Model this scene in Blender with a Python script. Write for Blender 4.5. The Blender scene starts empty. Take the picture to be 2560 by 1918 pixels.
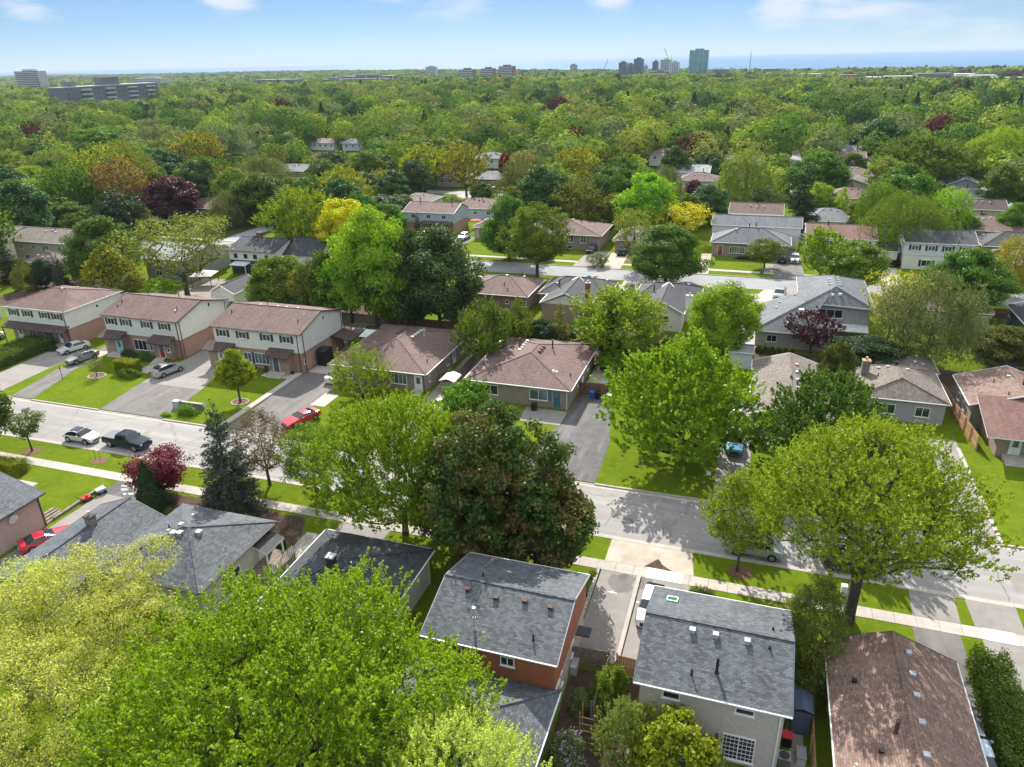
import bpy, math, random
import numpy as np
from mathutils import Matrix, Vector
R = math.radians
SC = bpy.context.scene
COL = SC.collection
random.seed(5)

# ------------------------------------------------------------ camera
CW, CH, CF = 2560.0, 1918.0, 1840.0          # the photograph's frame and focal length in its own pixels
PITCH, ROLL, YAW, CAMZ = R(23.8), R(1.35), R(18.7), 42.0
_f = Vector((-math.sin(YAW)*math.cos(PITCH), math.cos(YAW)*math.cos(PITCH), -math.sin(PITCH)))
_r = Vector((math.cos(YAW), math.sin(YAW), 0)); _u = _r.cross(_f)
_r, _u = math.cos(ROLL)*_r - math.sin(ROLL)*_u, math.sin(ROLL)*_r + math.cos(ROLL)*_u
cam_data = bpy.data.cameras.new("camera"); cam = bpy.data.objects.new("camera", cam_data); COL.objects.link(cam)
cam_data.sensor_width = 36.0; cam_data.lens = CF/CW*36.0
cam_data.clip_start = 0.5; cam_data.clip_end = 200000
cam.matrix_world = Matrix(((_r.x, _u.x, -_f.x, 0), (_r.y, _u.y, -_f.y, 0), (_r.z, _u.z, -_f.z, CAMZ), (0, 0, 0, 1)))
SC.camera = cam
def ray(px, py):
    return (_f + _r*((px-CW/2)/CF) - _u*((py-CH/2)/CF))
def gp(px, py, z=0.0):
    d = ray(px, py); t = (z-CAMZ)/d.z
    return t*d.x, t*d.y
def pj(x, y, z=0.0):
    v = Vector((x, y, z-CAMZ)); D = v.dot(_f)
    return CW/2+CF*v.dot(_r)/D, CH/2-CF*v.dot(_u)/D, D

# ------------------------------------------------------------ light, sky, exposure
SUN_AZ, SUN_EL = R(23.5), R(37.0)            # azimuth to the left of +Y
to_sun = Vector((-math.sin(SUN_AZ)*math.cos(SUN_EL), math.cos(SUN_AZ)*math.cos(SUN_EL), math.sin(SUN_EL)))
sd = bpy.data.lights.new("sun", 'SUN'); sd.energy = 4.3; sd.angle = R(0.5); sd.color = (1.0, 0.945, 0.86)
so = bpy.data.objects.new("sun", sd); COL.objects.link(so); so.rotation_euler = to_sun.to_track_quat('Z', 'Y').to_euler()
wd = bpy.data.worlds.new("World"); SC.world = wd; wd.use_nodes = True
SC.view_settings.view_transform = 'Standard'; SC.view_settings.look = 'None'
SC.view_settings.exposure = 0.86; SC.view_settings.gamma = 1.0
SC.render.engine = 'CYCLES'
cy = SC.cycles
cy.max_bounces = 7; cy.diffuse_bounces = 3; cy.glossy_bounces = 2; cy.transmission_bounces = 4; cy.volume_bounces = 0
cy.transparent_max_bounces = 4; cy.caustics_reflective = False; cy.caustics_refractive = False
cy.use_denoising = True; cy.denoiser = 'OPENIMAGEDENOISE'; cy.use_adaptive_sampling = True; cy.adaptive_threshold = 0.02
cy.sample_clamp_indirect = 6.0

def _ramp0(N, L, v, a, b, lo, hi):
    r = N.new('ShaderNodeMapRange'); r.interpolation_type = 'SMOOTHSTEP'
    r.inputs[1].default_value = a; r.inputs[2].default_value = b; r.inputs[3].default_value = lo; r.inputs[4].default_value = hi
    L.new(v, r.inputs[0]); return r.outputs[0]
def _mix0(N, L, fac, a, b):
    m = N.new('ShaderNodeMix'); m.data_type = 'RGBA'; L.new(fac, m.inputs[0]); m.inputs[6].default_value = (*a, 1); m.inputs[7].default_value = (*b, 1); return m.outputs[2]
def build_world():
    nt = wd.node_tree; N = nt.nodes; L = nt.links
    for n in list(N): N.remove(n)
    out = N.new('ShaderNodeOutputWorld'); bg = N.new('ShaderNodeBackground'); sky = N.new('ShaderNodeTexSky')
    sky.sky_type = 'NISHITA'; sky.sun_disc = False; sky.sun_elevation = SUN_EL
    sky.sun_rotation = -SUN_AZ; sky.altitude = 40; sky.air_density = 0.6; sky.dust_density = 0.0; sky.ozone_density = 6.0
    bg.inputs[1].default_value = 0.05
    tc = N.new('ShaderNodeTexCoord'); mp = N.new('ShaderNodeMapping'); mp.inputs['Scale'].default_value = (1, 1, 4.5)
    noi = N.new('ShaderNodeTexNoise'); noi.inputs['Scale'].default_value = 9.0; noi.inputs['Detail'].default_value = 7.0; noi.inputs['Roughness'].default_value = 0.58
    L.new(tc.outputs['Generated'], mp.inputs[0]); L.new(mp.outputs[0], noi.inputs['Vector'])
    nrm = N.new('ShaderNodeVectorMath'); nrm.operation = 'NORMALIZE'; L.new(tc.outputs['Generated'], nrm.inputs[0])
    # banks of cloud, each somewhere in the sky (direction, angular reach, weight)
    acc = None
    for px, py, rad, wt in ((2480, 92, .12, .36), (2300, 70, .07, .26), (1960, -2, .075, .56), (1530, -16, .06, .56), (560, -14, .06, .56),
                            (30, -26, .08, .5), (2700, 40, .16, .42), (290, -12, .03, .4), (1100, -250, .25, .5), (2300, -300, .3, .55)):
        d = ray(px, py).normalized()
        ds = N.new('ShaderNodeVectorMath'); ds.operation = 'DISTANCE'; ds.inputs[1].default_value = d
        L.new(nrm.outputs[0], ds.inputs[0])
        mr = N.new('ShaderNodeMapRange'); mr.interpolation_type = 'SMOOTHSTEP'
        mr.inputs[1].default_value = rad; mr.inputs[2].default_value = 0.0; mr.inputs[3].default_value = 0; mr.inputs[4].default_value = wt
        L.new(ds.outputs['Value'], mr.inputs[0])
        if acc is None: acc = mr.outputs[0]
        else:
            a = N.new('ShaderNodeMath'); a.operation = 'MAXIMUM'; L.new(acc, a.inputs[0]); L.new(mr.outputs[0], a.inputs[1]); acc = a.outputs[0]
    sz = N.new('ShaderNodeSeparateXYZ'); L.new(nrm.outputs[0], sz.inputs[0])
    up = _ramp0(N, L, sz.outputs[2], .2, .48, 0, .8); a = N.new('ShaderNodeMath'); a.operation = 'MAXIMUM'; L.new(acc, a.inputs[0]); L.new(up, a.inputs[1]); acc = a.outputs[0]  # unseen cloud cover overhead, added to lift the fill light in shaded areas
    sm = N.new('ShaderNodeMath'); sm.operation = 'ADD'; L.new(acc, sm.inputs[0]); L.new(noi.outputs[0], sm.inputs[1])
    mr = N.new('ShaderNodeMapRange'); mr.interpolation_type = 'SMOOTHSTEP'
    mr.inputs[1].default_value = 0.72; mr.inputs[2].default_value = 1.12; mr.inputs[3].default_value = 0; mr.inputs[4].default_value = 0.9
    L.new(sm.outputs[0], mr.inputs[0])
    mx = N.new('ShaderNodeMix'); mx.data_type = 'RGBA'; L.new(mr.outputs[0], mx.inputs[0])
    L.new(sky.outputs[0], mx.inputs[6]); mx.inputs[7].default_value = (9.4, 9.9, 10.8, 1)
    cc = _mix0(N, L, _ramp0(N, L, sz.outputs[2], .25, .5, 0, 1), (9.4, 9.9, 10.8), (13.5, 14.2, 15.4)); L.new(cc, mx.inputs[7])  # the added overhead cloud is brighter than the visible banks, for stronger fill
    L.new(mx.outputs[2], bg.inputs[0]); L.new(bg.outputs[0], out.inputs[0])
build_world()

# ------------------------------------------------------------ materials
MATS = {}
def _nm(name):
    m = bpy.data.materials.new(name); m.use_nodes = True
    nt = m.node_tree
    for n in list(nt.nodes): nt.nodes.remove(n)
    out = nt.nodes.new('ShaderNodeOutputMaterial'); MATS[name] = m
    return m, nt.nodes, nt.links, out
def _mixc(N, L, fac, a, b):
    mx = N.new('ShaderNodeMix'); mx.data_type = 'RGBA'
    for i, v in ((0, fac), (6, a), (7, b)):
        if hasattr(v, 'links'): L.new(v, mx.inputs[i])
        else: mx.inputs[i].default_value = v if i == 0 else (*v, 1)
    return mx.outputs[2]
def _noise(N, L, scale, detail=3, vec=None, rough=.55, dist=0):
    n = N.new('ShaderNodeTexNoise'); n.inputs['Scale'].default_value = scale; n.inputs['Detail'].default_value = detail
    n.inputs['Roughness'].default_value = rough; n.inputs['Distortion'].default_value = dist
    if vec is not None: L.new(vec, n.inputs['Vector'])
    return n.outputs[0]
def _ramp(N, L, v, a, b, lo=0.0, hi=1.0):
    r = N.new('ShaderNodeMapRange'); r.interpolation_type = 'SMOOTHSTEP'
    r.inputs[1].default_value = a; r.inputs[2].default_value = b; r.inputs[3].default_value = lo; r.inputs[4].default_value = hi
    L.new(v, r.inputs[0]); return r.outputs[0]
def _scalev(N, L, vec, s):
    m = N.new('ShaderNodeMapping'); m.inputs['Scale'].default_value = s; L.new(vec, m.inputs[0]); return m.outputs[0]

def plain(name, col, rough=.6, metal=0.0, var=.12, scale=1.2, coat=0.0, spec=.5):
    """a painted or raw surface with soft blotches of wear"""
    m, N, L, out = _nm(name)
    b = N.new('ShaderNodeBsdfPrincipled'); tc = N.new('ShaderNodeTexCoord')
    n = _noise(N, L, scale, 5, tc.outputs['Object'])
    c = _mixc(N, L, _ramp(N, L, n, .3, .7), tuple(x*(1-var) for x in col), tuple(min(1, x*(1+var)) for x in col))
    L.new(c, b.inputs['Base Color']); b.inputs['Roughness'].default_value = rough; b.inputs['Metallic'].default_value = metal
    b.inputs['Coat Weight'].default_value = coat; b.inputs['Coat Roughness'].default_value = .06; b.inputs['Specular IOR Level'].default_value = spec
    L.new(b.outputs[0], out.inputs[0]); return m

def shingles(name, col, var=.35, tint=None):
    """asphalt shingles: courses run level on every slope"""
    m, N, L, out = _nm(name)
    tc = N.new('ShaderNodeTexCoord'); ge = N.new('ShaderNodeNewGeometry')
    sp = N.new('ShaderNodeSeparateXYZ'); L.new(tc.outputs['Object'], sp.inputs[0])
    sn = N.new('ShaderNodeSeparateXYZ'); L.new(ge.outputs['Normal'], sn.inputs[0])
    ax = N.new('ShaderNodeMath'); ax.operation = 'ABSOLUTE'; L.new(sn.outputs[0], ax.inputs[0])
    ay = N.new('ShaderNodeMath'); ay.operation = 'ABSOLUTE'; L.new(sn.outputs[1], ay.inputs[0])
    gt = N.new('ShaderNodeMath'); gt.operation = 'GREATER_THAN'; L.new(ax.outputs[0], gt.inputs[0]); L.new(ay.outputs[0], gt.inputs[1])
    c1 = N.new('ShaderNodeCombineXYZ'); L.new(sp.outputs[0], c1.inputs[0]); L.new(sp.outputs[1], c1.inputs[1])
    c2 = N.new('ShaderNodeCombineXYZ'); L.new(sp.outputs[1], c2.inputs[0]); L.new(sp.outputs[0], c2.inputs[1])
    mv = N.new('ShaderNodeMix'); mv.data_type = 'VECTOR'; L.new(gt.outputs[0], mv.inputs[0]); L.new(c1.outputs[0], mv.inputs[4]); L.new(c2.outputs[0], mv.inputs[5])
    br = N.new('ShaderNodeTexBrick'); L.new(mv.outputs[1], br.inputs['Vector'])
    br.inputs['Scale'].default_value = 1.0; br.inputs['Brick Width'].default_value = .31; br.inputs['Row Height'].default_value = .155
    br.inputs['Mortar Size'].default_value = .016; br.inputs['Mortar Smooth'].default_value = .3; br.inputs['Bias'].default_value = -.1
    br.offset = .43; br.squash = 1.0
    t = tint or (1, 1, 1)
    br.inputs['Color1'].default_value = (*[x*(1-var) for x in col], 1)
    br.inputs['Color2'].default_value = (*[min(1, x*(1+var)*tt) for x, tt in zip(col, t)], 1)
    br.inputs['Mortar'].default_value = (*[x*.5 for x in col], 1)
    n1 = _noise(N, L, .35, 4, tc.outputs['Object']); n2 = _noise(N, L, 26, 3, tc.outputs['Object'])
    st = _scalev(N, L, mv.outputs[1], (1.6, .12, 1)); n3 = _noise(N, L, 1.3, 3, st)
    a = _mixc(N, L, _ramp(N, L, n1, .35, .7, 0, .35), br.outputs[0], tuple(min(1, x*1.35) for x in col))
    g = N.new('ShaderNodeMix'); g.data_type = 'RGBA'; g.blend_type = 'MULTIPLY'; L.new(a, g.inputs[6]); g.inputs[0].default_value = 1
    gr = N.new('ShaderNodeCombineXYZ'); gv = _ramp(N, L, n2, .3, .72, .72, 1.22)
    for i in range(3): L.new(gv, gr.inputs[i])
    L.new(gr.outputs[0], g.inputs[7])
    g2 = N.new('ShaderNodeMix'); g2.data_type = 'RGBA'; g2.blend_type = 'MULTIPLY'; L.new(g.outputs[2], g2.inputs[6]); g2.inputs[0].default_value = 1
    gr2 = N.new('ShaderNodeCombineXYZ'); gv2 = _ramp(N, L, n3, .3, .7, .88, 1.08)
    for i in range(3): L.new(gv2, gr2.inputs[i])
    L.new(gr2.outputs[0], g2.inputs[7])
    b = N.new('ShaderNodeBsdfPrincipled'); b.inputs['Roughness'].default_value = .82; b.inputs['Specular IOR Level'].default_value = .35
    L.new(g2.outputs[2], b.inputs['Base Color'])
    bp = N.new('ShaderNodeBump'); bp.inputs['Strength'].default_value = .5; bp.inputs['Distance'].default_value = .03
    L.new(br.outputs['Fac'], bp.inputs['Height']); bp.invert = True; L.new(bp.outputs[0], b.inputs['Normal'])
    L.new(b.outputs[0], out.inputs[0]); return m

def siding(name, col, pitch=.2):
    m, N, L, out = _nm(name)
    tc = N.new('ShaderNodeTexCoord'); sp = N.new('ShaderNodeSeparateXYZ'); L.new(tc.outputs['Object'], sp.inputs[0])
    fr = N.new('ShaderNodeMath'); fr.operation = 'DIVIDE'; L.new(sp.outputs[2], fr.inputs[0]); fr.inputs[1].default_value = pitch
    f2 = N.new('ShaderNodeMath'); f2.operation = 'FRACT'; L.new(fr.outputs[0], f2.inputs[0])
    k = _ramp(N, L, f2.outputs[0], .0, .14)
    n = _noise(N, L, .8, 4, tc.outputs['Object'])
    base = _mixc(N, L, _ramp(N, L, n, .3, .7), tuple(x*.92 for x in col), col)
    c = _mixc(N, L, k, tuple(x*.62 for x in col), (1, 1, 1))
    mm = N.new('ShaderNodeMix'); mm.data_type = 'RGBA'; L.new(k, mm.inputs[0]); mm.inputs[6].default_value = (*[x*.68 for x in col], 1); L.new(base, mm.inputs[7])
    b = N.new('ShaderNodeBsdfPrincipled'); b.inputs['Roughness'].default_value = .5; L.new(mm.outputs[2], b.inputs['Base Color'])
    bp = N.new('ShaderNodeBump'); bp.inputs['Strength'].default_value = .6; bp.inputs['Distance'].default_value = .02; L.new(f2.outputs[0], bp.inputs['Height'])
    L.new(bp.outputs[0], b.inputs['Normal']); L.new(b.outputs[0], out.inputs[0]); return m

def brick(name, c1, c2, mortar, w=.24, h=.08):
    m, N, L, out = _nm(name)
    tc = N.new('ShaderNodeTexCoord'); sp = N.new('ShaderNodeSeparateXYZ'); L.new(tc.outputs['Object'], sp.inputs[0])
    ad = N.new('ShaderNodeMath'); ad.operation = 'ADD'; L.new(sp.outputs[0], ad.inputs[0]); L.new(sp.outputs[1], ad.inputs[1])
    cb = N.new('ShaderNodeCombineXYZ'); L.new(ad.outputs[0], cb.inputs[0]); L.new(sp.outputs[2], cb.inputs[1])
    br = N.new('ShaderNodeTexBrick'); L.new(cb.outputs[0], br.inputs['Vector']); br.inputs['Scale'].default_value = 1
    br.inputs['Brick Width'].default_value = w; br.inputs['Row Height'].default_value = h; br.inputs['Mortar Size'].default_value = .008
    br.inputs['Color1'].default_value = (*c1, 1); br.inputs['Color2'].default_value = (*c2, 1); br.inputs['Mortar'].default_value = (*mortar, 1)
    n = _noise(N, L, .9, 4, tc.outputs['Object'])
    c = _mixc(N, L, _ramp(N, L, n, .3, .7, 0, .3), br.outputs[0], tuple(x*1.2 for x in c2))
    b = N.new('ShaderNodeBsdfPrincipled'); b.inputs['Roughness'].default_value = .85; L.new(c, b.inputs['Base Color'])
    L.new(b.outputs[0], out.inputs[0]); return m

def ground_mat(name, cols, scales, rough=.9, cracks=0.0, streak=None, spots=0.0, bump=.3, spec=.3):
    """two blotch scales over a base, with grain; optional cracks and wheel streaks"""
    m, N, L, out = _nm(name)
    ge = N.new('ShaderNodeNewGeometry'); P = ge.outputs['Position']
    c = _mixc(N, L, _ramp(N, L, _noise(N, L, scales[0], 5, P), .32, .68), cols[0], cols[1])
    c = _mixc(N, L, _ramp(N, L, _noise(N, L, scales[1], 5, P, .6), .35, .75, 0, .6), c, cols[2])
    if streak:
        s = _scalev(N, L, P, streak[0]); c = _mixc(N, L, _ramp(N, L, _noise(N, L, 1.0, 5, s), .42, .7, 0, streak[2]), c, streak[1])
    if spots:
        c = _mixc(N, L, _ramp(N, L, _noise(N, L, .7, 6, P, .7, 1.5), .6, .72, 0, spots), c, tuple(x*.55 for x in cols[0]))
    gn = _noise(N, L, scales[2], 4, P, .7)
    g = N.new('ShaderNodeMix'); g.data_type = 'RGBA'; g.blend_type = 'MULTIPLY'; g.inputs[0].default_value = 1; L.new(c, g.inputs[6])
    cb = N.new('ShaderNodeCombineXYZ'); gv = _ramp(N, L, gn, .25, .75, .72, 1.25)
    for i in range(3): L.new(gv, cb.inputs[i])
    L.new(cb.outputs[0], g.inputs[7]); c = g.outputs[2]
    if cracks:
        v = N.new('ShaderNodeTexVoronoi'); v.feature = 'DISTANCE_TO_EDGE'; v.inputs['Scale'].default_value = cracks
        wv = N.new('ShaderNodeVectorMath'); wv.operation = 'ADD'; L.new(P, wv.inputs[0])
        nn = N.new('ShaderNodeTexNoise'); nn.inputs['Scale'].default_value = 1.3; nn.inputs['Detail'].default_value = 5; L.new(P, nn.inputs['Vector'])
        L.new(nn.outputs[1], wv.inputs[1]); L.new(wv.outputs[0], v.inputs['Vector'])
        c = _mixc(N, L, _ramp(N, L, v.outputs[0], 0, .012, .3, 0), c, (.09, .09, .09))
    b = N.new('ShaderNodeBsdfPrincipled'); b.inputs['Roughness'].default_value = rough; b.inputs['Specular IOR Level'].default_value = spec
    L.new(c, b.inputs['Base Color'])
    bp = N.new('ShaderNodeBump'); bp.inputs['Strength'].default_value = bump; bp.inputs['Distance'].default_value = .05; L.new(gn, bp.inputs['Height'])
    L.new(bp.outputs[0], b.inputs['Normal']); L.new(b.outputs[0], out.inputs[0]); return m

def leafmat(name, col, trans=None, tw=.36, var=.2, hue=.02, gloss=.015, alt=None, ns=.55, nw=.75):
    m, N, L, out = _nm(name)
    oi = N.new('ShaderNodeObjectInfo'); ge = N.new('ShaderNodeNewGeometry'); tc = N.new('ShaderNodeTexCoord')
    trans = trans or tuple(min(.9, x*y) for x, y in zip(col, (1.5, 1.35, .5)))
    alt = alt or (col[0]*1.25, col[1]*1.2, col[2]*.9)
    n = _noise(N, L, ns, 3, tc.outputs['Object'])
    n2 = _ramp(N, L, n, .38, .66, 0, nw)
    def shade(c0, c1):
        c = _mixc(N, L, n2, c0, c1)
        h = N.new('ShaderNodeHueSaturation'); L.new(c, h.inputs['Color'])
        L.new(_ramp(N, L, oi.outputs['Random'], 0, 1, .5-hue, .5+hue), h.inputs['Hue'])
        mu = N.new('ShaderNodeMath'); mu.operation = 'MULTIPLY'
        L.new(_ramp(N, L, ge.outputs['Random Per Island'], 0, 1, 1-var, 1+var), mu.inputs[0])
        L.new(_ramp(N, L, oi.outputs['Random'], 0, 1, .84, 1.16), mu.inputs[1])
        L.new(mu.outputs[0], h.inputs['Value']); return h.outputs[0]
    d = N.new('ShaderNodeBsdfDiffuse'); L.new(shade(col, alt), d.inputs[0])
    t = N.new('ShaderNodeBsdfTranslucent'); L.new(shade(trans, tuple(min(.95, x*1.15) for x in trans)), t.inputs[0])
    mx = N.new('ShaderNodeMixShader'); mx.inputs[0].default_value = tw; L.new(d.outputs[0], mx.inputs[1]); L.new(t.outputs[0], mx.inputs[2])
    g = N.new('ShaderNodeBsdfGlossy'); g.inputs['Roughness'].default_value = .45; g.inputs[0].default_value = (1, 1, 1, 1)
    m2 = N.new('ShaderNodeMixShader'); m2.inputs[0].default_value = gloss; L.new(mx.outputs[0], m2.inputs[1]); L.new(g.outputs[0], m2.inputs[2])
    L.new(m2.outputs[0], out.inputs[0]); return m

plain('white_trim', (.80, .80, .78), .4, var=.05); plain('brown_trim', (.07, .04, .032), .5); plain('dark_trim', (.03, .032, .035), .5)
plain('grey_trim', (.30, .31, .33), .5); plain('white_paint', (.78, .79, .78), .5, var=.06); plain('render_pink', (.46, .36, .32), .9, var=.07, scale=3)
plain('render_beige', (.46, .41, .34), .9, var=.07, scale=3); plain('render_grey', (.34, .34, .355), .9, var=.08, scale=2)
plain('navy', (.022, .03, .055), .5); plain('terracotta', (.34, .115, .06), .7, var=.08); plain('stucco', (.50, .46, .42), .9, var=.08, scale=3)
plain('teal', (.03, .17, .24), .4); plain('door_red', (.33, .03, .025), .4); plain('door_blue', (.25, .47, .60), .4); plain('slate_blue', (.07, .10, .14), .5)
plain('shutter_brown', (.085, .04, .03), .6); plain('shutter_slate', (.045, .055, .065), .6); plain('shutter_pale', (.42, .55, .62), .6)
plain('glass', (.022, .03, .034), .06, spec=.9, var=.4, scale=.5); plain('glass_sky', (.10, .16, .19), .05, spec=1.0, var=.5, scale=.6)
plain('curtained', (.25, .26, .25), .12, spec=.8, var=.6, scale=2.5); plain('metal', (.35, .36, .38), .35, .8); plain('metal_white', (.70, .72, .73), .5, 0)
plain('wood_fence', (.165, .095, .058), .85, var=.4, scale=5); plain('wood_grey', (.22, .18, .15), .9, var=.35, scale=5); plain('wood_new', (.42, .25, .12), .8, var=.3, scale=6)
plain('black_plastic', (.012, .012, .014), .4); plain('rubber', (.015, .015, .016), .8); plain('vent_black', (.02, .018, .018), .8); plain('vent_grey', (.45, .46, .48), .45)
plain('vent_brown', (.085, .05, .04), .8); plain('vent_white', (.72, .72, .70), .4); plain('bark', (.075, .06, .05), .95, var=.4, scale=4); plain('bark_light', (.17, .15, .13), .95, var=.35, scale=4)
plain('mulch', (.16, .085, .055), 1, var=.4, scale=6); plain('stone', (.40, .37, .33), .9, var=.25, scale=3); plain('block', (.22, .20, .19), .9, var=.3, scale=4)
plain('red_plastic', (.55, .02, .04), .35); plain('blue_plastic', (.02, .12, .45), .35); plain('pool_blue', (.04, .42, .75), .3); plain('green_glass', (.04, .20, .08), .12, var=.4, scale=4)
plain('chalk_white', (.75, .75, .75), 1); plain('chalk_blue', (.35, .55, .72), 1); plain('chalk_orange', (.68, .42, .22), 1); plain('umbrella_cloth', (.62, .60, .58), .8)
plain('parasol_red', (.55, .06, .06), .8); plain('yellow_flower', (.65, .48, .04), .8, var=.4, scale=9); plain('lamp_red', (.5, .01, .01), .2, coat=1); plain('lamp_clear', (.6, .63, .66), .1, coat=1)
shingles('roof_brown', (.185, .122, .108)); shingles('roof_brown_dark', (.115, .080, .072)); shingles('roof_taupe', (.215, .180, .155)); shingles('roof_taupe_front', (.125, .09, .075))
shingles('roof_grey', (.122, .134, .150), .42); shingles('roof_charcoal', (.068, .075, .085), .4); shingles('roof_pale_grey', (.175, .188, .205), .3); shingles('roof_slate', (.085, .088, .096), .3)
shingles('roof_pink', (.21, .115, .10), .25); shingles('roof_tan', (.255, .172, .138), .28); shingles('roof_white', (.36, .37, .38), .1)
siding('siding_white', (.80, .80, .74)); siding('siding_cool', (.66, .71, .75)); siding('siding_beige', (.52, .48, .38)); siding('siding_blue', (.42, .52, .60)); siding('siding_navy', (.03, .06, .10))
siding('siding_slate', (.10, .14, .19)); siding('siding_grey', (.32, .33, .34))
brick('brick_orange', (.33, .185, .135), (.42, .26, .19), (.38, .32, .27)); brick('brick_brown', (.24, .17, .13), (.32, .235, .18), (.27, .24, .21))
brick('brick_taupe', (.25, .20, .17), (.32, .265, .23), (.25, .23, .21)); brick('brick_red', (.20, .06, .045), (.26, .09, .06), (.22, .18, .16)); brick('stone_face', (.26, .19, .14), (.36, .28, .21), (.25, .22, .2), .5, .22)
ground_mat('lawn_mat', ((.090, .150, .006), (.130, .188, .008), (.180, .205, .022)), (.3, 1.3, 14), 1, bump=.8, streak=((.9, 2.2, 1), (.092, .148, .008), .55), spots=.22, spec=.03)
ground_mat('earth_mat', ((.035, .060, .014), (.055, .095, .018), (.085, .085, .035)), (.08, .5, 8), 1, bump=.6, spec=.03)
ground_mat('field_mat', ((.10, .22, .03), (.13, .25, .035), (.15, .25, .05)), (.01, .1, 1), 1)
ground_mat('road_mat', ((.285, .270, .258), (.33, .312, .297), (.25, .238, .23)), (.15, .7, 30), .85, cracks=.07, streak=((.05, 1.1, 1), (.42, .40, .38), .5))
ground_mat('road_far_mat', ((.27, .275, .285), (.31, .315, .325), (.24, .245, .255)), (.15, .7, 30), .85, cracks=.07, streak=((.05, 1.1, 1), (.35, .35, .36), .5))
ground_mat('asphalt_dark', ((.075, .073, .076), (.105, .10, .10), (.15, .145, .14)), (.35, 1.3, 35), .8, streak=((1.0, .12, 1), (.20, .19, .19), .55))
ground_mat('asphalt_mid', ((.125, .115, .110), (.16, .15, .143), (.21, .197, .187)), (.35, 1.3, 35), .85, streak=((1.0, .12, 1), (.24, .225, .215), .5))
ground_mat('asphalt_pale', ((.24, .222, .208), (.29, .268, .25), (.33, .307, .285)), (.3, 1.1, 35), .88, spots=.25)
ground_mat('concrete', ((.44, .405, .36), (.52, .47, .42), (.37, .335, .295)), (.4, 1.5, 25), .88, spots=.2)
ground_mat('concrete_apron', ((.42, .37, .31), (.55, .48, .40), (.33, .27, .20)), (.3, .8, 25), .88, spots=.5)
ground_mat('concrete_new', ((.80, .79, .76), (.86, .85, .82), (.74, .72, .68)), (.5, 2, 25), .8)
ground_mat('kerb_mat', ((.40, .365, .33), (.48, .44, .40), (.33, .29, .25)), (.6, 2, 25), .9)
ground_mat('soil_mat', ((.055, .035, .025), (.09, .06, .042), (.14, .10, .07)), (.8, 3, 20), 1, bump=.8)
ground_mat('gravel_mat', ((.30, .26, .22), (.40, .35, .30), (.2, .17, .14)), (.8, 3, 20), 1, bump=.8)

LM = {}
for k, c, kw in (
    ('bright', (.205, .300, .008), dict(tw=.40, alt=(.300, .370, .012))), ('lime', (.225, .370, .020), dict(tw=.40)), ('pale', (.50, .60, .10), dict(tw=.36, trans=(.60, .70, .13))),
    ('mid', (.135, .225, .016), dict(tw=.27)), ('green', (.094, .180, .020), dict(tw=.24)), ('dark', (.060, .130, .026), dict(tw=.24, gloss=.03)),
    ('deep', (.036, .080, .020), dict(tw=.25, gloss=.03)), ('grey', (.155, .205, .070), dict(tw=.26)), ('olive', (.175, .220, .035), dict(tw=.42)),
    ('yellow', (.52, .54, .010), dict(tw=.45, trans=(.72, .70, .01))), ('gold', (.300, .330, .035), dict(tw=.42)), ('orange', (.310, .260, .085), dict(tw=.38)),
    ('red', (.060, .011, .014), dict(tw=.35, trans=(.15, .016, .022), gloss=.04, alt=(.085, .012, .016), hue=.012)), ('crimson', (.13, .016, .030), dict(tw=.42, trans=(.26, .02, .035), alt=(.18, .02, .03), hue=.01)),
    ('bronze', (.058, .108, .018), dict(tw=.38, trans=(.10, .16, .015), alt=(.180, .092, .034), ns=.32, nw=.9)), ('spruce', (.050, .068, .046), dict(tw=.10, alt=(.080, .100, .074))),
    ('conifer', (.028, .056, .018), dict(tw=.15)), ('cedar', (.090, .120, .012), dict(tw=.25)), ('cedar_gold', (.22, .26, .010), dict(tw=.3)),
    ('lilac', (.55, .52, .62), dict(tw=.3, trans=(.5, .5, .6), alt=(.75, .72, .80), hue=.01)), ('brown', (.175, .150, .090), dict(tw=.3))):
    LM[k] = leafmat('leaves_'+k, c, **kw)

LMF = {}
for k, c in (('dark', (.074, .125, .034)), ('green', (.128, .195, .034)), ('mid', (.190, .248, .042)), ('grey', (.200, .230, .090)), ('olive', (.215, .230, .055)), ('lime', (.290, .340, .050)), ('gold', (.29, .29, .065)),
             ('red', (.085, .028, .030)), ('conifer', (.040, .070, .032)), ('deep', (.046, .080, .030)), ('bright', (.245, .310, .036))):
    LMF[k] = leafmat('far_leaves_'+k, c, tw=.12, var=.10, gloss=0.0, ns=.05, nw=.6)
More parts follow.
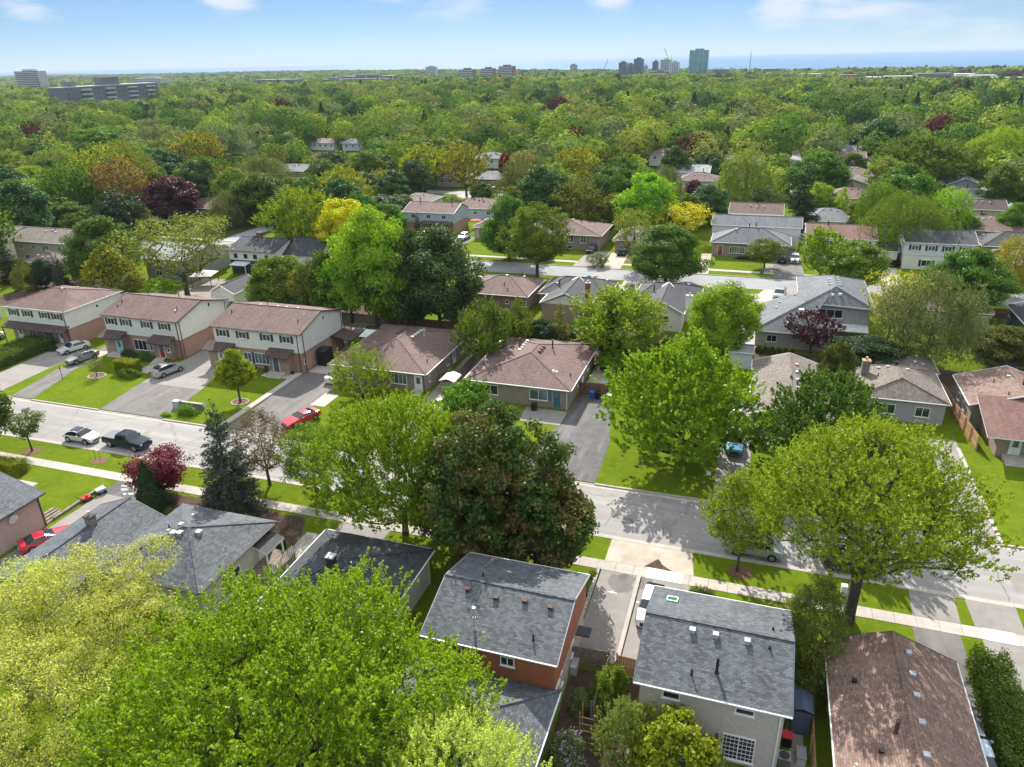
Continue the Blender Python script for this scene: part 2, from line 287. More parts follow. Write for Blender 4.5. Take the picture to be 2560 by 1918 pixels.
# ------------------------------------------------------------ mesh helpers
def tag(o, label=None, cat=None, group=None, kind=None):
    if label: o['label'] = label
    if cat: o['category'] = cat
    if group: o['group'] = group
    if kind: o['kind'] = kind
    return o
def empty(name, loc, label, cat, group=None, rz=0.0):
    o = bpy.data.objects.new(name, None); COL.objects.link(o); o.location = loc; o.rotation_euler = (0, 0, rz); o.empty_display_size = .3
    return tag(o, label, cat, group)
class MB:
    def __init__(s): s.v = []; s.f = []; s.m = []
    def poly(s, pts, m=0):
        n = len(s.v); s.v += [tuple(p) for p in pts]; s.f.append(tuple(range(n, n+len(pts)))); s.m.append(m); return s
    def box(s, x0, x1, y0, y1, z0, z1, m=0):
        n = len(s.v)
        s.v += [(x0, y0, z0), (x1, y0, z0), (x1, y1, z0), (x0, y1, z0), (x0, y0, z1), (x1, y0, z1), (x1, y1, z1), (x0, y1, z1)]
        for q in ((0, 3, 2, 1), (4, 5, 6, 7), (0, 1, 5, 4), (1, 2, 6, 5), (2, 3, 7, 6), (3, 0, 4, 7)):
            s.f.append(tuple(n+i for i in q)); s.m.append(m)
        return s
    def bar(s, a, b, w, h, m=0, up=(0, 0, 1)):
        a, b = Vector(a), Vector(b); d = (b-a).normalized(); u = Vector(up)
        sd_ = d.cross(u); sd_ = sd_.normalized() if sd_.length > 1e-5 else Vector((1, 0, 0)); u = sd_.cross(d)
        n = len(s.v)
        for p in (a, b):
            for i, j in ((-1, -1), (1, -1), (1, 1), (-1, 1)): s.v.append(tuple(p+sd_*(i*w/2)+u*(j*h/2)))
        for q in ((0, 1, 2, 3), (7, 6, 5, 4), (0, 4, 5, 1), (1, 5, 6, 2), (2, 6, 7, 3), (3, 7, 4, 0)):
            s.f.append(tuple(n+i for i in q)); s.m.append(m)
        return s
    def cyl(s, a, b, r0, r1=None, k=10, m=0, cap=True):
        r1 = r0 if r1 is None else r1
        a, b = Vector(a), Vector(b); d = (b-a).normalized(); t = d.orthogonal().normalized(); w = d.cross(t); n = len(s.v)
        for p, r in ((a, r0), (b, r1)):
            for i in range(k):
                an = 2*math.pi*i/k; s.v.append(tuple(p+t*(math.cos(an)*r)+w*(math.sin(an)*r)))
        for i in range(k):
            j = (i+1) % k; s.f.append((n+i, n+j, n+k+j, n+k+i)); s.m.append(m)
        if cap:
            s.f.append(tuple(n+i for i in reversed(range(k)))); s.m.append(m); s.f.append(tuple(n+k+i for i in range(k))); s.m.append(m)
        return s
    def build(s, name, mats, parent=None, loc=None, smooth=False):
        me = bpy.data.meshes.new(name); me.from_pydata(s.v, [], s.f)
        if not isinstance(mats, (list, tuple)): mats = [mats]
        for mm in mats: me.materials.append(MATS[mm] if isinstance(mm, str) else mm)
        if max(s.m or [0]): me.polygons.foreach_set('material_index', s.m)
        if smooth: me.shade_smooth()
        me.update()
        o = bpy.data.objects.new(name, me); COL.objects.link(o)
        if parent: o.parent = parent
        if loc: o.location = loc
        return o
def arr_mesh(name, V, nf, k, mats, midx=None):
    """numpy mesh: V holds nf faces of k verts in order"""
    me = bpy.data.meshes.new(name); nv = len(V)
    me.vertices.add(nv); me.vertices.foreach_set('co', np.ascontiguousarray(V, dtype=np.float32).ravel())
    me.loops.add(nf*k); me.loops.foreach_set('vertex_index', np.arange(nf*k, dtype=np.int32))
    me.polygons.add(nf); me.polygons.foreach_set('loop_start', np.arange(0, nf*k, k, dtype=np.int32))
    if midx is not None: me.polygons.foreach_set('material_index', midx.astype(np.int32))
    for m in mats: me.materials.append(m)
    me.update(calc_edges=True); return me
def idx_mesh(name, V, F, mats, smooth=True):
    me = bpy.data.meshes.new(name); me.vertices.add(len(V)); me.vertices.foreach_set('co', np.ascontiguousarray(V, dtype=np.float32).ravel())
    k = F.shape[1]; nf = len(F); me.loops.add(nf*k); me.loops.foreach_set('vertex_index', F.astype(np.int32).ravel())
    me.polygons.add(nf); me.polygons.foreach_set('loop_start', np.arange(0, nf*k, k, dtype=np.int32))
    if smooth: me.polygons.foreach_set('use_smooth', np.ones(nf, dtype=bool))
    for m in mats: me.materials.append(m)
    me.update(calc_edges=True); return me
def link(me, name, parent=None, loc=None):
    o = bpy.data.objects.new(name, me); COL.objects.link(o)
    if parent: o.parent = parent
    if loc is not None: o.location = loc
    return o

# ------------------------------------------------------------ houses
class House:
    """walls, roof, openings; local origin at the corner nearest the camera's side (south-west), +x along the street"""
    def __init__(s, x0, x1, y0, y1, label, cat='house', name='house', group=None, z=0.1):
        s.W, s.D = x1-x0, y1-y0; s.x0, s.y0 = x0, y0
        s.root = empty(name, (x0, y0, z), label, cat, group); s.dormant = None
    def wall(s, z0, z1, mat, inset=0.0, name='wall', gable=None, label=None):
        m = MB(); i = inset; m.box(i, s.W-i, i, s.D-i, z0, z1)
        if gable:
            ax, rise = gable; s.gab = gable
            if ax == 'x':
                for x in (i, s.W-i): m.poly(((x, i, z1), (x, s.D-i, z1), (x, s.D/2, z1+rise)))
            else:
                for y in (i, s.D-i): m.poly(((i, y, z1), (s.W-i, y, z1), (s.W/2, y, z1+rise)))
        o = m.build(name, mat, s.root)
        if label: o['label'] = label
        return o
    def roof(s, kind, ez, rise, mat, ov=.45, ridge=None, trim='white_trim', gutter=True, caps=True, mat2=None, barge=None):
        """kind: hip / gx (ridge along x) / gy; ridge = half length of a hip's ridge and its axis ('x', 2.0)"""
        W, D = s.W, s.D; x0, x1, y0, y1 = -ov, W+ov, -ov, D+ov; cx, cy_ = W/2, D/2; t = .13
        z0, z1 = ez, ez+rise; m = MB()
        c = [(x0, y0), (x1, y0), (x1, y1), (x0, y1)]
        if kind == 'gx': ra, rb = (x0, cy_), (x1, cy_); ax = 'x'
        elif kind == 'gy': ra, rb = (cx, y0), (cx, y1); ax = 'y'
        else:
            ax, rl = ridge or ('x', .01)
            ra, rb = ((cx-rl, cy_), (cx+rl, cy_)) if ax == 'x' else ((cx, cy_-rl), (cx, cy_+rl))
        s.kind, s.ax, s.rect, s.ra, s.rb, s.z0, s.z1 = kind, ax, (x0, x1, y0, y1), ra, rb, z0+t, z1+t
        P = lambda q, z: (q[0], q[1], z)
        zt = z0+t; zr = z1+t
        A, B = P(ra, zr), P(rb, zr); c0, c1, c2, c3 = [P(q, zt) for q in c]
        k2 = 3 if mat2 else 0
        if ax == 'x':
            m.poly((c0, c1, B, A), k2); m.poly((c2, c3, A, B), 0)
            if kind == 'hip': m.poly((c1, c2, B), 0); m.poly((c3, c0, A), 0)
        else:
            m.poly((c1, c2, B, A), 0); m.poly((c3, c0, A, B), 0)
            if kind == 'hip': m.poly((c0, c1, A), k2); m.poly((c2, c3, B), 0)
        for i in range(4):
            a, b = c[i], c[(i+1) % 4]
            if kind == 'hip' or (ax == 'x') == (i in (0, 2)): m.poly((P(a, z0), P(b, z0), P(b, zt), P(a, zt)), 1)
        if kind == 'hip': m.poly([P(q, z0) for q in reversed(c)], 2)
        else:
            d0, d1, d2, d3 = [P(q, z0) for q in c]; Ad, Bd = P(ra, z1), P(rb, z1)
            if ax == 'x': m.poly((Ad, Bd, d1, d0), 2); m.poly((Bd, Ad, d3, d2), 2)
            else: m.poly((Ad, Bd, d2, d1), 2); m.poly((Bd, Ad, d0, d3), 2)
        if caps:
            zc = .02
            ln = [(A, B)] if Vector(A) != Vector(B) else []
            if kind == 'hip':
                ln += ([(c0, A), (c3, A), (c1, B), (c2, B)] if ax == 'x' else [(c0, A), (c1, A), (c2, B), (c3, B)])
            for a, b in ln:
                if (Vector(a)-Vector(b)).length > .1: m.bar((a[0], a[1], a[2]+zc), (b[0], b[1], b[2]+zc), .24, .05, 0)
            if kind in ('gx', 'gy'):      # barge boards
                ends = ((c0, c3, A), (c1, c2, B)) if ax == 'x' else ((c0, c1, A), (c3, c2, B))
                for a, b, r in ends:
                    for q in (a, b): m.bar((q[0], q[1], q[2]-.07), (r[0], r[1], r[2]-.07), .06, .17, 4 if mat2 else 3)
        s.rf = m.build('roof', [mat, trim, trim] + ([mat2] if mat2 else []) + [barge or trim], s.root)
        if gutter:
            bs = []
            if kind != 'gy': bs += [(x0, x1, y0-.09, y0-.003), (x0, x1, y1+.003, y1+.09)]
            if kind != 'gx': bs += [(x0-.09, x0-.003, y0, y1), (x1+.003, x1+.09, y0, y1)]
            for q in bs: MB().box(*q, zt-.12, zt-.03).build('gutter', trim, s.root)
        return s.rf
    def rz(s, x, y):
        x0, x1, y0, y1 = s.rect; (ax_, ay), (bx, by) = s.ra, s.rb; h = s.z1-s.z0
        fs = []
        if s.ax == 'x':
            fs += [(y-y0)/(ay-y0), (y1-y)/(y1-ay)]
            if s.kind == 'hip': fs += [(x-x0)/(ax_-x0), (x1-x)/(x1-bx)]
        else:
            fs += [(x-x0)/(ax_-x0), (x1-x)/(x1-ax_)]
            if s.kind == 'hip': fs += [(y-y0)/(ay-y0), (y1-y)/(y1-by)]
        return s.z0+h*max(0, min(fs))
    # positions on the roof are world x, y
    def vents(s, pts, mat='vent_grey', size=.32, h=.22):
        for wx, wy in pts:
            x, y = wx-s.x0, wy-s.y0; z = s.rz(x, y); m = MB()
            m.box(x-size*.42, x+size*.42, y-size*.42, y+size*.42, z-.12, z+h*.7, 0); m.box(x-size/2, x+size/2, y-size/2, y+size/2, z+h*.7, z+h, 0)
            o = m.build('roof_vent', mat, s.rf)
    def pipes(s, pts, mat='vent_black', r=.06, h=.4, name='vent_pipe'):
        for q in pts:
            wx, wy = q[:2]; hh = q[2] if len(q) > 2 else h
            x, y = wx-s.x0, wy-s.y0; z = s.rz(x, y); m = MB()
            m.cyl((x, y, z-.15), (x, y, z+hh), r, r, 10); m.cyl((x, y, z-.1), (x, y, z+.12), r*2.2, r*1.1, 10)
            if hh > .8: m.cyl((x, y, z+hh), (x, y, z+hh+.06), r*1.5, r*1.5, 10); m.cyl((x, y, z+hh*.5), (x, y, z+hh*.5+.12), r*1.35, r*1.35, 10)
            m.build(name, mat, s.rf)
    def chimney(s, wx, wy, w, d, top, mat='brick_red', base=0.0, pots=1, cap='stone'):
        x, y = wx-s.x0, wy-s.y0; m = MB(); m.box(x-w/2, x+w/2, y-d/2, y+d/2, base, top, 0); m.box(x-w/2-.07, x+w/2+.07, y-d/2-.07, y+d/2+.07, top, top+.1, 1)
        for i in range(pots):
            px = x+(i-(pots-1)/2)*w*.5; m.cyl((px, y, top+.1), (px, y, top+.45), .12, .10, 10, 2); m.cyl((px, y, top+.45), (px, y, top+.52), .17, .17, 10, 2)
        return m.build('chimney', [mat, cap, 'vent_grey'], s.rf)
    def skylight(s, wx, wy, w, h, mat='glass_sky', frame='dark_trim'):
        x, y = wx-s.x0, wy-s.y0
        def z(a, b): return s.rz(a, b)
        m = MB(); c = [(x-w/2, y-h/2), (x+w/2, y-h/2), (x+w/2, y+h/2), (x-w/2, y+h/2)]
        for i in range(4):
            a, b = c[i], c[(i+1) % 4]; m.bar((a[0], a[1], z(*a)+.06), (b[0], b[1], z(*b)+.06), .07, .14)
        o = m.build('skylight', frame, s.rf)
        MB().poly([(q[0], q[1], z(*q)+.11) for q in c]).build('pane', mat, s.rf)
    def _T(s, face, off=0.0):
        W, D = s.W, s.D
        if face == 'S': return lambda a, b, c: (a, -b-off, c)
        if face == 'N': return lambda a, b, c: (W-a, D+b+off, c)
        if face == 'E': return lambda a, b, c: (W+b+off, a, c)
        return lambda a, b, c: (-b-off, a, c)
    def _bx(s, m, T, a0, a1, b0, b1, c0, c1, k=0):
        p, q = T(a0, b0, c0), T(a1, b1, c1)
        m.box(min(p[0], q[0]), max(p[0], q[0]), min(p[1], q[1]), max(p[1], q[1]), min(p[2], q[2]), max(p[2], q[2]), k)
    def win(s, face, u, z, w, h, n=2, shut=None, frame='white_trim', glass='glass', off=0.0, bars=None, sill=True):
        T = s._T(face, off); m = MB(); t = .07; a0, a1 = u-w/2, u+w/2; B = s._bx
        B(m, T, a0, a0+t, .004, .08, z, z+h); B(m, T, a1-t, a1, .004, .08, z, z+h)
        B(m, T, a0+t, a1-t, .004, .08, z, z+t); B(m, T, a0+t, a1-t, .004, .08, z+h-t, z+h)
        for i in range(1, n):
            c = a0+w*i/n; B(m, T, c-.03, c+.03, .004, .07, z+t, z+h-t)
        if bars:
            for i in range(1, bars[0]):
                c = a0+w*i/bars[0]; B(m, T, c-.012, c+.012, .03, .06, z+t, z+h-t)
            for i in range(1, bars[1]):
                c = z+h*i/bars[1]; B(m, T, a0+t, a1-t, .03, .058, c-.012, c+.012)
        if sill: B(m, T, a0-.06, a1+.06, .004, .13, z-.06, z)
        o = m.build('window', frame, s.root)
        g = MB(); g.poly([T(a0+t*.5, .03, z+t*.5), T(a1-t*.5, .03, z+t*.5), T(a1-t*.5, .03, z+h-t*.5), T(a0+t*.5, .03, z+h-t*.5)])
        g.build('pane', glass, o)
        if shut:
            for c in (a0-.26, a1+.26):
                q = MB(); B(q, T, c-.2, c+.2, .004, .05, z-.03, z+h+.03)
                for i in range(7):
                    zz = z+.08+i*(h-.16)/7; B(q, T, c-.15, c+.15, .05, .062, zz, zz+(h-.16)/7*.6)
                q.build('shutter', shut, o)
        return o
    def door(s, face, u, z, w=.95, h=2.05, mat='white_trim', frame='white_trim', off=0.0, glass=True):
        T = s._T(face, off); B = s._bx; m = MB(); B(m, T, u-w/2, u+w/2, .004, .05, z, z+h)
        o = m.build('door', mat, s.root)
        f = MB(); B(f, T, u-w/2-.09, u-w/2, .004, .09, z, z+h+.09); B(f, T, u+w/2, u+w/2+.09, .004, .09, z, z+h+.09); B(f, T, u-w/2, u+w/2, .004, .09, z+h, z+h+.09)
        f.build('door_frame', frame, o)
        if glass:
            g = MB(); B(g, T, u-w*.28, u+w*.28, .05, .06, z+h*.45, z+h*.88); g.build('pane', 'glass_sky', o)
        k = MB(); B(k, T, u+w*.34, u+w*.4, .05, .12, z+.95, z+1.05); k.build('handle', 'metal', o)
        return o
    def lean(s, face, a0, a1, depth, zhi, zlo, mat, name='porch_roof', trim='brown_trim', posts=True, base=0.0, ov=.2, off=0.0):
        """a lean-to roof over a door with posts"""
        T = s._T(face, off); m = MB(); t = .13
        p = [T(a0, .02, zhi), T(a1, .02, zhi), T(a1, depth, zlo), T(a0, depth, zlo)]
        q = [(x, y, z-t) for x, y, z in p]
        if face in ('W', 'N'): p.reverse(); q.reverse()
        m.poly(p, 0); m.poly(list(reversed(q)), 1)
        for i in range(4):
            j = (i+1) % 4; m.poly((q[i], q[j], p[j], p[i]), 1)
        o = m.build(name, [mat, trim], s.root)
        if posts:
            for a in (a0+.15, a1-.15):
                w = MB(); s._bx(w, T, a-.06, a+.06, depth-.28, depth-.16, base, zlo-t); w.build('post', 'white_trim' if trim == 'white_trim' else trim, o)
        return o
    def steps(s, face, u, w, n, h, depth=.3, mat='concrete', off=0.0, land=1.1):
        T = s._T(face, off); m = MB()
        s._bx(m, T, u-w/2, u+w/2, .004, land, 0, h)
        for i in range(n):
            s._bx(m, T, u-w/2, u+w/2, land+i*depth+.002, land+(i+1)*depth, 0, h*(1-(i+1)/(n+1)))
        return m.build('step', mat, s.root)
    def downpipe(s, face, u, z0, z1, mat='brown_trim', off=0.0):
        T = s._T(face, off); m = MB(); s._bx(m, T, u-.045, u+.045, .004, .09, z0, z1); m.build('downpipe', mat, s.root)

def merge(main, wing):
    """a wing belongs to its house: its parts move over to the house's own root"""
    d = wing.root.location-main.root.location
    for ch in list(wing.root.children):
        ch.location = ch.location+d; ch.parent = main.root
    bpy.data.objects.remove(wing.root)
HOUSES = []           # footprints kept clear of trees: x0, x1, y0, y1
def H(x0, x1, y0, y1, label, **kw):
    HOUSES.append((x0, x1, y0, y1)); return House(x0, x1, y0, y1, label, **kw)

# ------------------------------------------------------------ setting
def structure(o): o['kind'] = 'structure'; return o
def sheet(name, x0, x1, y0, y1, z, mat):
    return structure(MB().poly(((x0, y0, z), (x1, y0, z), (x1, y1, z), (x0, y1, z))).build(name, mat))
def shape(name, pts, z, mat):
    return structure(MB().poly([(x, y, z) for x, y in pts]).build(name, mat))
def slab(name, x0, x1, y0, y1, z0, z1, mat):
    return structure(MB().box(x0, x1, y0, y1, z0, z1).build(name, mat))

def wobble(pts, amp=.12, step=1.2, seed=0):
    """a polygon outline with slightly uneven edges"""
    rng = random.Random(seed); out = []
    for i in range(len(pts)):
        a, b = pts[i], pts[(i+1) % len(pts)]; L = math.hypot(b[0]-a[0], b[1]-a[1]); k = max(1, int(L/step))
        for j in range(k):
            t = j/k; out.append((a[0]+(b[0]-a[0])*t+rng.uniform(-amp, amp)*(j > 0), a[1]+(b[1]-a[1])*t+rng.uniform(-amp, amp)*(j > 0)))
    return out

FIELDS = ((-190, 742, 34, 52), (-262, 640, 26, 48), (-105, 768, 26, 46), (-150, 840, 24, 50), (-232, 700, 16, 36))
def zoff(y):
    t = min(1, max(0, (y-900)/1000)); return -12*t*t*(3-2*t)
def build_ground():
    # land out to the lake shore, easing down towards it; water beyond
    m = MB(); xs = [-9000, -5200, -3000, -1700, -800, 0, 700, 1600, 3400]
    shore = [8200, 5600, 4400, 3700, 2850, 2250, 2080, 2080, 2100]
    rows = [-60, 900, 1100, 1300, 1500, 1700, 1900]
    for i in range(len(xs)-1):
        a, b = rows+[shore[i]], rows+[shore[i+1]]
        for k in range(len(rows)): m.poly(((xs[i], a[k], zoff(a[k])), (xs[i+1], b[k], zoff(b[k])), (xs[i+1], b[k+1], zoff(b[k+1])), (xs[i], a[k+1], zoff(a[k+1]))))
    structure(m.build('ground', 'earth_mat'))
    wm, N, L, out = _nm('lake_mat'); b = N.new('ShaderNodeBsdfPrincipled'); b.inputs['Roughness'].default_value = .5; b.inputs['Specular IOR Level'].default_value = .012
    ge = N.new('ShaderNodeNewGeometry'); s_ = _scalev(N, L, ge.outputs['Position'], (.0006, .0035, 1)); c = _mixc(N, L, _ramp(N, L, _noise(N, L, 1, 4, s_), .3, .7), (.10, .21, .36), (.13, .25, .40))
    L.new(c, b.inputs['Base Color']); bp = N.new('ShaderNodeBump'); bp.inputs['Strength'].default_value = .5; bp.inputs['Distance'].default_value = 2.0
    L.new(_noise(N, L, .06, 4, ge.outputs['Position']), bp.inputs['Height']); L.new(bp.outputs[0], b.inputs['Normal']); L.new(b.outputs[0], out.inputs[0])
    structure(MB().poly(((-70000, 1500, -12.6), (70000, 1500, -12.6), (70000, 26000, -12.6), (-70000, 26000, -12.6))).build('lake', 'lake_mat'))
    # roads
    sheet('road', -420, 160, 58.0, 66.9, .004, 'road_mat')
    sheet('road', -420, 260, 145.8, 154.0, .004, 'road_far_mat')
    sheet('road', -240, -60, 237.5, 244.0, .004, 'road_far_mat')
    sheet('road', 9.0, 15.0, 262, 470, .006, 'road_far_mat')
    sheet('road', 64.5, 70.5, 154.1, 420, .006, 'road_far_mat')
    sheet('road', -134, -128, 154.1, 237.4, .006, 'road_far_mat')
    # turf of the blocks, one step above the road
    slab('lawn', -330, 150, 67.15, 145.6, -.2, .1, 'lawn_mat'); slab('lawn', -330, 150, -20, 57.75, -.2, .1, 'lawn_mat')
    slab('lawn', -126, 62, 154.25, 236, -.2, .1, 'lawn_mat')
    for cx, cy2, ra, rb in FIELDS: shape('field', [(cx+ra*math.cos(a)*random.uniform(.8, 1.1), cy2+rb*math.sin(a)*random.uniform(.8, 1.1)) for a in np.linspace(0, 6.283, 22)[:-1]], .03, 'field_mat')
    # drive gaps in the kerbs: south kerb and north kerb of the near road
    sg = ((-106, -90), (-63.6, -58.6), (-36.2, -29.2), (-9.9, -2.2), (15.4, 19.0), (19.8, 23.3), (-21, -20))
    ng = ((-106, -100), (-97.2, -93.2), (-81.4, -70.8), (-60.9, -53.9), (-39.6, -35.8), (-21, -13.6), (-1.2, 1.6), (21.0, 24.4))
    def kerb(y0, y1, gaps, x0=-330, x1=150):
        gaps = sorted(gaps); m = MB(); x = x0
        for a, b in gaps:
            if b-a > 1.5: m.box(x, a, y0, y1, -.1, .13); m.box(a+.002, b-.002, y0, y1, -.1, .045); x = b
        m.box(x, x1, y0, y1, -.1, .13); structure(m.build('kerb', 'kerb_mat'))
    kerb(57.76, 58.0, sg); kerb(66.9, 67.14, ng); kerb(145.62, 145.8, ((-24, -19), (-8, -3), (3, 7.5), (-58, -52))); kerb(154.0, 154.22, ((-38, -31), (-10.5, -8.5), (4, 10)), -125, 60)
    for i, (x, y, rr_) in enumerate(((-58.0, 62.0, .42), (-9.0, 61.2, .42), (19.5, 62.4, .42), (-37.0, 62.6, .42), (-90.0, 61.8, .42))):
        shape('manhole_rim', [(x+(rr_+.12)*math.cos(a), y+(rr_+.12)*math.sin(a)) for a in np.linspace(0, 6.283, 19)[:-1]], .007, 'asphalt_dark'); shape('manhole_cover', [(x+rr_*math.cos(a), y+rr_*math.sin(a)) for a in np.linspace(0, 6.283, 19)[:-1]], .011, 'block')
    for i, (x0, x1, y0, y1) in enumerate(((-34, -30.5, 59.4, 61.6), (-1.5, 3.8, 63.2, 65.6), (-70.5, -69.6, 58.5, 66.4), (24, 27, 60, 63))):
        shape('road_patch', wobble(((x0, y0), (x1, y0), (x1, y1), (x0, y1)), .04, 1.0, i+40), .008, 'asphalt_pale')
    rg = random.Random(12)
    for i in range(26):      # sealed cracks wandering across and along the road
        x = -100+i*5.3+rg.uniform(-1.5, 1.5); y = 58.6+rg.uniform(0, 2); pts = []; ln = rg.uniform(3, 7.6) if i % 3 else 2.2; w = rg.uniform(.018, .04); dr = rg.uniform(-.25, .25)
        for k in range(9): pts.append((x+dr*k+rg.uniform(-.14, .14), min(66.2, y+ln*k/8)))
        for k in range(8):
            if k == 0: mm_ = MB()
            (ax, ay), (bx, by) = pts[k], pts[k+1]; mm_.poly(((ax-w, ay, .0125), (ax+w, ay, .0125), (bx+w, by, .0125), (bx-w, by, .0125)))
        structure(mm_.build('road_crack', 'asphalt_mid'))
    # gutter strip beside the near kerb
    sheet('gutter_strip', -330, 150, 58.02, 58.42, .008, 'concrete'); sheet('gutter_strip', -330, 150, 66.45, 66.88, .008, 'concrete')
    # pavement of the near road: slabs with joints
    m = MB(); x = -140.0; rng = random.Random(3)
    while x < 60:
        w = 1.62
        if not (-3.0-.1 > x+w or x > 0) and False: pass
        m.box(x, x+w-.025, 53.02, 54.36, .0, .125+rng.uniform(0, .006)); x += w
    structure(m.build('sidewalk', 'concrete')); sheet('sidewalk_bed', -140, 60, 53.0, 54.38, .108, 'soil_mat')
    slab('sidewalk', -6.0, -2.9, 53.0, 54.4, .02, .138, 'concrete_new'); slab('sidewalk', 20.3, 22.5, 53.0, 54.4, .02, .138, 'concrete_new')
    sheet('sidewalk', -330, 62, 157.4, 158.8, .112, 'concrete'); sheet('sidewalk', -330, 60, 141.0, 142.3, .112, 'concrete')
    D = lambda *a: shape('driveway', *a)
    z = .114; z2 = .120
    D(((-106.5, 67.2), (-100.2, 67.2), (-101.0, 80), (-101.6, 86), (-107.5, 86), (-107, 78)), z, 'asphalt_pale')
    D(((-97.2, 67.2), (-93.3, 67.2), (-96.4, 77), (-97.2, 88), (-100.2, 88), (-99.4, 77)), z, 'asphalt_mid')
    D(((-81.3, 67.2), (-70.8, 67.2), (-72.2, 76.2), (-82.6, 76.2)), z, 'asphalt_mid'); D(((-82.6, 76.2), (-72.2, 76.2), (-76.3, 92), (-82.8, 92)), z, 'asphalt_pale')
    D(((-60.9, 67.2), (-53.2, 67.2), (-53.8, 76), (-53.9, 83), (-56, 90), (-61.2, 90), (-61.2, 76)), z, 'asphalt_mid')
    D(((-61.1, 86), (-56, 86), (-56, 97), (-61.1, 97)), z2, 'concrete')
    D(((-39.7, 67.2), (-35.8, 67.2), (-35.9, 86), (-40.3, 86)), z, 'asphalt_pale'); D(((-40.3, 86), (-35.7, 86), (-35.7, 100), (-40.3, 100)), z, 'gravel_mat')
    D(((-21.9, 67.2), (-13.6, 67.2), (-13.8, 76), (-16, 88.6), (-20.6, 88.6), (-20.6, 79.3), (-22, 76)), z, 'asphalt_dark')
    D(((-26.2, 79.2), (-20.7, 79.2), (-20.7, 83.2), (-26.2, 83.2)), z2, 'asphalt_pale'); D(((-20.4, 88.8), (-17.4, 88.8), (-17.6, 100), (-20.4, 100)), z, 'concrete')
    D(((-1.4, 67.2), (2.1, 67.2), (2.1, 97), (-1.4, 97)), z, 'asphalt_pale')
    D(((21.2, 67.2), (24.3, 67.2), (24.7, 88), (21.8, 88)), z, 'asphalt_pale'); slab('kerb', 24.35, 24.75, 67.2, 86, .0, .2, 'concrete')
    D(((-63.7, 53.0), (-63.3, 57.7), (-59.4, 57.7), (-59.6, 53.0)), z, 'asphalt_mid')
    D(((-64.2, 50.4), (-59.3, 50.4), (-59.5, 53.0), (-64.2, 53.0)), z, 'asphalt_dark'); D(((-64.0, 36), (-58.0, 36), (-58.9, 50.4), (-64.0, 50.4)), z, 'asphalt_pale')
    D(((-36.2, 47.6), (-31, 47.6), (-30.6, 57.7), (-36.0, 57.7)), z, 'asphalt_pale')
    D(((-9.9, 54.4), (-2.0, 54.4), (-2.4, 57.7), (-9.9, 57.7)), z, 'concrete_apron')
    D(((-10.0, 42.2), (-6.72, 42.2), (-6.6, 53.0), (-9.9, 53.0)), z, 'asphalt_pale'); D(((-6.35, 42.2), (-4.3, 42.2), (-3.2, 47), (-2.1, 53.0), (-6.3, 53.0)), z, 'asphalt_pale')
    D(((15.3, 54.4), (18.8, 54.4), (18.9, 57.7), (15.5, 57.7)), z, 'asphalt_pale'); D(((19.8, 54.4), (23.3, 54.4), (23.4, 57.7), (19.7, 57.7)), z, 'asphalt_pale')
    D(((15.2, 30), (18.4, 30), (18.5, 53.0), (15.1, 53.0)), z, 'asphalt_mid'); D(((20.2, 30), (27, 30), (27, 53.0), (20.0, 53.0)), z, 'asphalt_pale')
    D(((-37.6, 154.3), (-31.6, 154.3), (-32, 169), (-37, 169)), z, 'asphalt_pale'); D(((-30.8, 154.3), (-27, 154.3), (-27.4, 168), (-31.6, 168)), z, 'concrete_apron')
    D(((-10.8, 154.3), (-8.6, 154.3), (-9.2, 172), (-11.3, 172)), z, 'concrete_apron'); D(((4.4, 154.3), (10.4, 154.3), (9.6, 182), (4.2, 182)), z, 'asphalt_mid')
    D(((-24.4, 133), (-19.6, 133), (-19.6, 145.6), (-24.6, 145.6)), z, 'concrete_apron'); D(((-8, 134), (-3.5, 134), (-3, 145.6), (-8.4, 145.6)), z, 'concrete')
    D(((-2, 113), (2, 113), (4.2, 131), (6.8, 145.6), (2.6, 145.6), (-1, 134)), z, 'concrete'); D(((21, 133), (26, 133), (27, 145.6), (21, 145.6)), z, 'concrete')
    D(((-72.6, 154.3), (-68.6, 154.3), (-68.4, 176), (-72.4, 176)), z, 'asphalt_mid'); D(((-98, 225), (-90, 225), (-89, 237), (-98, 237)), .112, 'concrete_apron')
    D(((-90, 244.2), (-84, 244.2), (-84, 252), (-90, 252)), .03, 'concrete'); D(((24.6, 154.3), (28.4, 154.3), (28.6, 168), (24.8, 168)), z, 'concrete')
    # a low concrete divider between two drives, planting strips, beds
    tag(MB().box(-6.70, -6.38, 42.4, 52.95, .05, .30).build('retaining_wall', 'concrete'), 'long low concrete divider between the two sloping drives', 'retaining wall')
    shape('flower_bed', wobble(((-11.1, 46.6), (-10.15, 46.6), (-9.95, 52.9), (-10.9, 52.9)), .05, .6, 4), .118, 'soil_mat')
    shape('flower_bed', wobble(((-57.3, 45.6), (-49, 47.6), (-38, 48.2), (-40, 52.6), (-58.6, 52.4)), .15, .9, 5), .116, 'soil_mat')
    for i, (x, y, r) in enumerate(((-79.9, 55.6, 1.15), (-70.0, 56.0, 1.0), (1.9, 56.2, 1.1), (-64.2, 74.2, 1.1), (-91.0, 76.2, 1.2), (-26.5, 161.5, 1.0))):
        shape('mulch_ring', [(x+r*math.cos(a)*random.uniform(.85, 1.1), y+r*.9*math.sin(a)*random.uniform(.85, 1.1)) for a in np.linspace(0, 2*math.pi, 18)[:-1]], .118, 'mulch')
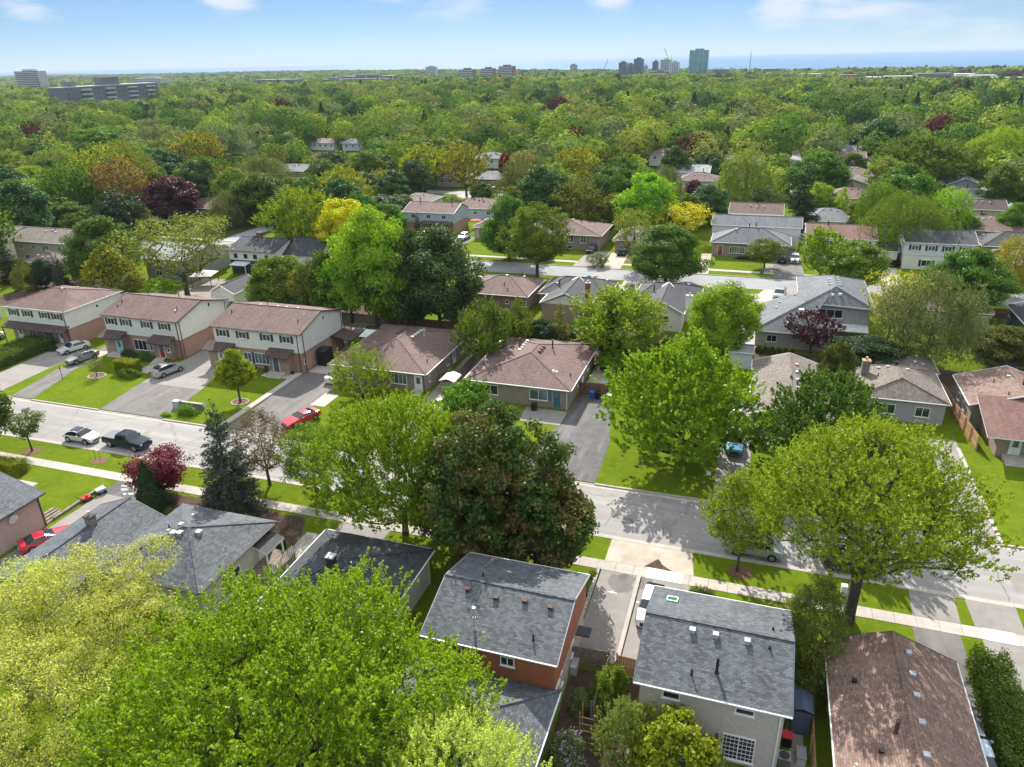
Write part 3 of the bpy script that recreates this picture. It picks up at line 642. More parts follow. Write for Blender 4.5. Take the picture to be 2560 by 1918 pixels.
    for x, y, r in ((-64.2, 74.2, 1.15), (-91.0, 76.2, 1.25)):
        m = MB(); k = 16
        for i in range(k):
            a = 2*math.pi*i/k; b = a+2*math.pi/k*.9; m.bar((x+r*math.cos(a), y+r*.9*math.sin(a), .14), (x+r*math.cos(b), y+r*.9*math.sin(b), .14), .16, .12)
        tag(m.build('edging_stones', 'stone'), 'ring of pale edging stones round the '+('single lawn tree' if x > -70 else 'small bare shrub on the lawn'), 'edging')
    # worn earth in the back yards
    for i, (x0, x1, y0, y1, mt) in enumerate(((-56, -41, 101.5, 107.5, 'gravel_mat'), (-35.5, -20, 101.5, 107.8, 'soil_mat'), (-9.5, -4.5, 30, 41, 'soil_mat'), (-4.4, 5.6, 29, 35.9, 'asphalt_mid'), (5.6, 6.7, 30, 41, 'gravel_mat'),
                                              (1.6, 10.8, 100.5, 112, 'soil_mat'), (-112, -99, 108, 126, 'gravel_mat'), (-128, -112, 108.5, 121, 'soil_mat'), (-98, -84, 118.5, 131, 'soil_mat'), (-84, -60, 109, 124, 'soil_mat'), (-145, -130, 99, 119, 'soil_mat'), (-98, -84, 97, 107.5, 'gravel_mat'), (-82.5, -62, 97.5, 107.5, 'gravel_mat'), (26, 40, 101, 111, 'soil_mat'), (-50, -36, 109, 119.5, 'soil_mat'), (-21, -5, 109, 116, 'soil_mat'), (-170, -146, 112, 119, 'soil_mat'), (4, 17, 141.5, 145.4, 'gravel_mat'), (-52, -8, 134.2, 139.5, 'soil_mat'), (-23, -10, 67.2, 67.21, 'soil_mat'), (-4.6, -1, 156.0, 157.2, 'soil_mat'), (-37.5, -33.5, 168.2, 169.8, 'soil_mat'), (2.3, 4.2, 158.9, 166, 'gravel_mat'))):
        if y1-y0 > .5: shape('yard', wobble(((x0, y0), (x1, y0), (x1, y1), (x0, y1)), .2, 1.5, i), .108, mt)
    # stepping stones and walks
    m = MB()
    for i in range(9): m.box(-60.5+i*.02, -59.6, 0, 0, 0, 0) if False else None
    slab('walkway', -62.2, -61.3, 67.3, 85.0, .0, .30, 'concrete'); slab('walkway', -67, -62.3, 82.8, 85.2, .0, .16, 'concrete')
    slab('walkway', -102.9+4, -96.9, 80, 84.8, 0, .13, 'concrete'); slab('walkway', -86.6, -84.4, 79.0, 84.6, 0, .13, 'stone')
    slab('walkway', -54.4, -52.2, 76, 80, 0, .13, 'concrete'); slab('walkway', -77, -72.6, 47.2, 50.0, 0, .14, 'concrete')
    sheet('walkway', -38.6, -36.4, 40, 50.5, .117, 'stone')
build_ground()

# ------------------------------------------------------------ houses across the street
def semi(x0, x1, y0, y1, label, wins, doors, porches, roofk, shut, **kw):
    h = H(x0, x1, y0, y1, label, name='semi_detached_house', cat='house')
    h.wall(0, 3.15, 'brick_orange'); e = 6.1
    if roofk == 'gx': h.wall(3.15, e, 'siding_white', -.18, 'siding', gable=('x', 1.75))
    else: h.wall(3.15, e, 'siding_white', -.18, 'siding')
    h.roof(roofk, e, 1.75, 'roof_brown', .5, trim='white_trim' if roofk == 'hip' else 'brown_trim', ridge=('x', 1.6))
    for u in wins: h.win('S', u, 4.65, 1.35, 1.05, 2, shut[0] if u < h.W/2 else shut[1], off=.18)
    for u, mt in doors: h.door('S', u, .45, mat=mt, off=1.25 if porches else 0)
    if porches:
        for a0, a1 in porches:
            m = MB(); m.box(a0+.3, a1-.3, -1.25, -.003, 0, 2.9); m.build('porch_wall', 'stone_face', h.root)
            h.lean('S', a0-.25, a1+.25, 2.1, 3.75, 2.95, 'roof_brown_dark', posts=False)
    return h
h1 = semi(-117.4, -104.9, 85.0, 96.4, 'white and brick two storey pair with a hip roof and one long porch roof', (1.6, 4.6, 8.3, 10.9), ((1.6, 'white_trim'), (10.6, 'white_trim')), None, 'hip', ('shutter_brown', 'shutter_brown'))
h1.lean('S', -.4, 12.9, 1.7, 3.7, 2.95, 'roof_brown_dark', posts=True, base=.1)
h1.win('S', 4.3, .8, 1.5, 1.6, 2); h1.win('S', 7.9, .8, 1.9, 1.7, 2, glass='glass_sky'); h1.win('E', 6.2, 4.9, .6, .55, 1, off=.18); h1.door('E', 9.4, .5, .9, mat='metal_white'); h1.steps('S', 10.6, 2.6, 2, .4)
h1.vents([(-111.3, 94.2), (-110.4, 90.4)], 'vent_white'); h1.pipes([(-112.5, 91.6, .7)], 'vent_black'); h1.downpipe('S', 12.35, 0, 6, off=.18)
h2 = semi(-97.0, -83.0, 85.5, 96.6, 'white and brick two storey pair with gable ends, one door pale blue and one red', (1.2, 4.1, 8.2, 11.6), (), ((-.3, 3.6), (9.3, 13.0)), 'gx', ('shutter_brown', 'shutter_brown'))
h2.door('S', 2.9, .45, mat='door_blue', off=1.25); h2.door('S', 11.2, .5, mat='door_red', off=1.25)
h2.win('S', 5.9, .7, 2.5, 1.75, 3, glass='glass'); h2.win('S', 8.2, .8, 1.2, 1.5, 2, glass='glass_sky'); h2.win('S', 12.5, 1.4, .5, .7, 1, off=1.25)
h2.win('E', 7.2, 6.3, .55, .75, 1, off=.18); h2.win('E', 9.2, 1.0, .7, 1.2, 1); h2.steps('S', 11.2, 1.9, 3, .45, off=1.25); h2.steps('S', 2.6, 3.0, 1, .4, off=1.25)
h2.vents([(-88.5, 91.6), (-92.6, 91.6), (-86.4, 91.6)], 'vent_grey', .26, .14); h2.vents([(-84.9, 87.7)], 'vent_white', .3, .14); h2.pipes([(-84.8, 88.0, .5), (-96.2, 88.6, .55), (-96.0, 87.4, .35), (-87.6, 91.9, .9), (-93.8, 91.9, .7)])
h2.downpipe('S', 13.9, 0, 6, off=.18); h2.downpipe('E', .1, 0, 6, off=.18); h2.downpipe('E', 10.9, 0, 6, off=.18)
h3 = semi(-76.0, -61.3, 85.4, 96.8, 'white sided pair with brown left shutters and slate right shutters, black carport bin beside it', (1.5, 5.0, 9.2, 12.6), (), ((-1.2, 3.2), (9.7, 13.4)), 'gx', ('shutter_brown', 'shutter_slate'))
h3.door('S', 1.4, .45, mat='white_trim', off=1.25); h3.door('S', 11.0, .45, mat='slate_blue', off=1.25)
h3.win('S', 5.2, .8, 1.4, 1.6, 2, glass='glass_sky'); h3.win('S', 7.7, .75, 2.6, 1.75, 4, 'shutter_slate', glass='glass_sky'); h3.win('E', .6, 1.3, .45, .8, 1)
h3.win('E', 6.3, 6.2, .5, .75, 1, off=.18); h3.steps('S', 11.2, 2.6, 2, .4, off=1.25); h3.pipes([(-62.8, 87.8, .45), (-75.0, 88.6, .5), (-70.6, 91.6, .5)])
h3.vents([(-65, 91.4), (-67, 91.4), (-68.6, 91.4), (-71.7, 91.4)], 'vent_grey', .3, .12); h3.downpipe('E', .5, 0, 6, off=.18); h3.downpipe('S', 14.4, 0, 6, off=.18); h3.downpipe('E', 11.2, 0, 6, off=.18)
h3.lean('E', 8.0, 11.6, 3.4, 3.1, 2.5, 'roof_brown_dark', 'side_canopy', 'dark_trim')
for hh, l in ((h1, 0), (h2, 0), (h3, 0)): hh.wall(-.1, 0, 'concrete', -.05, 'foundation')

def bungalow(x0, x1, y0, y1, label, roofm='roof_brown', wallm='brick_taupe', ez=2.85, rise=1.95, ridge=('y', 1.6), trim='white_trim', ov=.55, cat='house', name='bungalow', kind='hip', group=None):
    h = H(x0+ov, x1-ov, y0+ov, y1-ov, label, name=name, cat=cat, group=group)
    gb = None if kind == 'hip' else (('x' if kind == 'gx' else 'y'), rise-.15)
    h.wall(0, ez, wallm, gable=gb); h.roof(kind, ez, rise, roofm, ov, ridge=ridge, trim=trim); return h
h4 = bungalow(-55.6, -40.5, 83.3, 101.0, 'taupe brick bungalow with a row of domed roof vents and a white front door')
h4.win('S', 10.1, .9, 2.5, 1.5, 4, glass='glass_sky'); h4.win('S', 2.2, .9, 1.4, 1.3, 2); h4.door('S', 13.1, .3, 1.0, 2.1, 'metal_white', off=.0); h4.win('E', 1.6, 1.0, .5, .9, 1); h4.win('E', 8.2, .9, .9, 1.2, 2); h4.door('E', 10.6, .3); h4.win('E', 13.6, .9, 1.2, 1.2, 2)
h4.vents([(-46.6+i*.02, 92.4+i*.9) for i in range(5)], 'vent_white', .42, .2); h4.vents([(-49.3, 93.0+i*1.0) for i in range(4)], 'vent_brown', .4, .2); h4.pipes([(-45.6, 94.2, 1.1)], 'vent_grey', .1); h4.pipes([(-41.9, 86.9, .4)])
h4.downpipe('S', 13.9, 0, 2.8); h4.steps('S', 13.0, 1.6, 1, .28)
h5 = bungalow(-35.0, -20.3, 83.3, 100.6, 'taupe brick bungalow with picture window and teal door by the dark drive')
h5.win('S', 9.7, .95, 2.5, 1.5, 2, glass='glass_sky'); h5.win('S', 3.0, .95, 2.2, 1.4, 2); h5.door('S', 12.2, .25, .95, 2.1, 'teal', frame='stone'); h5.win('E', 5.6, 1.0, .8, 1.0, 1); h5.door('E', 8.4, .3, .9, mat='white_trim'); h5.win('E', 11.5, 1.0, 1.1, 1.1, 2)
q = MB(); q.box(10.98+.04, 11.4, -.05, -.004, .95, 2.45); q.build('shutter', 'teal', h5.root)
h5.vents([(-29.9, 92.0+i*.95) for i in range(5)], 'vent_white', .4, .18); h5.vents([(-26.7, 91.2+i*.95) for i in range(3)], 'vent_brown', .45, .24); h5.pipes([(-30.4, 93.8, 1.2), (-25.6, 93.9, 1.2)], 'vent_brown', .1); h5.pipes([(-33.8, 87.9, .35), (-21.4, 87.4, .45)])
h5.skylight(-23.4, 87.0, .55, .55, 'glass_sky', 'white_trim'); h5.downpipe('S', 13.5, 0, 2.8, 'white_trim')
h6 = bungalow(1.4, 10.8, 82.6, 100.2, 'narrow grey taupe gable roof house behind the street trees', 'roof_taupe', 'brick_taupe', 2.9, 1.5, kind='gy', ov=.4)
h6.vents([(6.9, 86+i*2.6) for i in range(5)], 'vent_grey', .42, .22); h6.pipes([(8.2, 91.8, 1.0)], 'vent_grey', .1); h6.pipes([(10.0, 90, .45), (8.4, 91.2, .25)]); h6.door('W', 5.0, .3); h6.win('W', 8.0, 1, 1, 1, 2); h6.win('S', 4.5, 1, 2.4, 1.3, 3)
h7 = bungalow(13.9, 24.3, 91.3, 101.6, 'grey brown hip roof house with a tall pale chimney on its left eave', 'roof_taupe', 'render_grey', 2.9, 1.7, ridge=('y', 2.0), ov=.4)
h7.chimney(15.3, 97.7, .9, .9, 5.3, 'block', 2.5, 1, 'wood_new'); h7.vents([(18.0, 98.6), (17.0, 98.7), (20.3, 98.3)], 'vent_grey', .4, .15); h7.pipes([(16.7, 96.2, .4)]); h7.pipes([(19.0, 98.6, .6)], 'vent_black', .18); h7.win('S', 3.2, .9, 2.0, 1.3, 2); h7.win('S', 7.2, .9, 1.6, 1.3, 2); h7.win('W', 3, .9, 1.2, 1.2, 2)
h7b = bungalow(18.6, 24.9, 102.0, 108.0, 'small taupe flat hipped roof behind the chimney house', 'roof_taupe', 'render_grey', 2.6, .9, ridge=('x', 1.2), ov=.3, name='garage', cat='garage')
h7b.vents([(22.2, 104), (23.1, 103.6)], 'vent_grey', .36, .15); h7b.pipes([(20.0, 103.6, .9)], 'vent_brown', .1)
# house at the right edge: rear block, side addition and a deep red-brown front slope
h8 = H(26.7, 37.0, 92.0, 100.4, 'tan roofed house with a deep red brown front porch roof and white framed doors', name='bungalow')
h8.wall(0, 3.1, 'brick_taupe', gable=('y', 1.75)); h8.roof('gy', 3.1, 1.9, 'roof_tan', .5, trim='white_trim')
h8.vents([(31.3, 97.6), (34.0, 97.0), (33.6, 94.6), (35.2, 94.2)], 'vent_white', .4, .14); h8.pipes([(29.6, 96.6, .4), (30.2, 92.6, .35)]); h8.pipes([(32.2, 95.0, 1.3)], 'vent_brown', .11)
m = MB(); m.box(1.3, 10.3, -6.9, -.003, 0, 3.0); m.build('front_wall', 'brick_brown', h8.root)
m = MB(); a, b, c, d = (0.1, .0, 4.45), (11.0, .0, 4.75), (11.0, -8.4, 3.05), (-.3, -8.4, 3.05)
m.poly((d, c, b, a), 0); lo = [(x, y, z-.16) for x, y, z in (d, c, b, a)]; m.poly(list(reversed(lo)), 1)
up = (d, c, b, a)
for i in range(4): m.poly((lo[i], lo[(i+1) % 4], up[(i+1) % 4], up[i]), 1)
m.build('porch_roof', ['roof_pink', 'white_trim'], h8.root)
for u, w, hh_, dr in ((3.0, 1.0, 2.1, True), (6.6, 1.9, 1.9, False), (8.6, 1.3, 1.9, False)):
    if dr: h8.door('S', u, .5, mat='metal_white', off=6.9)
    else: h8.win('S', u, .8, w, hh_, 2, glass='glass_sky', off=6.9)
h8.steps('S', 3.0, 2.2, 3, .45, off=6.9); h8.win('W', 3.0, 1.0, 1.1, 1.2, 2); h8.win('W', 6, 1.0, .9, 1.0, 1)
m = MB(); m.box(4.6, 5.0, -6.96, -6.904, 1.5, 1.65); m.box(4.6, 5.0, -6.96, -6.904, 1.1, 1.3); m.build('mailbox', 'metal_white', h8.root)

# ------------------------------------------------------------ houses on the near side of the street
f0 = H(-77.6, -64.6, 33.0, 44.1, 'slate grey roofed house with pale grey gable wall and round satellite dish', name='bungalow')
f0.wall(0, 3.5, 'render_pink', gable=('y', 1.75)); f0.roof('gy', 3.5, 1.9, 'roof_grey', .45, trim='dark_trim'); f0.downpipe('E', 10.9, 0, 3.4, 'dark_trim')
m = MB(); m.cyl((13.02, 8.0, 2.75), (13.16, 8.0, 2.72), .10, .48, 18); m.cyl((13.1, 8.0, 2.7), (13.55, 8.2, 2.78), .03, .05, 6); m.build('satellite_dish', 'metal_white', f0.root)
f1a = H(-57.0, -50.0, 33.0, 44.4, 'slate grey gable roof with a square dark chimney beside the chalked drive', name='house_wing', cat='house')
f1a.wall(0, 3.2, 'render_beige', gable=('y', 1.35)); f1a.roof('gy', 3.2, 1.5, 'roof_grey', .4, trim='dark_trim'); f1a.chimney(-53.5, 40.3, .75, .6, 5.6, 'block', 3.5, 1, 'dark_trim')
f1 = bungalow(-49.6, -39.1, 36.6, 47.0, 'slate grey roofed house, hip and gable joined, with square roof vents and dark chimney', 'roof_grey', 'stucco', 3.3, 1.9, ridge=('x', .3), trim='brown_trim', ov=.4)
f1.vents([(-45.0, 40.9), (-44.4, 41.0), (-43.0, 41.7)], 'vent_grey', .5, .26); f1.vents([(-45.3, 42.2)], 'vent_grey', .42, .12); f1.vents([(-46.0, 41.4), (-46.2, 44.6)], 'vent_grey', .26, .12); f1.pipes([(-46.4, 41.9, .4)]); f1.win('E', 4, 1.4, 1.6, 1.0, 2); f1.door('E', 7.9, .9, mat='white_trim')
f1.lean('E', 6.6, 9.2, 1.6, 3.0, 2.5, 'roof_slate', 'porch_roof', 'white_trim'); m = MB(); m.box(9.72, 12.2, 5.4, 9.2, 0, .9); m.build('porch_deck', 'wood_grey', f1.root)
for i in range(14):
    m = MB(); m.box(12.05, 12.1, 5.5+i*.27, 5.55+i*.27, .9, 1.8); m.build('baluster', 'metal_white', f1.root)
f2 = bungalow(-34.2, -23.5, 36.8, 47.5, 'charcoal hip roof house with a square metal capped chimney under the big maple shade', 'roof_charcoal', 'siding_cool', 3.1, 1.9, ridge=('x', .3), trim='white_trim', ov=.4)
f2.chimney(-29.5, 41.0, .62, .55, 5.9, 'dark_trim', 4.2, 0, 'vent_grey'); f2.pipes([(-25.9, 41.8, .9)], 'vent_black', .1); f2.downpipe('E', 9.6, 0, 3, 'white_trim')
f3 = H(-18.9, -9.7, 35.9, 44.9, 'two storey grey shingled gable house with terracotta upper wall', name='house')
f3.wall(0, 3.0, 'stucco'); f3.wall(3.0, 5.3, 'terracotta', -.12, 'upper_wall', gable=('x', 1.35)); f3.roof('gx', 5.3, 1.5, 'roof_grey', .35, trim='white_trim', barge='grey_trim')
f3.vents([(-17.1, 39.5), (-14.9, 39.3), (-12.8, 39.5), (-10.9, 39.4)], 'vent_brown', .38, .2); f3.pipes([(-15.6, 36.8, 1.8)], 'vent_grey', .085); f3.pipes([(-11.4, 36.9, .5), (-16.6, 41.3, .3)])
f3.win('S', 6.0, 4.2, 1.0, .8, 2, off=.12); f3.win('E', 2.0, 1.4, .5, 1.1, 1); f3.win('E', 5.2, 1.2, .9, 1.1, 1, glass='glass_sky'); f3.door('E', .9, .3, mat='metal_white'); f3.win('S', 2, 4.2, 1.4, .8, 2, off=.12)
m = MB(); m.box(9.26, 9.75, 4.3, 5.4, 0, .8); m.build('meter_box', 'vent_grey', f3.root); m = MB(); m.box(9.26, 10.3, 6.0, 7.0, 2.3, 2.42); m.build('side_canopy', 'roof_slate', f3.root)
f3b = H(-19.6, -9.6, 27.6, 35.5, 'low charcoal hip roof addition behind the terracotta wall', name='house_extension', cat='house')
f3b.wall(0, 2.8, 'brick_brown'); f3b.roof('hip', 2.8, 1.7, 'roof_grey', .4, ridge=('x', 1.6), trim='metal_white')
f4 = H(-4.0, 4.8, 36.1, 45.0, 'two storey beige house with slate shingles, green skylight and gridded patio doors', name='house')
f4.wall(0, 5.3, 'stucco', gable=('x', 1.4)); f4.roof('gx', 5.3, 1.55, 'roof_grey', .4, trim='white_trim', barge='slate_blue')
f4.skylight(-2.9, 43.4, .72, .72, 'green_glass', 'metal_white'); f4.vents([(-1.2, 39.8), (.3, 39.8), (2.3, 39.8)], 'vent_grey', .38, .26); f4.pipes([(-.9, 36.9, .5), (3.7, 39.7, .22), (3.9, 41.6, .25)]); f4.pipes([(.6, 37.4, 1.15)], 'vent_black', .09)
f4.win('S', 6.4, .35, 2.0, 2.1, 2, bars=(8, 6), off=0, glass='glass'); f4.win('S', 6.5, 4.35, 1.15, .5, 1); f4.win('S', 2.0, 4.3, 1.1, .6, 1); f4.downpipe('S', 8.6, 0, 5.2, 'white_trim'); f4.win('W', 4.0, 3.9, .8, .8, 1)
m = MB(); m.box(5.0, 5.12, -.1, -.004, 2.0, 2.25); m.cyl((5.06, -.14, 1.95), (5.06, -.14, 2.2), .09, .06, 8); m.build('wall_lamp', 'dark_trim', f4.root)
f5 = H(8.3, 15.9, 26.0, 45.8, 'long tan brown gable roof house dappled by tree shade', name='bungalow')
f5.wall(0, 2.9, 'brick_brown', gable=('y', 1.45)); f5.roof('gy', 2.9, 1.6, 'roof_tan', .45, trim='metal_white', barge='brown_trim')
f5.vents([(12.9, 44.6), (12.85, 42.6), (12.8, 40.7), (12.75, 38.5), (12.6, 36.0), (12.5, 33.9)], 'vent_grey', .38, .2); f5.vents([(9.35, 41.7), (10.3, 36.0)], 'vent_black', .3, .2); f5.pipes([(8.5, 40.2, .35), (8.9, 34.9, .35)], 'vent_white', .07); f5.pipes([(11.2, 37.4, .95)], 'vent_brown', .1)

merge(f1, f1a); merge(f3, f3b)
# ------------------------------------------------------------ houses between the rear fence and the back street
b1 = bungalow(-50, -37.4, 120.2, 132.4, 'brown hip roofed brick house backing onto the big dark green trees', 'roof_brown', 'brick_brown', 3.0, 1.9, ridge=('x', 1.2))
b1.win('S', 8.0, 1.4, .7, .6, 1); b1.win('S', 11.0, 1.1, 1.3, 1.0, 2); b1.pipes([(-42.8, 123.4, .4), (-41.6, 121.8, .4), (-41.2, 129.5, .9)]); b1.vents([(-40.6, 128.8), (-44, 128.6)], 'vent_white', .4, .18)
def winged(x0, x1, y0, y1, wx0, wx1, wy0, label, roofm, wallm, wingm, ez, rise, trim, wgable='siding_white'):
    h = bungalow(x0, x1, y0, y1, label, roofm, wallm, ez, rise, ridge=('x', 2.4), trim=trim, ov=.4)
    W = wx1-wx0; ox, oy = wx0-h.x0, wy0-h.y0; cx = ox+W/2; D = (y0+y1)/2-wy0
    m = MB(); m.box(ox+.4, ox+W-.4, oy+.4, -.004, 0, ez); m.build('wing_wall', wingm, h.root)
    m = MB(); m.poly(((ox+.4, oy+.4, ez+.01), (ox+W-.4, oy+.4, ez+.01), (cx, oy+.4, ez+rise*.84))); m.build('gable_wall', wgable, h.root)
    z0, z1 = ez+.17, ez+rise+.17; r = MB()
    r.poly(((ox, oy, z0), (cx, oy, z1), (cx, oy+D, z1+.01), (ox, oy+D*.62, z0+.01))[::-1], 0); r.poly(((ox+W, oy, z0), (ox+W, oy+D*.62, z0+.01), (cx, oy+D, z1+.01), (cx, oy, z1))[::-1], 0)
    for a, b in (((ox, oy, z0-.06), (cx, oy, z1-.06)), ((ox+W, oy, z0-.06), (cx, oy, z1-.06)), ((ox, oy, z0-.05), (ox, oy+D*.5, z0-.05)), ((ox+W, oy, z0-.05), (ox+W, oy+D*.5, z0-.05))): r.bar(a, b, .1, .2, 1)
    for a, b in (((cx, oy, z1+.03), (cx, oy+D, z1+.03)),): r.bar(a, b, .22, .05, 0)
    for a, b in (((cx, oy+D, z1+.04), (ox, oy+D*.62, z0+.05)), ((cx, oy+D, z1+.04), (ox+W, oy+D*.62, z0+.05))): r.bar(a, b, .16, .05, 1)
    r.build('wing_roof', [roofm, trim], h.root); return h, ox, oy
b2, ox, oy = winged(-36.2, -23.6, 122.6, 133.2, -34.3, -25.4, 117.2, 'grey roofed house with a tall brick chimney and pale gable facing the trees', 'roof_slate', 'brick_brown', 'brick_brown', 3.1, 2.0, 'white_trim')
b2.win('S', ox+7.5, 1.2, 1.5, 1.1, 2, off=-(oy+.4)); b2.chimney(-26.6, 120.6, .8, .7, 6.3, 'brick_red', 2.0, 1); b2.pipes([(-32.6, 124.4, 1.6)], 'vent_black', .1); b2.vents([(-30.0, 124.3), (-33.4, 125.6), (-31.6, 122.6), (-29.6, 120.4)], 'vent_grey', .34, .2); b2.vents([(-27.2, 130.4), (-25.2, 130.6), (-31, 130)], 'vent_grey', .42, .2)
b3, ox, oy = winged(-19.2, -8.0, 122.6, 133.4, -17.6, -9.7, 116.9, 'grey roofed white house with a dark edged gable and stout white chimney', 'roof_slate', 'siding_white', 'siding_white', 3.1, 2.0, 'white_trim')
b3.win('S', ox+4.6, 1.5, 1.6, 1.2, 2, off=-(oy+.4)); b3.chimney(-9.4, 121.0, 1.1, 1.0, 5.2, 'white_paint', 2.0, 1); b3.pipes([(-15.8, 125.0, 1.3)], 'vent_black', .1); b3.vents([(-13.2, 124.6), (-15.2, 122.8), (-13.0, 121.2), (-11.6, 123.0)], 'vent_grey', .34, .2); b3.vents([(-16.6, 130.4), (-10.5, 130.6)], 'vent_grey', .42, .2)
# the large grey house with a long sweeping side slope
b4 = H(1.6, 18.1, 114.0, 136.4, 'large pale grey roofed house with a long sloping side, triple window and pale awning', name='house')
X, Y = lambda x: x-1.6, lambda y: y-114.0
m = MB(); m.box(0, X(12.4), 0, Y(125.8), 0, 2.5); m.box(X(8.4), X(18.1), Y(120.0), Y(135.7), 2.5, 5.4); m.box(X(12.402), X(18.1), Y(120.0), Y(135.7), 0, 2.498); m.box(X(8.4), X(12.398), Y(125.802), Y(135.7), 0, 2.498); m.build('wall', 'render_grey', b4.root)
A_ = (X(12.9), Y(122.7), 7.9); B_ = (X(12.9), Y(129.6), 7.9); r = MB()
c_w = (X(1.0), Y(113.5), 2.75); c_m = (X(8.2), Y(113.5), 2.75); n_s = (X(8.2), Y(119.5), 6.0); e_s = (X(18.6), Y(119.5), 5.55); e_n = (X(18.6), Y(136.4), 5.55); n_w = (X(7.6), Y(136.1), 5.6); i_w = (X(7.6), Y(126.3), 5.6); w_n = (X(1.0), Y(126.3), 2.75)
r.poly((c_w, c_m, n_s, A_), 0); r.poly((n_s, e_s, A_), 0); r.poly((e_s, e_n, B_, A_), 0); r.poly((B_, e_n, n_w), 0); r.poly((A_, B_, n_w, i_w), 0); r.poly((A_, i_w, w_n, c_w), 0)
for a, b in ((c_w, c_m), (n_s, e_s), (e_s, e_n), (w_n, c_w), (c_m, n_s), (w_n, i_w), (i_w, n_w), (n_w, e_n)): r.bar((a[0], a[1], a[2]-.1), (b[0], b[1], b[2]-.1), .1, .18, 1)
for a, b in ((c_w, A_), (A_, e_s), (A_, B_), (B_, e_n), (B_, n_w)): r.bar((a[0], a[1], a[2]+.02), (b[0], b[1], b[2]+.02), .25, .05, 0)
b4.rf = r.build('roof', ['roof_pale_grey', 'white_trim'], b4.root)
m = MB(); m.poly(((X(8.4), Y(120.0), 5.4), (X(12.9), Y(120.0), 5.4), (X(12.9), Y(120), 6.15), (X(8.4), Y(120), 5.95))); m.poly(((X(8.4), Y(114), 2.5), (X(8.4), Y(120), 2.5), (X(8.4), Y(120), 6.0), (X(8.4), Y(114), 2.75))); m.box(X(8.38), X(8.5), Y(114.1), Y(120), 0, 2.5); m.build('side_wall', 'render_grey', b4.root)
b4.win('S', X(12.4), 3.55, 3.6, 1.4, 3, off=-6.0, glass='glass'); b4.win('S', X(4.0), .9, 1.5, 1.1, 2); b4.lean('S', X(8.7), X(18.0), 2.4, 2.75, 2.35, 'metal_white', 'awning', 'white_trim', off=-6.0)
def spot(zf, root, xs, mat, w=.4, h=.18, nm='roof_vent'):
    for x, y in xs:
        z = zf(x, y); MB().box(X(x)-w/2, X(x)+w/2, Y(y)-w/2, Y(y)+w/2, z-.15, z+h).build(nm, mat, root)
zE = lambda x, y: 7.9-.41*(x-12.9); zW = lambda x, y: 7.9-.433*(12.9-x); zS = lambda x, y: 7.9-.56*(122.7-y)
spot(zE, b4.rf, ((13.6, 124.6), (13.6, 126.1), (13.6, 127.6), (13.6, 129.0), (17.5, 125.6)), 'vent_grey'); spot(zW, b4.rf, ((12.2, 124.6), (12.2, 126.1), (12.2, 127.6), (7.2, 124.8), (4.4, 121.0), (4.9, 123.4)), 'vent_grey'); spot(zS, b4.rf, ((12.4, 121.0), (13.5, 121.2), (6.2, 115.2)), 'vent_white')
spot(zS, b4.rf, ((8.0, 117.9),), 'white_trim', .8, .12, 'skylight'); m = MB(); m.cyl((X(12.0), Y(119.8), 5.6), (X(12.0), Y(119.8), 8.2), .09); m.build('vent_pipe', 'vent_grey', b4.rf)
b5 = bungalow(24.5, 37.4, 129.8, 142.0, 'brown roof end half hidden by the yellow and grey green trees', 'roof_brown', 'render_beige', 2.9, 1.6, kind='gx', ov=.4)
b6 = bungalow(40.6, 52, 125.0, 136, 'navy roofed dark house at the right edge with a garden canopy', 'roof_charcoal', 'siding_slate', 2.9, 1.6, kind='gy', ov=.4)

# ------------------------------------------------------------ houses along and beyond the back street
def two(x0, x1, y0, y1, label, roofm, low, up, e=5.4, rise=1.8, kind='gx', shut=None, n=4, trim='white_trim', split=2.9, ov=.4, face='S', ridge=('x', 1.5)):
    h = H(x0, x1, y0, y1, label, name='house'); h.wall(0, split, low)
    h.wall(split, e, up, -.12, 'siding', gable=None if kind == 'hip' else (kind[1], rise-.15)); h.roof(kind, e, rise, roofm, ov, trim=trim, ridge=ridge)
    for i in range(n): h.win('S', h.W*(i+.6)/(n+.2), e-1.5, 1.3, 1.05, 2, shut, off=.12)
    return h
c1 = two(-89.3, -75.3, 178.0, 188.4, 'pale blue sided house with brown gable roof, brick side and glazed front porch', 'roof_brown', 'brick_orange', 'siding_blue', shut='shutter_pale', n=3)
c1.lean('S', 5.0, 13.8, 1.8, 3.4, 2.9, 'roof_brown_dark'); c1.win('S', 9.8, .5, 6.0, 2.1, 5, glass='glass_sky'); c1.pipes([(-87, 183.6, 1.3), (-77.8, 183.6, 1.5)], 'vent_black', .12); c1.win('E', 5.4, 5.5, .5, .7, 1, off=.12); c1.win('E', 4.2, 5.5, .5, .7, 1, off=.12)
c2 = bungalow(-69.0, -58.5, 174.5, 186, 'low beige brick bungalow with a red front door beside the blue sided house', 'roof_brown', 'render_beige', 2.9, 1.6, ridge=('y', 1.2)); c2.door('S', 1.8, .4, mat='door_red'); c2.win('S', 4.6, .9, 1.9, 1.1, 2)
c3 = bungalow(-55.8, -34.2, 168.6, 182.5, 'wide brown pyramid roofed bungalow with a row of four tall white windows', 'roof_brown', 'brick_taupe', 3.5, 2.3, ridge=('x', 1.0))
for u in (8.2, 10.9, 13.6, 16.6): c3.win('S', u, 1.7, 1.3, 1.6, 2)
c3.win('S', 13.4, .2, 1.2, .7, 1); c3.pipes([(-46.6, 176.6, 1.2), (-41, 176.8, 1.0)], 'vent_black', .12); c3.vents([(-45.0, 177), (-43.2, 177.6)], 'vent_grey', .5, .3)
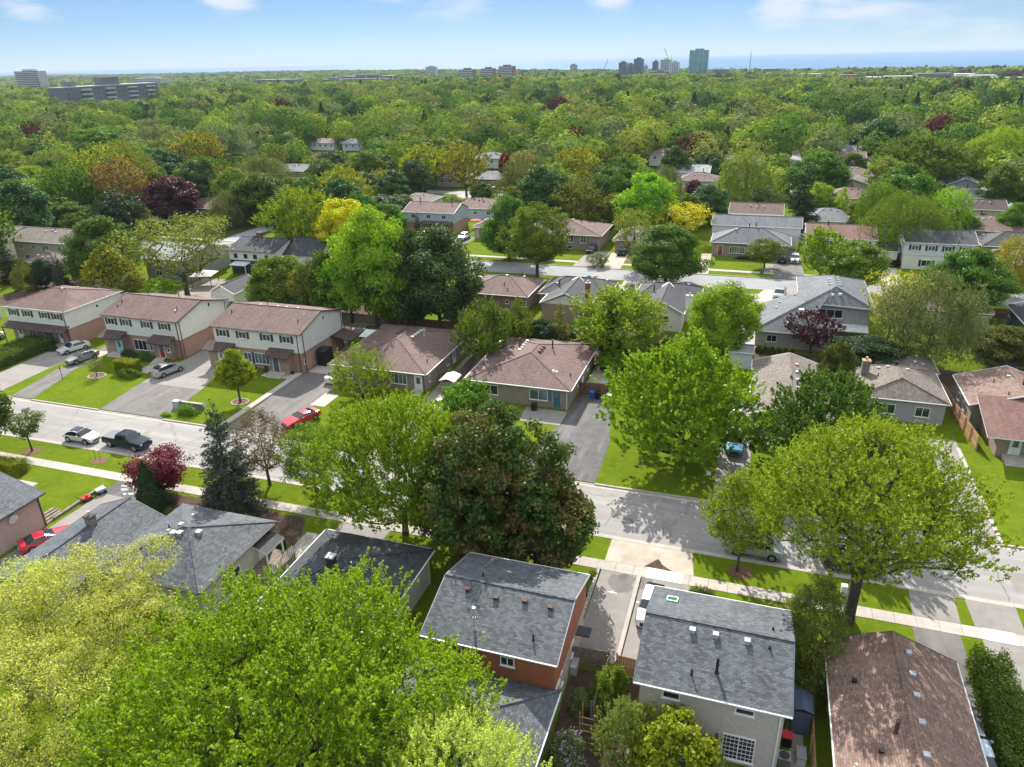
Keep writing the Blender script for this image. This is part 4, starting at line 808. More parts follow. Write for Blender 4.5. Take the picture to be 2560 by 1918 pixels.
c4 = bungalow(-31.4, -18.0, 167.6, 181, 'moss stained grey brown bungalow behind the thin dark street tree', 'roof_taupe_front', 'brick_brown', 3.0, 2.2, ridge=('x', 1.5)); c4.win('S', 5.2, .9, 1.5, 1.5, 2); c4.win('S', 1.8, .9, 1.3, 1.3, 2); c4.skylight(-26.6, 171.2, .9, .8, 'glass_sky', 'white_trim')
c5 = bungalow(-9.6, 7.6, 170.0, 180.5, 'grey roofed brick bungalow with a red door and a long band of white framed windows', 'roof_pale_grey', 'brick_taupe', 3.1, 2.6, ridge=('x', 2.4)); c5.door('S', 1.7, .3, mat='door_red'); c5.win('S', 5.6, .8, 2.9, 1.5, 5, glass='glass_sky'); c5.win('S', 11.4, .8, 3.0, 1.5, 5, glass='glass_sky')
c5.pipes([(-1.6, 176.4, 1.2), (-.2, 176.0, 1.3)], 'vent_black', .11); c5.vents([(-4.4, 174.4), (1.4, 177.4)], 'vent_white', .5, .2); c5.win('S', 4.0, .8, .5, 1.4, 1)
c5b = two(-10.0, 9.6, 181.6, 189.5, 'raised rear half of the grey roofed split level house', 'roof_pale_grey', 'siding_white', 'siding_white', 4.7, 1.7, 'gx', n=0)
c6 = two(10.7, 24.3, 171.2, 184.0, 'white house with a faded pink brown gable roof behind a dark spruce', 'roof_pink', 'siding_cool', 'siding_white', 5.0, 1.7, shut='shutter_brown', n=4, trim='white_trim'); c6.pipes([(15.0, 177, .9)], 'vent_black', .1)
c6g = bungalow(8.0, 10.6, 181.5, 186, 'small pale roofed shed with a brown double door by the two parked cars', 'roof_white', 'wood_grey', 2.3, .7, kind='gy', ov=.15, name='shed', cat='shed')
c7 = two(29.6, 42.4, 168.4, 178.4, 'white two storey house with grey roof and navy shutters', 'roof_slate', 'siding_white', 'siding_cool', 5.5, 1.8, shut='navy', n=4); c7.pipes([(30.8, 174.6, 1.5), (41.2, 174.4, 1.5)], 'vent_black', .12); c7.win('S', 4.5, .7, 2.0, 1.3, 2, 'navy'); c7.win('S', 8.8, .7, 1.4, 1.3, 2, 'navy'); c7.win('W', 5, 5.2, .5, .6, 1, off=.12)
c7a = bungalow(24.9, 29.0, 169.8, 177.5, 'low white side wing with a bright blue chimney flue', 'roof_slate', 'siding_white', 3.0, 1.3, kind='gx', ov=.3, name='house_wing'); m = MB(); m.box(1.2, 1.7, 6.9, 7.4, 2, 6.3); m.build('chimney', 'pool_blue', c7a.rf)
c8 = bungalow(46.3, 60.5, 179.4, 190.2, 'grey roofed bungalow with a dark triangular gable vent', 'roof_slate', 'brick_brown', 3.0, 2.2, ridge=('x', 2.0)); c8.vents([(48, 187), (52, 187.4), (56, 186)], 'vent_white', .4, .2)
c9 = bungalow(47.4, 57.6, 163.6, 176.4, 'low grey roofed bungalow at the corner beside the yellow leaved tree', 'roof_pale_grey', 'render_beige', 2.9, 1.7, kind='gx'); c9.pipes([(52, 170, .8)])
far_rows = [  # x0, x1, y0, y1, kind, eave, roof, wall, label
    (12.4, 22.0, 199.4, 215.5, 'hip', 3.0, 'roof_pale_grey', 'render_beige', 'pale grey hip roof with small vents just behind the pink roofed house'),
    (17.4, 29.6, 219.5, 233.5, 'hip', 5.4, 'roof_brown', 'siding_white', 'brown hip roofed white house with three black flue pipes'),
    (18.6, 31.6, 241.5, 256.5, 'gy', 5.4, 'roof_taupe', 'siding_beige', 'pale gabled beige house with a blank side wall'),
    (21.0, 33.6, 264.5, 279, 'hip', 5.2, 'roof_brown', 'siding_beige', 'tan hip roof second along the side street row'), (24.0, 35.5, 288, 301, 'hip', 5.2, 'roof_taupe', 'siding_cool', 'pale gable roof house half way up the side street row'),
    (26, 36, 309, 321, 'gx', 5.2, 'roof_brown', 'brick_red', 'small brown roof near the top of the side street row'), (28, 38, 330, 343, 'gx', 5.2, 'roof_pale_grey', 'siding_blue', 'blue walled grey roof house at the far end of the row'),
    (-25.4, -13.4, 246.5, 258.5, 'hip', 5.0, 'roof_brown', 'siding_cool', 'brown hip roof on a white house between a spruce and a round maple'), (-29, -17, 264, 277, 'gx', 5.0, 'roof_white', 'siding_cool', 'white metal roofed white house behind the brown hip roof'),
    (-7.2, 6, 194.6, 205, 'gx', 5.0, 'roof_brown', 'siding_white', 'brown roofed white sided house behind the split level house'), (46.6, 58.5, 195.5, 213, 'gx', 3.0, 'roof_brown', 'render_beige', 'broad flat brown grey roof with one bright skylight'),
    (50.0, 61.5, 222, 232, 'gx', 3.2, 'roof_brown_dark', 'render_beige', 'maroon brown roof with pale gable wall near the parked dark car'), (52.6, 63.0, 240, 252, 'hip', 3.2, 'roof_charcoal', 'siding_slate', 'dark navy grey hip roof beside the tree on the side street'),
    (54.0, 64.0, 262, 275, 'gy', 3.4, 'roof_pale_grey', 'render_grey', 'pale grey gabled roof with a brick chimney'), (55, 64, 286, 297, 'hip', 3.4, 'roof_pink', 'render_beige', 'pinkish hip roof farthest in the side street row'),
    (-104.5, -94.0, 203, 216, 'hip', 3.0, 'roof_taupe', 'siding_white', 'taupe roof with a line of vents above the blue sided house'), (-84, -71, 198.0, 211, 'hip', 3.0, 'roof_brown', 'siding_blue', 'brown hip roof with black flue to the rear of the blue sided house'),
    (-98.0, -86.5, 250, 264, 'hip', 3.2, 'roof_pale_grey', 'brick_brown', 'pale grey roofed bungalow behind the parked white pickup'), (-112.5, -102, 251, 262, 'hip', 3.2, 'roof_brown', 'render_beige', 'tan roof corner showing between two olive trees'),
    (-186, -172, 258, 272, 'gx', 3.0, 'roof_pale_grey', 'brick_brown', 'pale grey roofed bungalow with a dark porch in the left middle distance'), (-194, -179, 200.5, 212, 'hip', 5.4, 'roof_brown', 'navy', 'brown hip roofed navy house behind the large purple tree'),
    (-167.5, -153.5, 181.5, 195, 'hip', 3.0, 'roof_brown', 'brick_red', 'brown hip roofed red brick bungalow beside the purple tree'), (-166.8, -150.2, 126.2, 138.8, 'gx', 5.3, 'roof_taupe', 'siding_beige', 'beige two storey block with taupe roof and small square windows'),
    (-186, -169.5, 126.6, 139, 'gx', 5.3, 'roof_brown', 'siding_white', 'brown roofed white block next to the beige block'), (-156.2, -146, 119.6, 125.4, 'hip', 2.5, 'roof_taupe', 'brick_brown', 'small taupe hip roofed garage under the beige block'),
    (-143, -130.6, 82.6, 94.5, 'gx', 5.3, 'roof_brown', 'siding_cool', 'white house end wall cut by the left edge'), (-124.5, -112.6, 122, 137, 'gx', 4.6, 'roof_white', 'siding_grey', 'pale grey roof seen through the bare spreading tree'),
    (-121, -113.5, 99.5, 106.5, 'hip', 2.4, 'roof_brown_dark', 'siding_white', 'small dark red brown garage roof behind the hip roofed pair'),
    (-118, -103, 300, 312, 'hip', 4, 'roof_pale_grey', 'siding_white', 'grey roof glimpsed beyond the third street'), (-14, 0, 292, 304, 'gx', 5, 'roof_pale_grey', 'siding_blue', 'blue walled house seen past the pale willow like tree'),
    (-46, -33, 318, 330, 'hip', 4.5, 'roof_brown', 'siding_white', 'mauve brown roof and white wall in the middle wood'), (-262, -247, 330, 343, 'hip', 3.6, 'roof_taupe', 'siding_white', 'tan hip roof with white window band far left'),
    (-232, -214, 352, 364, 'gx', 3.6, 'roof_taupe', 'siding_white', 'long pale roof far left in the wood'), (-210, -197, 352, 364, 'gx', 3.6, 'roof_white', 'siding_cool', 'whitish roof far left beside the long pale roof'),
    (92, 108, 560, 574, 'hip', 5, 'roof_pale_grey', 'siding_cool', 'grey roofed house small in the right hand wood'), (170, 184, 520, 534, 'gx', 5, 'roof_brown', 'render_beige', 'brown roof small in the right hand wood'),
    (140, 154, 420, 430, 'gx', 4, 'roof_white', 'siding_cool', 'flat white roof showing above the right hand trees'), (60, 76, 640, 652, 'hip', 5, 'roof_slate', 'siding_blue', 'slate roof glimpsed deep in the right hand wood')]
for (x0, x1, y0, y1, kd, e, rm, wm, lb) in far_rows:
    h = bungalow(x0, x1, y0, y1, lb, rm, wm, e, 1.9 if kd != 'gy' else 2.1, kind=kd, name='house', ridge=('x', (x1-x0)*.12))
    n = int((x1-x0)/3.4)
    for i in range(n): h.win('S', h.W*(i+.6)/n, e-1.75, 1.2, 1.0, 2)
    if e > 4.5 and y0 < 300:
        for i in range(n-1): h.win('S', h.W*(i+.9)/n, .9, 1.5, 1.2, 2)
        h.win('W' if x0 > 0 else 'E', h.D*.4, e-1.6, .9, .9, 1); h.win('W' if x0 > 0 else 'E', h.D*.75, e-1.6, .9, .9, 1)
    if y0 < 300:
        cx, cy2 = (x0+x1)/2, (y0+y1)/2; rr = random.Random(int(x0*7+y0))
        h.pipes([(cx+rr.uniform(-2, 2), cy2+.4, 1.2)], 'vent_black', .12); h.vents([(cx-1.5+i*1.6, cy2-1.1-rr.random()) for i in range(3)], rr.choice(['vent_white', 'vent_grey', 'vent_brown']), .45, .22)
merge(c7, c7a); merge(c5, c5b)
# dark blue and white house with a gabled wing, and its white garage
d1 = H(-109.0, -97.6, 131.4, 142.6, 'white and navy house with dark roofs and a brick chimney', name='house'); d1.wall(0, 3.0, 'siding_navy'); d1.wall(3.0, 5.0, 'siding_white', -.1, 'siding', gable=('x', 1.5)); d1.roof('gx', 5.0, 1.7, 'roof_charcoal', .4, trim='dark_trim')
for u in (1.6, 4.2, 6.6, 9.6): d1.win('S', u, 3.5, .9, .9, 1, frame='dark_trim', off=.1)
d1.chimney(-105.6, 138.2, 1.2, .7, 7.6, 'brick_red', 5, 1); d1.win('S', 9, .8, 1.6, 1.4, 2); d1.win('S', 6, .8, 1.8, 1.4, 2); d1.lean('S', 1.2, 5.2, 2.2, 2.7, 2.4, 'metal_white', 'patio_roof', 'white_trim')
d2 = H(-97.2, -88.6, 134.6, 144.0, 'white gabled wing with a black edged steep roof', name='house_wing', cat='house'); d2.wall(0, 4.0, 'siding_white', gable=('x', 2.5)); d2.roof('gx', 4.0, 2.7, 'roof_charcoal', .35, trim='dark_trim')
merge(d1, d2)
d3 = H(-97.4, -92.2, 110.2, 118.0, 'white garage with a dark grey gable roof beyond the rear fence', name='garage', cat='garage'); d3.wall(0, 2.5, 'siding_white', gable=('y', 1.35)); d3.roof('gy', 2.5, 1.5, 'roof_slate', .25, trim='white_trim'); d3.win('S', 2.0, 2.7, .5, .35, 1); d3.win('S', 2.9, .1, 1.0, 1.1, 1)
s1 = H(-2.0, 1.4, 104.0, 107.4, 'small pale sided garden shed under the green tree', name='shed', cat='shed'); s1.wall(0, 2.4, 'siding_cool'); s1.roof('gx', 2.4, .6, 'roof_white', .15, trim='white_trim')
s2 = H(5.7, 6.9, 39.6, 41.9, 'dark blue plastic shed squeezed beside the beige house', name='shed', cat='shed'); s2.wall(0, 2.0, 'slate_blue'); s2.roof('gy', 2.0, .25, 'slate_blue', .06, trim='dark_trim', caps=False)
s3 = H(-60.9, -59.4, 88.6, 90.6, 'black box shed against the brick side of the slate shuttered pair', name='shed', cat='shed'); s3.wall(0, 2.3, 'black_plastic'); s3.roof('gx', 2.3, .2, 'black_plastic', .08, trim='dark_trim', caps=False)
s4 = H(-38.6, -36.6, 83.6, 86.2, 'wooden side shed with a corrugated translucent lid between the bungalows', name='shed', cat='shed'); s4.wall(0, 2.1, 'wood_grey'); s4.roof('gy', 2.1, .35, 'metal_white', .1, trim='wood_grey', caps=False)

# ------------------------------------------------------------ skyline
def tower(xd0, xd1, ytop, dist_y, label, wallm, depth=16, floors=14, band='glass_sky', wing=None, balc='white_trim', cap=True, ang=0.0, name='apartment_tower', strips=True, frame=None):
    """a tower standing at world distance dist_y, its sides and top taken from where it stands in the view (photo px / 1.1573)"""
    k = 1.15732
    def at(px):
        d = ray(px*k, 215*1.0); t = dist_y/d.y; return t*d.x
    x0, x1 = at(xd0), at(xd1); cx = (x0+x1)/2
    lo, hi = -12.0, 200.0
    for _ in range(40):
        mz = (lo+hi)/2
        if pj(cx, dist_y, mz)[1] > ytop*k: lo = mz
        else: hi = mz
    zb_ = zoff(dist_y+depth); Ht = max(5.0, lo-zb_); W = (x1-x0)
    root = empty(name, (cx, dist_y+depth/2, zb_), label, 'tower' if Ht > 25 else 'building', 'towers and blocks on the skyline', ang)
    HOUSES.append((x0-4, x1+4, dist_y-4, dist_y+depth+4))
    h = W/2; m = MB(); m.box(-h, h, -depth/2, depth/2, 0, Ht-(3 if cap else 0)); m.build('wall', wallm, root)
    if cap: m = MB(); m.box(-h*.45, h*.45, -depth*.3, depth*.3, Ht-3, Ht); m.build('roof_plant', wallm, root)
    fh = (Ht-3)/floors
    for i in range(floors):
        z = i*fh+fh*.35
        if strips:
            m = MB(); m.box(-h*.96, h*.96, -depth/2-.1, -depth/2-.004, z, z+fh*.5); m.box(-h-.1, -h-.004, -depth*.46, depth*.46, z, z+fh*.5); m.build('window_band', band, root)
        if balc: m = MB(); m.box(-h*.9, h*.9, -depth/2-1.3, -depth/2-.11, z-fh*.3, z-fh*.02); m.build('balcony', balc, root)
    if frame:
        for q in (-1, -.5, 0, .5, 1): m = MB(); m.box(h*q-.5, h*q+.5, -depth/2-1.5, -depth/2-1.35, 0, Ht-3); m.build('pier', frame, root)
    return root
plain('tower_concrete', (.50, .50, .50), .8, var=.08, scale=.1); plain('tower_brick', (.28, .13, .12), .8, var=.1, scale=.1); plain('tower_blue', (.10, .16, .21), .25, var=.2, scale=.1); plain('tower_glass', (.10, .28, .36), .12, spec=.9, var=.25, scale=.08)
plain('tower_grey', (.17, .18, .20), .7, var=.1, scale=.1); plain('tower_dark', (.09, .10, .12), .3, var=.2, scale=.1)
tower(38, 88, 150, 1060, 'pale concrete apartment tower alone on the left skyline', 'tower_concrete', 18, 14, 'tower_dark')
tower(1485, 1525, 105, 1800, 'tall blue green glass tower standing over the lake', 'tower_glass', 26, 20, 'tower_glass', balc=None, frame='tower_concrete')
tower(993, 1024, 147, 1750, 'left of three red brick towers, with pale balconies', 'tower_brick', 18, 9, 'tower_dark'); tower(1040, 1067, 145, 1770, 'middle of three red brick towers, the lowest', 'tower_brick', 18, 9, 'tower_dark'); tower(1078, 1109, 140, 1720, 'tallest of three red brick towers with a roof plant box', 'tower_brick', 20, 11, 'tower_dark')
tower(1335, 1352, 132, 1800, 'blue grey tower at the left of the lakeside cluster', 'tower_blue', 22, 13, 'tower_dark', balc=None); tower(1352, 1366, 136, 1850, 'lower slate block beside the blue grey lakeside tower', 'tower_grey', 22, 11, 'tower_dark', balc=None); tower(1367, 1386, 124, 1800, 'slim dark tower with a pitched cap in the lakeside cluster', 'tower_blue', 22, 16, 'tower_dark', balc=None)
tower(1407, 1419, 130, 1900, 'small slate tower between the two lakeside groups', 'tower_blue', 20, 14, 'tower_dark', balc=None); tower(1424, 1446, 126, 1820, 'tan tower under construction beside a crane', 'tower_concrete', 20, 14, 'tower_grey', balc=None); tower(1444, 1463, 131, 1790, 'white framed unfinished tower with blue glazing', 'tower_concrete', 22, 14, 'tower_glass', balc=None, frame='white_trim')
tower(1404, 1440, 151, 1760, 'low dark parking deck below the tan tower', 'tower_grey', 24, 4, 'tower_dark'); tower(921, 942, 142, 2300, 'small beige block alone on the tree line', 'tower_concrete', 18, 7, 'tower_grey'); tower(1231, 1244, 138, 2400, 'small blue grey block by the shore trees', 'tower_blue', 18, 8, 'tower_dark')
tower(1388, 1396, 139, 1950, 'tiny pale block peeping beside the lakeside cluster', 'tower_concrete', 15, 8, 'tower_grey')
tower(738, 850, 161, 1500, 'long low white framed office block in the middle distance', 'tower_grey', 26, 4, 'tower_dark', frame='white_trim', name='office_block'); tower(288, 350, 166, 1220, 'teal glazed office block behind the slab flats', 'tower_concrete', 26, 6, 'tower_glass', balc=None, name='office_block')
tower(553, 640, 172, 1250, 'low brown roofed hall on the left tree line', 'tower_grey', 26, 2, 'tower_dark', cap=False, name='hall', balc=None); tower(697, 740, 168, 1400, 'low grey block left of the white office block', 'tower_grey', 20, 3, 'tower_dark', balc=None, name='office_block')
for a, b, t, y, lb, mt in ((1909, 1970, 163, 1500, 'long white flat factory roof', 'tower_concrete'), (1978, 2052, 157, 1560, 'wide blue grey warehouse with dark windows', 'tower_grey'), (2060, 2104, 158, 1620, 'white ridge roofed warehouse', 'white_paint'), (2094, 2150, 161, 1440, 'low pale store with reddish gable', 'tower_concrete'),
                       (2140, 2212, 166, 1400, 'white roofed market hall at the right edge', 'tower_concrete'), (1812, 1850, 160, 1600, 'brown roofed long shed', 'tower_brick'), (1740, 1772, 158, 1650, 'pale depot building on the right skyline', 'tower_concrete'), (1680, 1735, 158, 1700, 'white shopping building with domes', 'white_paint'),
                       (1645, 1682, 147, 1900, 'grey museum block with low towers near the shore', 'tower_grey'), (2160, 2205, 155, 1700, 'long white depot behind the market hall', 'white_paint'), (1868, 1902, 165, 1480, 'bright white low factory unit', 'white_paint'), (1537, 1570, 148, 1850, 'row of low flats beside the glass tower', 'tower_grey')):
    tower(a, b, t+1.5, y, lb, mt, 30, 1, 'tower_dark', cap=False, balc=None, name='warehouse', strips=(a % 2 == 0))
# the long slab of flats: six bays, stepping away to the right
sl = empty('apartment_slab', (-649, 644, 0), 'long grey six storey slab of flats with stacked white balconies', 'apartment block', None, R(97)); sl.scale = (1.15, 1, 1.36); HOUSES.append((-670, -610, 566, 722))
m = MB(); m.box(-62, 62, -8, 8, 0, 19); m.build('wall', 'tower_grey', sl); m = MB(); m.box(-10, 12, -5, 5, 19, 25); m.box(-50, -42, -4, 4, 19, 23); m.build('roof_plant', 'tower_grey', sl)
m = MB(); m.box(-62.3, 62.3, -8.3, 8.3, 19.003, 19.6); m.build('parapet', 'tower_concrete', sl)
for bx in (-36, -6, 24, 50):
    for f in range(6):
        m = MB(); m.box(bx-6, bx+6, -9.6, -8.004, 1.2+f*3.1, 2.4+f*3.1); m.build('balcony', 'tower_concrete', sl); m = MB(); m.box(bx-6, bx+6, -8.1, -8.003, 2.42+f*3.1, 4.1+f*3.1); m.build('window_band', 'tower_dark', sl)
for bx in (-52, -20, 10, 38):
    for f in range(6):
        for dx in (-5, 0, 5): m = MB(); m.box(bx+dx-.7, bx+dx+.7, -8.1, -8.003, 1.6+f*3.1, 3.0+f*3.1); m.build('window', 'tower_dark', sl)
def mast(px, ytop, y, label, r=.6, kind='mast', jib=None):
    d = ray(px*1.1573, 200); t = y/d.y; x = t*d.x; lo, hi = 0, 200
    for _ in range(40):
        mz = (lo+hi)/2
        if pj(x, y, mz)[1] > ytop*1.1573: lo = mz
        else: hi = mz
    root = empty(kind, (x, y, 0), label, kind.replace('_', ' ')); MB().cyl((0, 0, 0), (0, 0, lo), r, r*.5, 6).build('pole', 'tower_grey', root)
    if jib: MB().bar((-6, 0, lo*.82), (jib[0], 0, lo*.82+jib[1]), 1.0, 1.0).build('jib', 'tower_grey', root)
mast(1617, 111, 1800, 'thin tall lattice mast on the lake shore', .9, 'radio_mast'); mast(1308, 150, 1900, 'slender tower crane with raised jib left of the lakeside cluster', .8, 'tower_crane', (5, 24)); mast(1447, 120, 1830, 'crane above the unfinished lakeside tower', .8, 'tower_crane', (-16, 22)); mast(1584, 145, 1800, 'short mast near the museum block', .7, 'radio_mast')

# ------------------------------------------------------------ vehicles
PAINT = {}
def paint(k, col, metal=.25, rough=.28):
    if k not in PAINT: PAINT[k] = plain('car_paint_'+k, col, rough, metal if max(col) > .2 else 0.0, var=.02, coat=1.0 if max(col) > .2 else .25, spec=.5 if max(col) > .2 else .15)
    return PAINT[k]
def car(kind, px, py, rz, col, colname, label, scale=1.0, glassroof=False, name=None, world=None):
    x, y = world or gp(px, py); 
    # stations: x, z of belt/bonnet line, half width, z of the top, half width of the top (None = no cabin)
    P = {
     'sedan': dict(st=[(2.28, .62, .62, None), (2.2, .72, .80, None), (1.3, .90, .88, None), (.98, .95, .89, (.97, .80)), (.30, .97, .90, (1.40, .62)), (-.30, .98, .90, (1.44, .62)), (-1.0, .99, .90, (1.38, .62)), (-1.62, 1.0, .88, (1.02, .76)), (-2.15, .98, .82, None), (-2.28, .80, .72, None)], wb=(1.38, -1.38), wr=.33),
     'coupe': dict(st=[(2.35, .58, .70, None), (2.22, .70, .86, None), (1.0, .90, .92, None), (.75, .93, .93, (.95, .80)), (-.05, .95, .93, (1.30, .60)), (-.5, .96, .94, (1.33, .60)), (-1.0, .98, .96, (1.28, .58)), (-1.75, 1.02, .95, (1.05, .70)), (-2.2, 1.02, .86, None), (-2.35, .85, .78, None)], wb=(1.45, -1.4), wr=.35),
     'beetle': dict(st=[(2.12, .55, .60, None), (1.95, .72, .78, None), (1.1, .92, .86, None), (.85, .96, .88, (.98, .74)), (.25, .98, .90, (1.42, .60)), (-.35, .98, .90, (1.48, .60)), (-1.05, .97, .90, (1.36, .56)), (-1.7, .92, .85, (1.0, .60)), (-2.0, .80, .74, None), (-2.14, .62, .62, None)], wb=(1.3, -1.25), wr=.36),
     'suv': dict(st=[(2.28, .74, .70, None), (2.2, .90, .86, None), (1.35, 1.05, .91, None), (1.05, 1.08, .92, (1.12, .80)), (.5, 1.10, .93, (1.62, .68)), (-.3, 1.10, .93, (1.68, .70)), (-1.4, 1.10, .92, (1.64, .68)), (-2.0, 1.10, .90, (1.42, .66)), (-2.22, 1.06, .86, None), (-2.3, .80, .82, None)], wb=(1.4, -1.38), wr=.37),
     'van': dict(st=[(2.5, .74, .74, None), (2.4, .92, .88, None), (1.9, 1.08, .93, None), (1.6, 1.12, .94, (1.16, .84)), (.9, 1.14, .96, (1.70, .74)), (0, 1.14, .96, (1.75, .76)), (-1.6, 1.14, .96, (1.72, .76)), (-2.25, 1.12, .94, (1.5, .74)), (-2.4, 1.06, .90, None), (-2.5, .8, .86, None)], wb=(1.6, -1.5), wr=.36),
     'pickup': dict(st=[(2.9, .80, .80, None), (2.8, 1.0, .94, None), (1.65, 1.15, .98, None), (1.3, 1.18, .98, (1.2, .84)), (.75, 1.20, .99, (1.78, .74)), (-.1, 1.20, .99, (1.83, .76)), (-.75, 1.20, .99, (1.78, .74)), (-.92, 1.20, .99, (1.24, .84)), (-2.85, 1.20, .98, None), (-2.95, .85, .94, None)], wb=(1.85, -1.8), wr=.42)}[kind]
    st = P['st']; zb = .24 if kind not in ('pickup',) else .36
    root = empty(name or {'pickup': 'pickup_truck', 'van': 'minivan', 'suv': 'parked_suv'}.get(kind, 'parked_car'), (x, y, (.125 if (y > 67.1 or y < 57.8) and not (146 < y < 154) else .01)), label, {'pickup': 'pickup truck', 'van': 'minivan', 'suv': 'suv'}.get(kind, 'car'), 'parked vehicles', R(rz))
    root.scale = (scale,)*3
    body = MB(); glass = MB()
    def ring(s):
        X_, zl, w, top = s; wt, ztp = (top[1], top[0]) if top else (w*.55, zl+.03)
        if top: mid = (w*.96*.25+wt*.75, zl*.12+ztp*.88)
        else: mid = (w*.7, zl+.02)
        pts = [(w*.80, zb), (w*.985, zb+.14), (w, (zb+zl)/2+.05), (w*.95, zl), (mid[0], mid[1]), (wt*.8, ztp)]
        L_ = [(X_, a, b) for a, b in pts]; return L_ + [(X_, -a, b) for a, b in reversed(pts)]
    rings = []
    S2 = []
    for i, s in enumerate(st):
        S2.append(s)
    def lerp(a, b, t):
        if a[3] is None or b[3] is None: return None
        return tuple(a[i]+(b[i]-a[i])*t for i in range(3)) + ((a[3][0]+(b[3][0]-a[3][0])*t, a[3][1]+(b[3][1]-a[3][1])*t),)
    ex = []; flags = []
    tops = [i for i, s in enumerate(S2) if s[3]]
    for i in range(len(S2)):
        ex.append(S2[i])
        if i in tops and i+1 in tops and tops[0] < i < tops[-1]-1 and i % 2 == 0:
            ex.append(lerp(S2[i], S2[i+1], .10))       # a pillar
    for s in ex: rings.append(ring(s))
    n = 12; t0 = [k for k, s in enumerate(ex) if s[3]][0]; t1 = [k for k, s in enumerate(ex) if s[3]][-1]
    for k in range(len(rings)-1):
        a, b = rings[k], rings[k+1]; both = ex[k][3] and ex[k+1][3]
        for j in range(n-1):
            q = (a[j], a[j+1], b[j+1], b[j]); g = False
            if both:
                narrow = ex[k][0]-ex[k+1][0] < .16
                if j in (3, 7) and not narrow: g = True
                if j in (4, 5, 6) and (k == t0 or k == t1-1): g = True
            (glass if g else body).poly(q)
        body.poly((a[n-1], a[0], b[0], b[n-1]))
    body.poly(rings[0][::-1]); body.poly(rings[-1])
    bm_ = body.build('body', paint(colname, col), root); bm_.data.validate()
    glass.build('windows', 'glass', root)
    if glassroof: r_ = MB(); q = [s for s in st if s[3] and s[3][0] > 1.3]; r_.box(q[-1][0]+.1, q[0][0]-.1, -.5, .5, q[0][3][0]-.02, q[len(q)//2][3][0]+.015); r_.build('glass_roof', 'glass', root)
    wr = P['wr']; hw = max(s[2] for s in st)
    for wx in P['wb']:
        for sgn in (-1, 1):
            w = MB(); w.cyl((wx, sgn*(hw-.20), wr), (wx, sgn*(hw+.015), wr), wr, wr, 18); wo = w.build('wheel', 'rubber', root)
            MB().cyl((wx, sgn*(hw+.0152), wr), (wx, sgn*(hw+.03), wr), wr*.64, wr*.6, 12).build('rim', 'metal', wo)
            w = MB(); w.cyl((wx, sgn*(hw*.94), wr+.02), (wx, sgn*(hw+.006), wr+.02), wr*1.14, wr*1.14, 18); w.build('wheel_arch', 'black_plastic', root)
    f, b = st[1], st[-2]
    for sgn in (-1, 1):
        o = MB().box(f[0]-.28, f[0]+.07, sgn*f[2]*.74-.14, sgn*f[2]*.74+.14, f[1]-.14, f[1]-.02); o.build('headlight', 'lamp_clear', root)
        o = MB().box(b[0]-.12, b[0]+.16, sgn*b[2]*.86-.1, sgn*b[2]*.86+.1, b[1]-.26, b[1]-.08); o.build('taillight', 'lamp_red', root)
        cab = st[[i for i, s in enumerate(st) if s[3]][0]]
        MB().box(cab[0]-.55, cab[0]-.36, sgn*(hw+.10)-.09, sgn*(hw+.10)+.09, cab[1]+.02, cab[1]+.15).build('mirror', paint(colname, col), root)
    MB().box(st[0][0]-.03, st[0][0]+.035, -.5, .5, zb+.1, st[0][1]-.05).build('grille', 'black_plastic', root)
    MB().box(st[-1][0]-.03, st[-1][0]+.01, -.26, .26, .55, .68).build('number_plate', 'metal_white', root)
    if kind == 'pickup': MB().box(-2.8, -1.0, -.86, .86, 1.205, 1.245).build('bed_cover', 'tower_grey', root)
    return root
WHITE, SILVER, GREY, BLACK = (.78, .79, .80), (.50, .50, .48), (.22, .22, .22), (.012, .014, .018)
car('sedan', 0, 0, 250, WHITE, 'white', 'white saloon car nose out on the pale drive of the hip roofed pair', 1.05, world=(-103.2, 83.6))
car('sedan', 0, 0, 256, (.33, .33, .32), 'pewter', 'pewter grey saloon car facing the lamp post lawn', 1.05, world=(-98.3, 80.6), glassroof=True)
car('suv', 0, 0, 76, (.42, .42, .40), 'silver', 'silver hatchback with roof rails parked on the wide two tone drive', 1.0, world=(-81.1, 79.9), glassroof=True)
car('coupe', 0, 0, 247, (.55, .012, .03), 'red', 'bright red sports coupe at the mouth of the drive', 1.05, world=(-52.6, 71.2))
car('sedan', 0, 0, 86, WHITE, 'white', 'white car pulled up beside the taupe bungalow wall', 1.02, world=(-55.3, 84.9))
car('sedan', 0, 0, 262, (.52, .53, .55), 'mist', 'light grey saloon car in the narrow drive between the bungalows', 1.05, world=(-36.6, 79.4))
car('beetle', 0, 0, 0, (.66, .71, .68), 'mint', 'rounded pale mint white car with black roof parked on the street', 1.05, world=(-76.3, 59.6), glassroof=True)
car('pickup', 0, 0, -2, (.012, .022, .035), 'navy', 'navy black pickup truck with grey bed cover parked on the street', 1.04, world=(-69.6, 60.0))
car('van', 0, 0, -2, (.33, .37, .41), 'ice', 'long silver blue people carrier parked under the young street tree', 1.0, world=(2.9, 59.5), glassroof=True)
car('sedan', 0, 0, -2, (.03, .06, .08), 'petrol', 'dark petrol blue saloon parked beside the utility box', 1.08, world=(11.3, 59.7), glassroof=True)
car('sedan', 0, 0, 94, (.42, .52, .60), 'sky', 'pale blue car in the side drive by the clipped hedge', 1.02, world=(16.9, 41.0))
car('suv', 0, 0, 268, WHITE, 'white', 'white suv tucked beside the slate shingled house', 1.0, world=(-4.9, 48.7))
car('coupe', 0, 0, 60, (.60, .02, .04), 'scarlet', 'scarlet car beside the pale gable wall with the dish', .98, world=(-61.9, 41.7))
car('pickup', 0, 0, 272, (.05, .25, .42), 'blue', 'bright blue truck half hidden in the shade of the big bright tree', .95, world=(.2, 79.6))
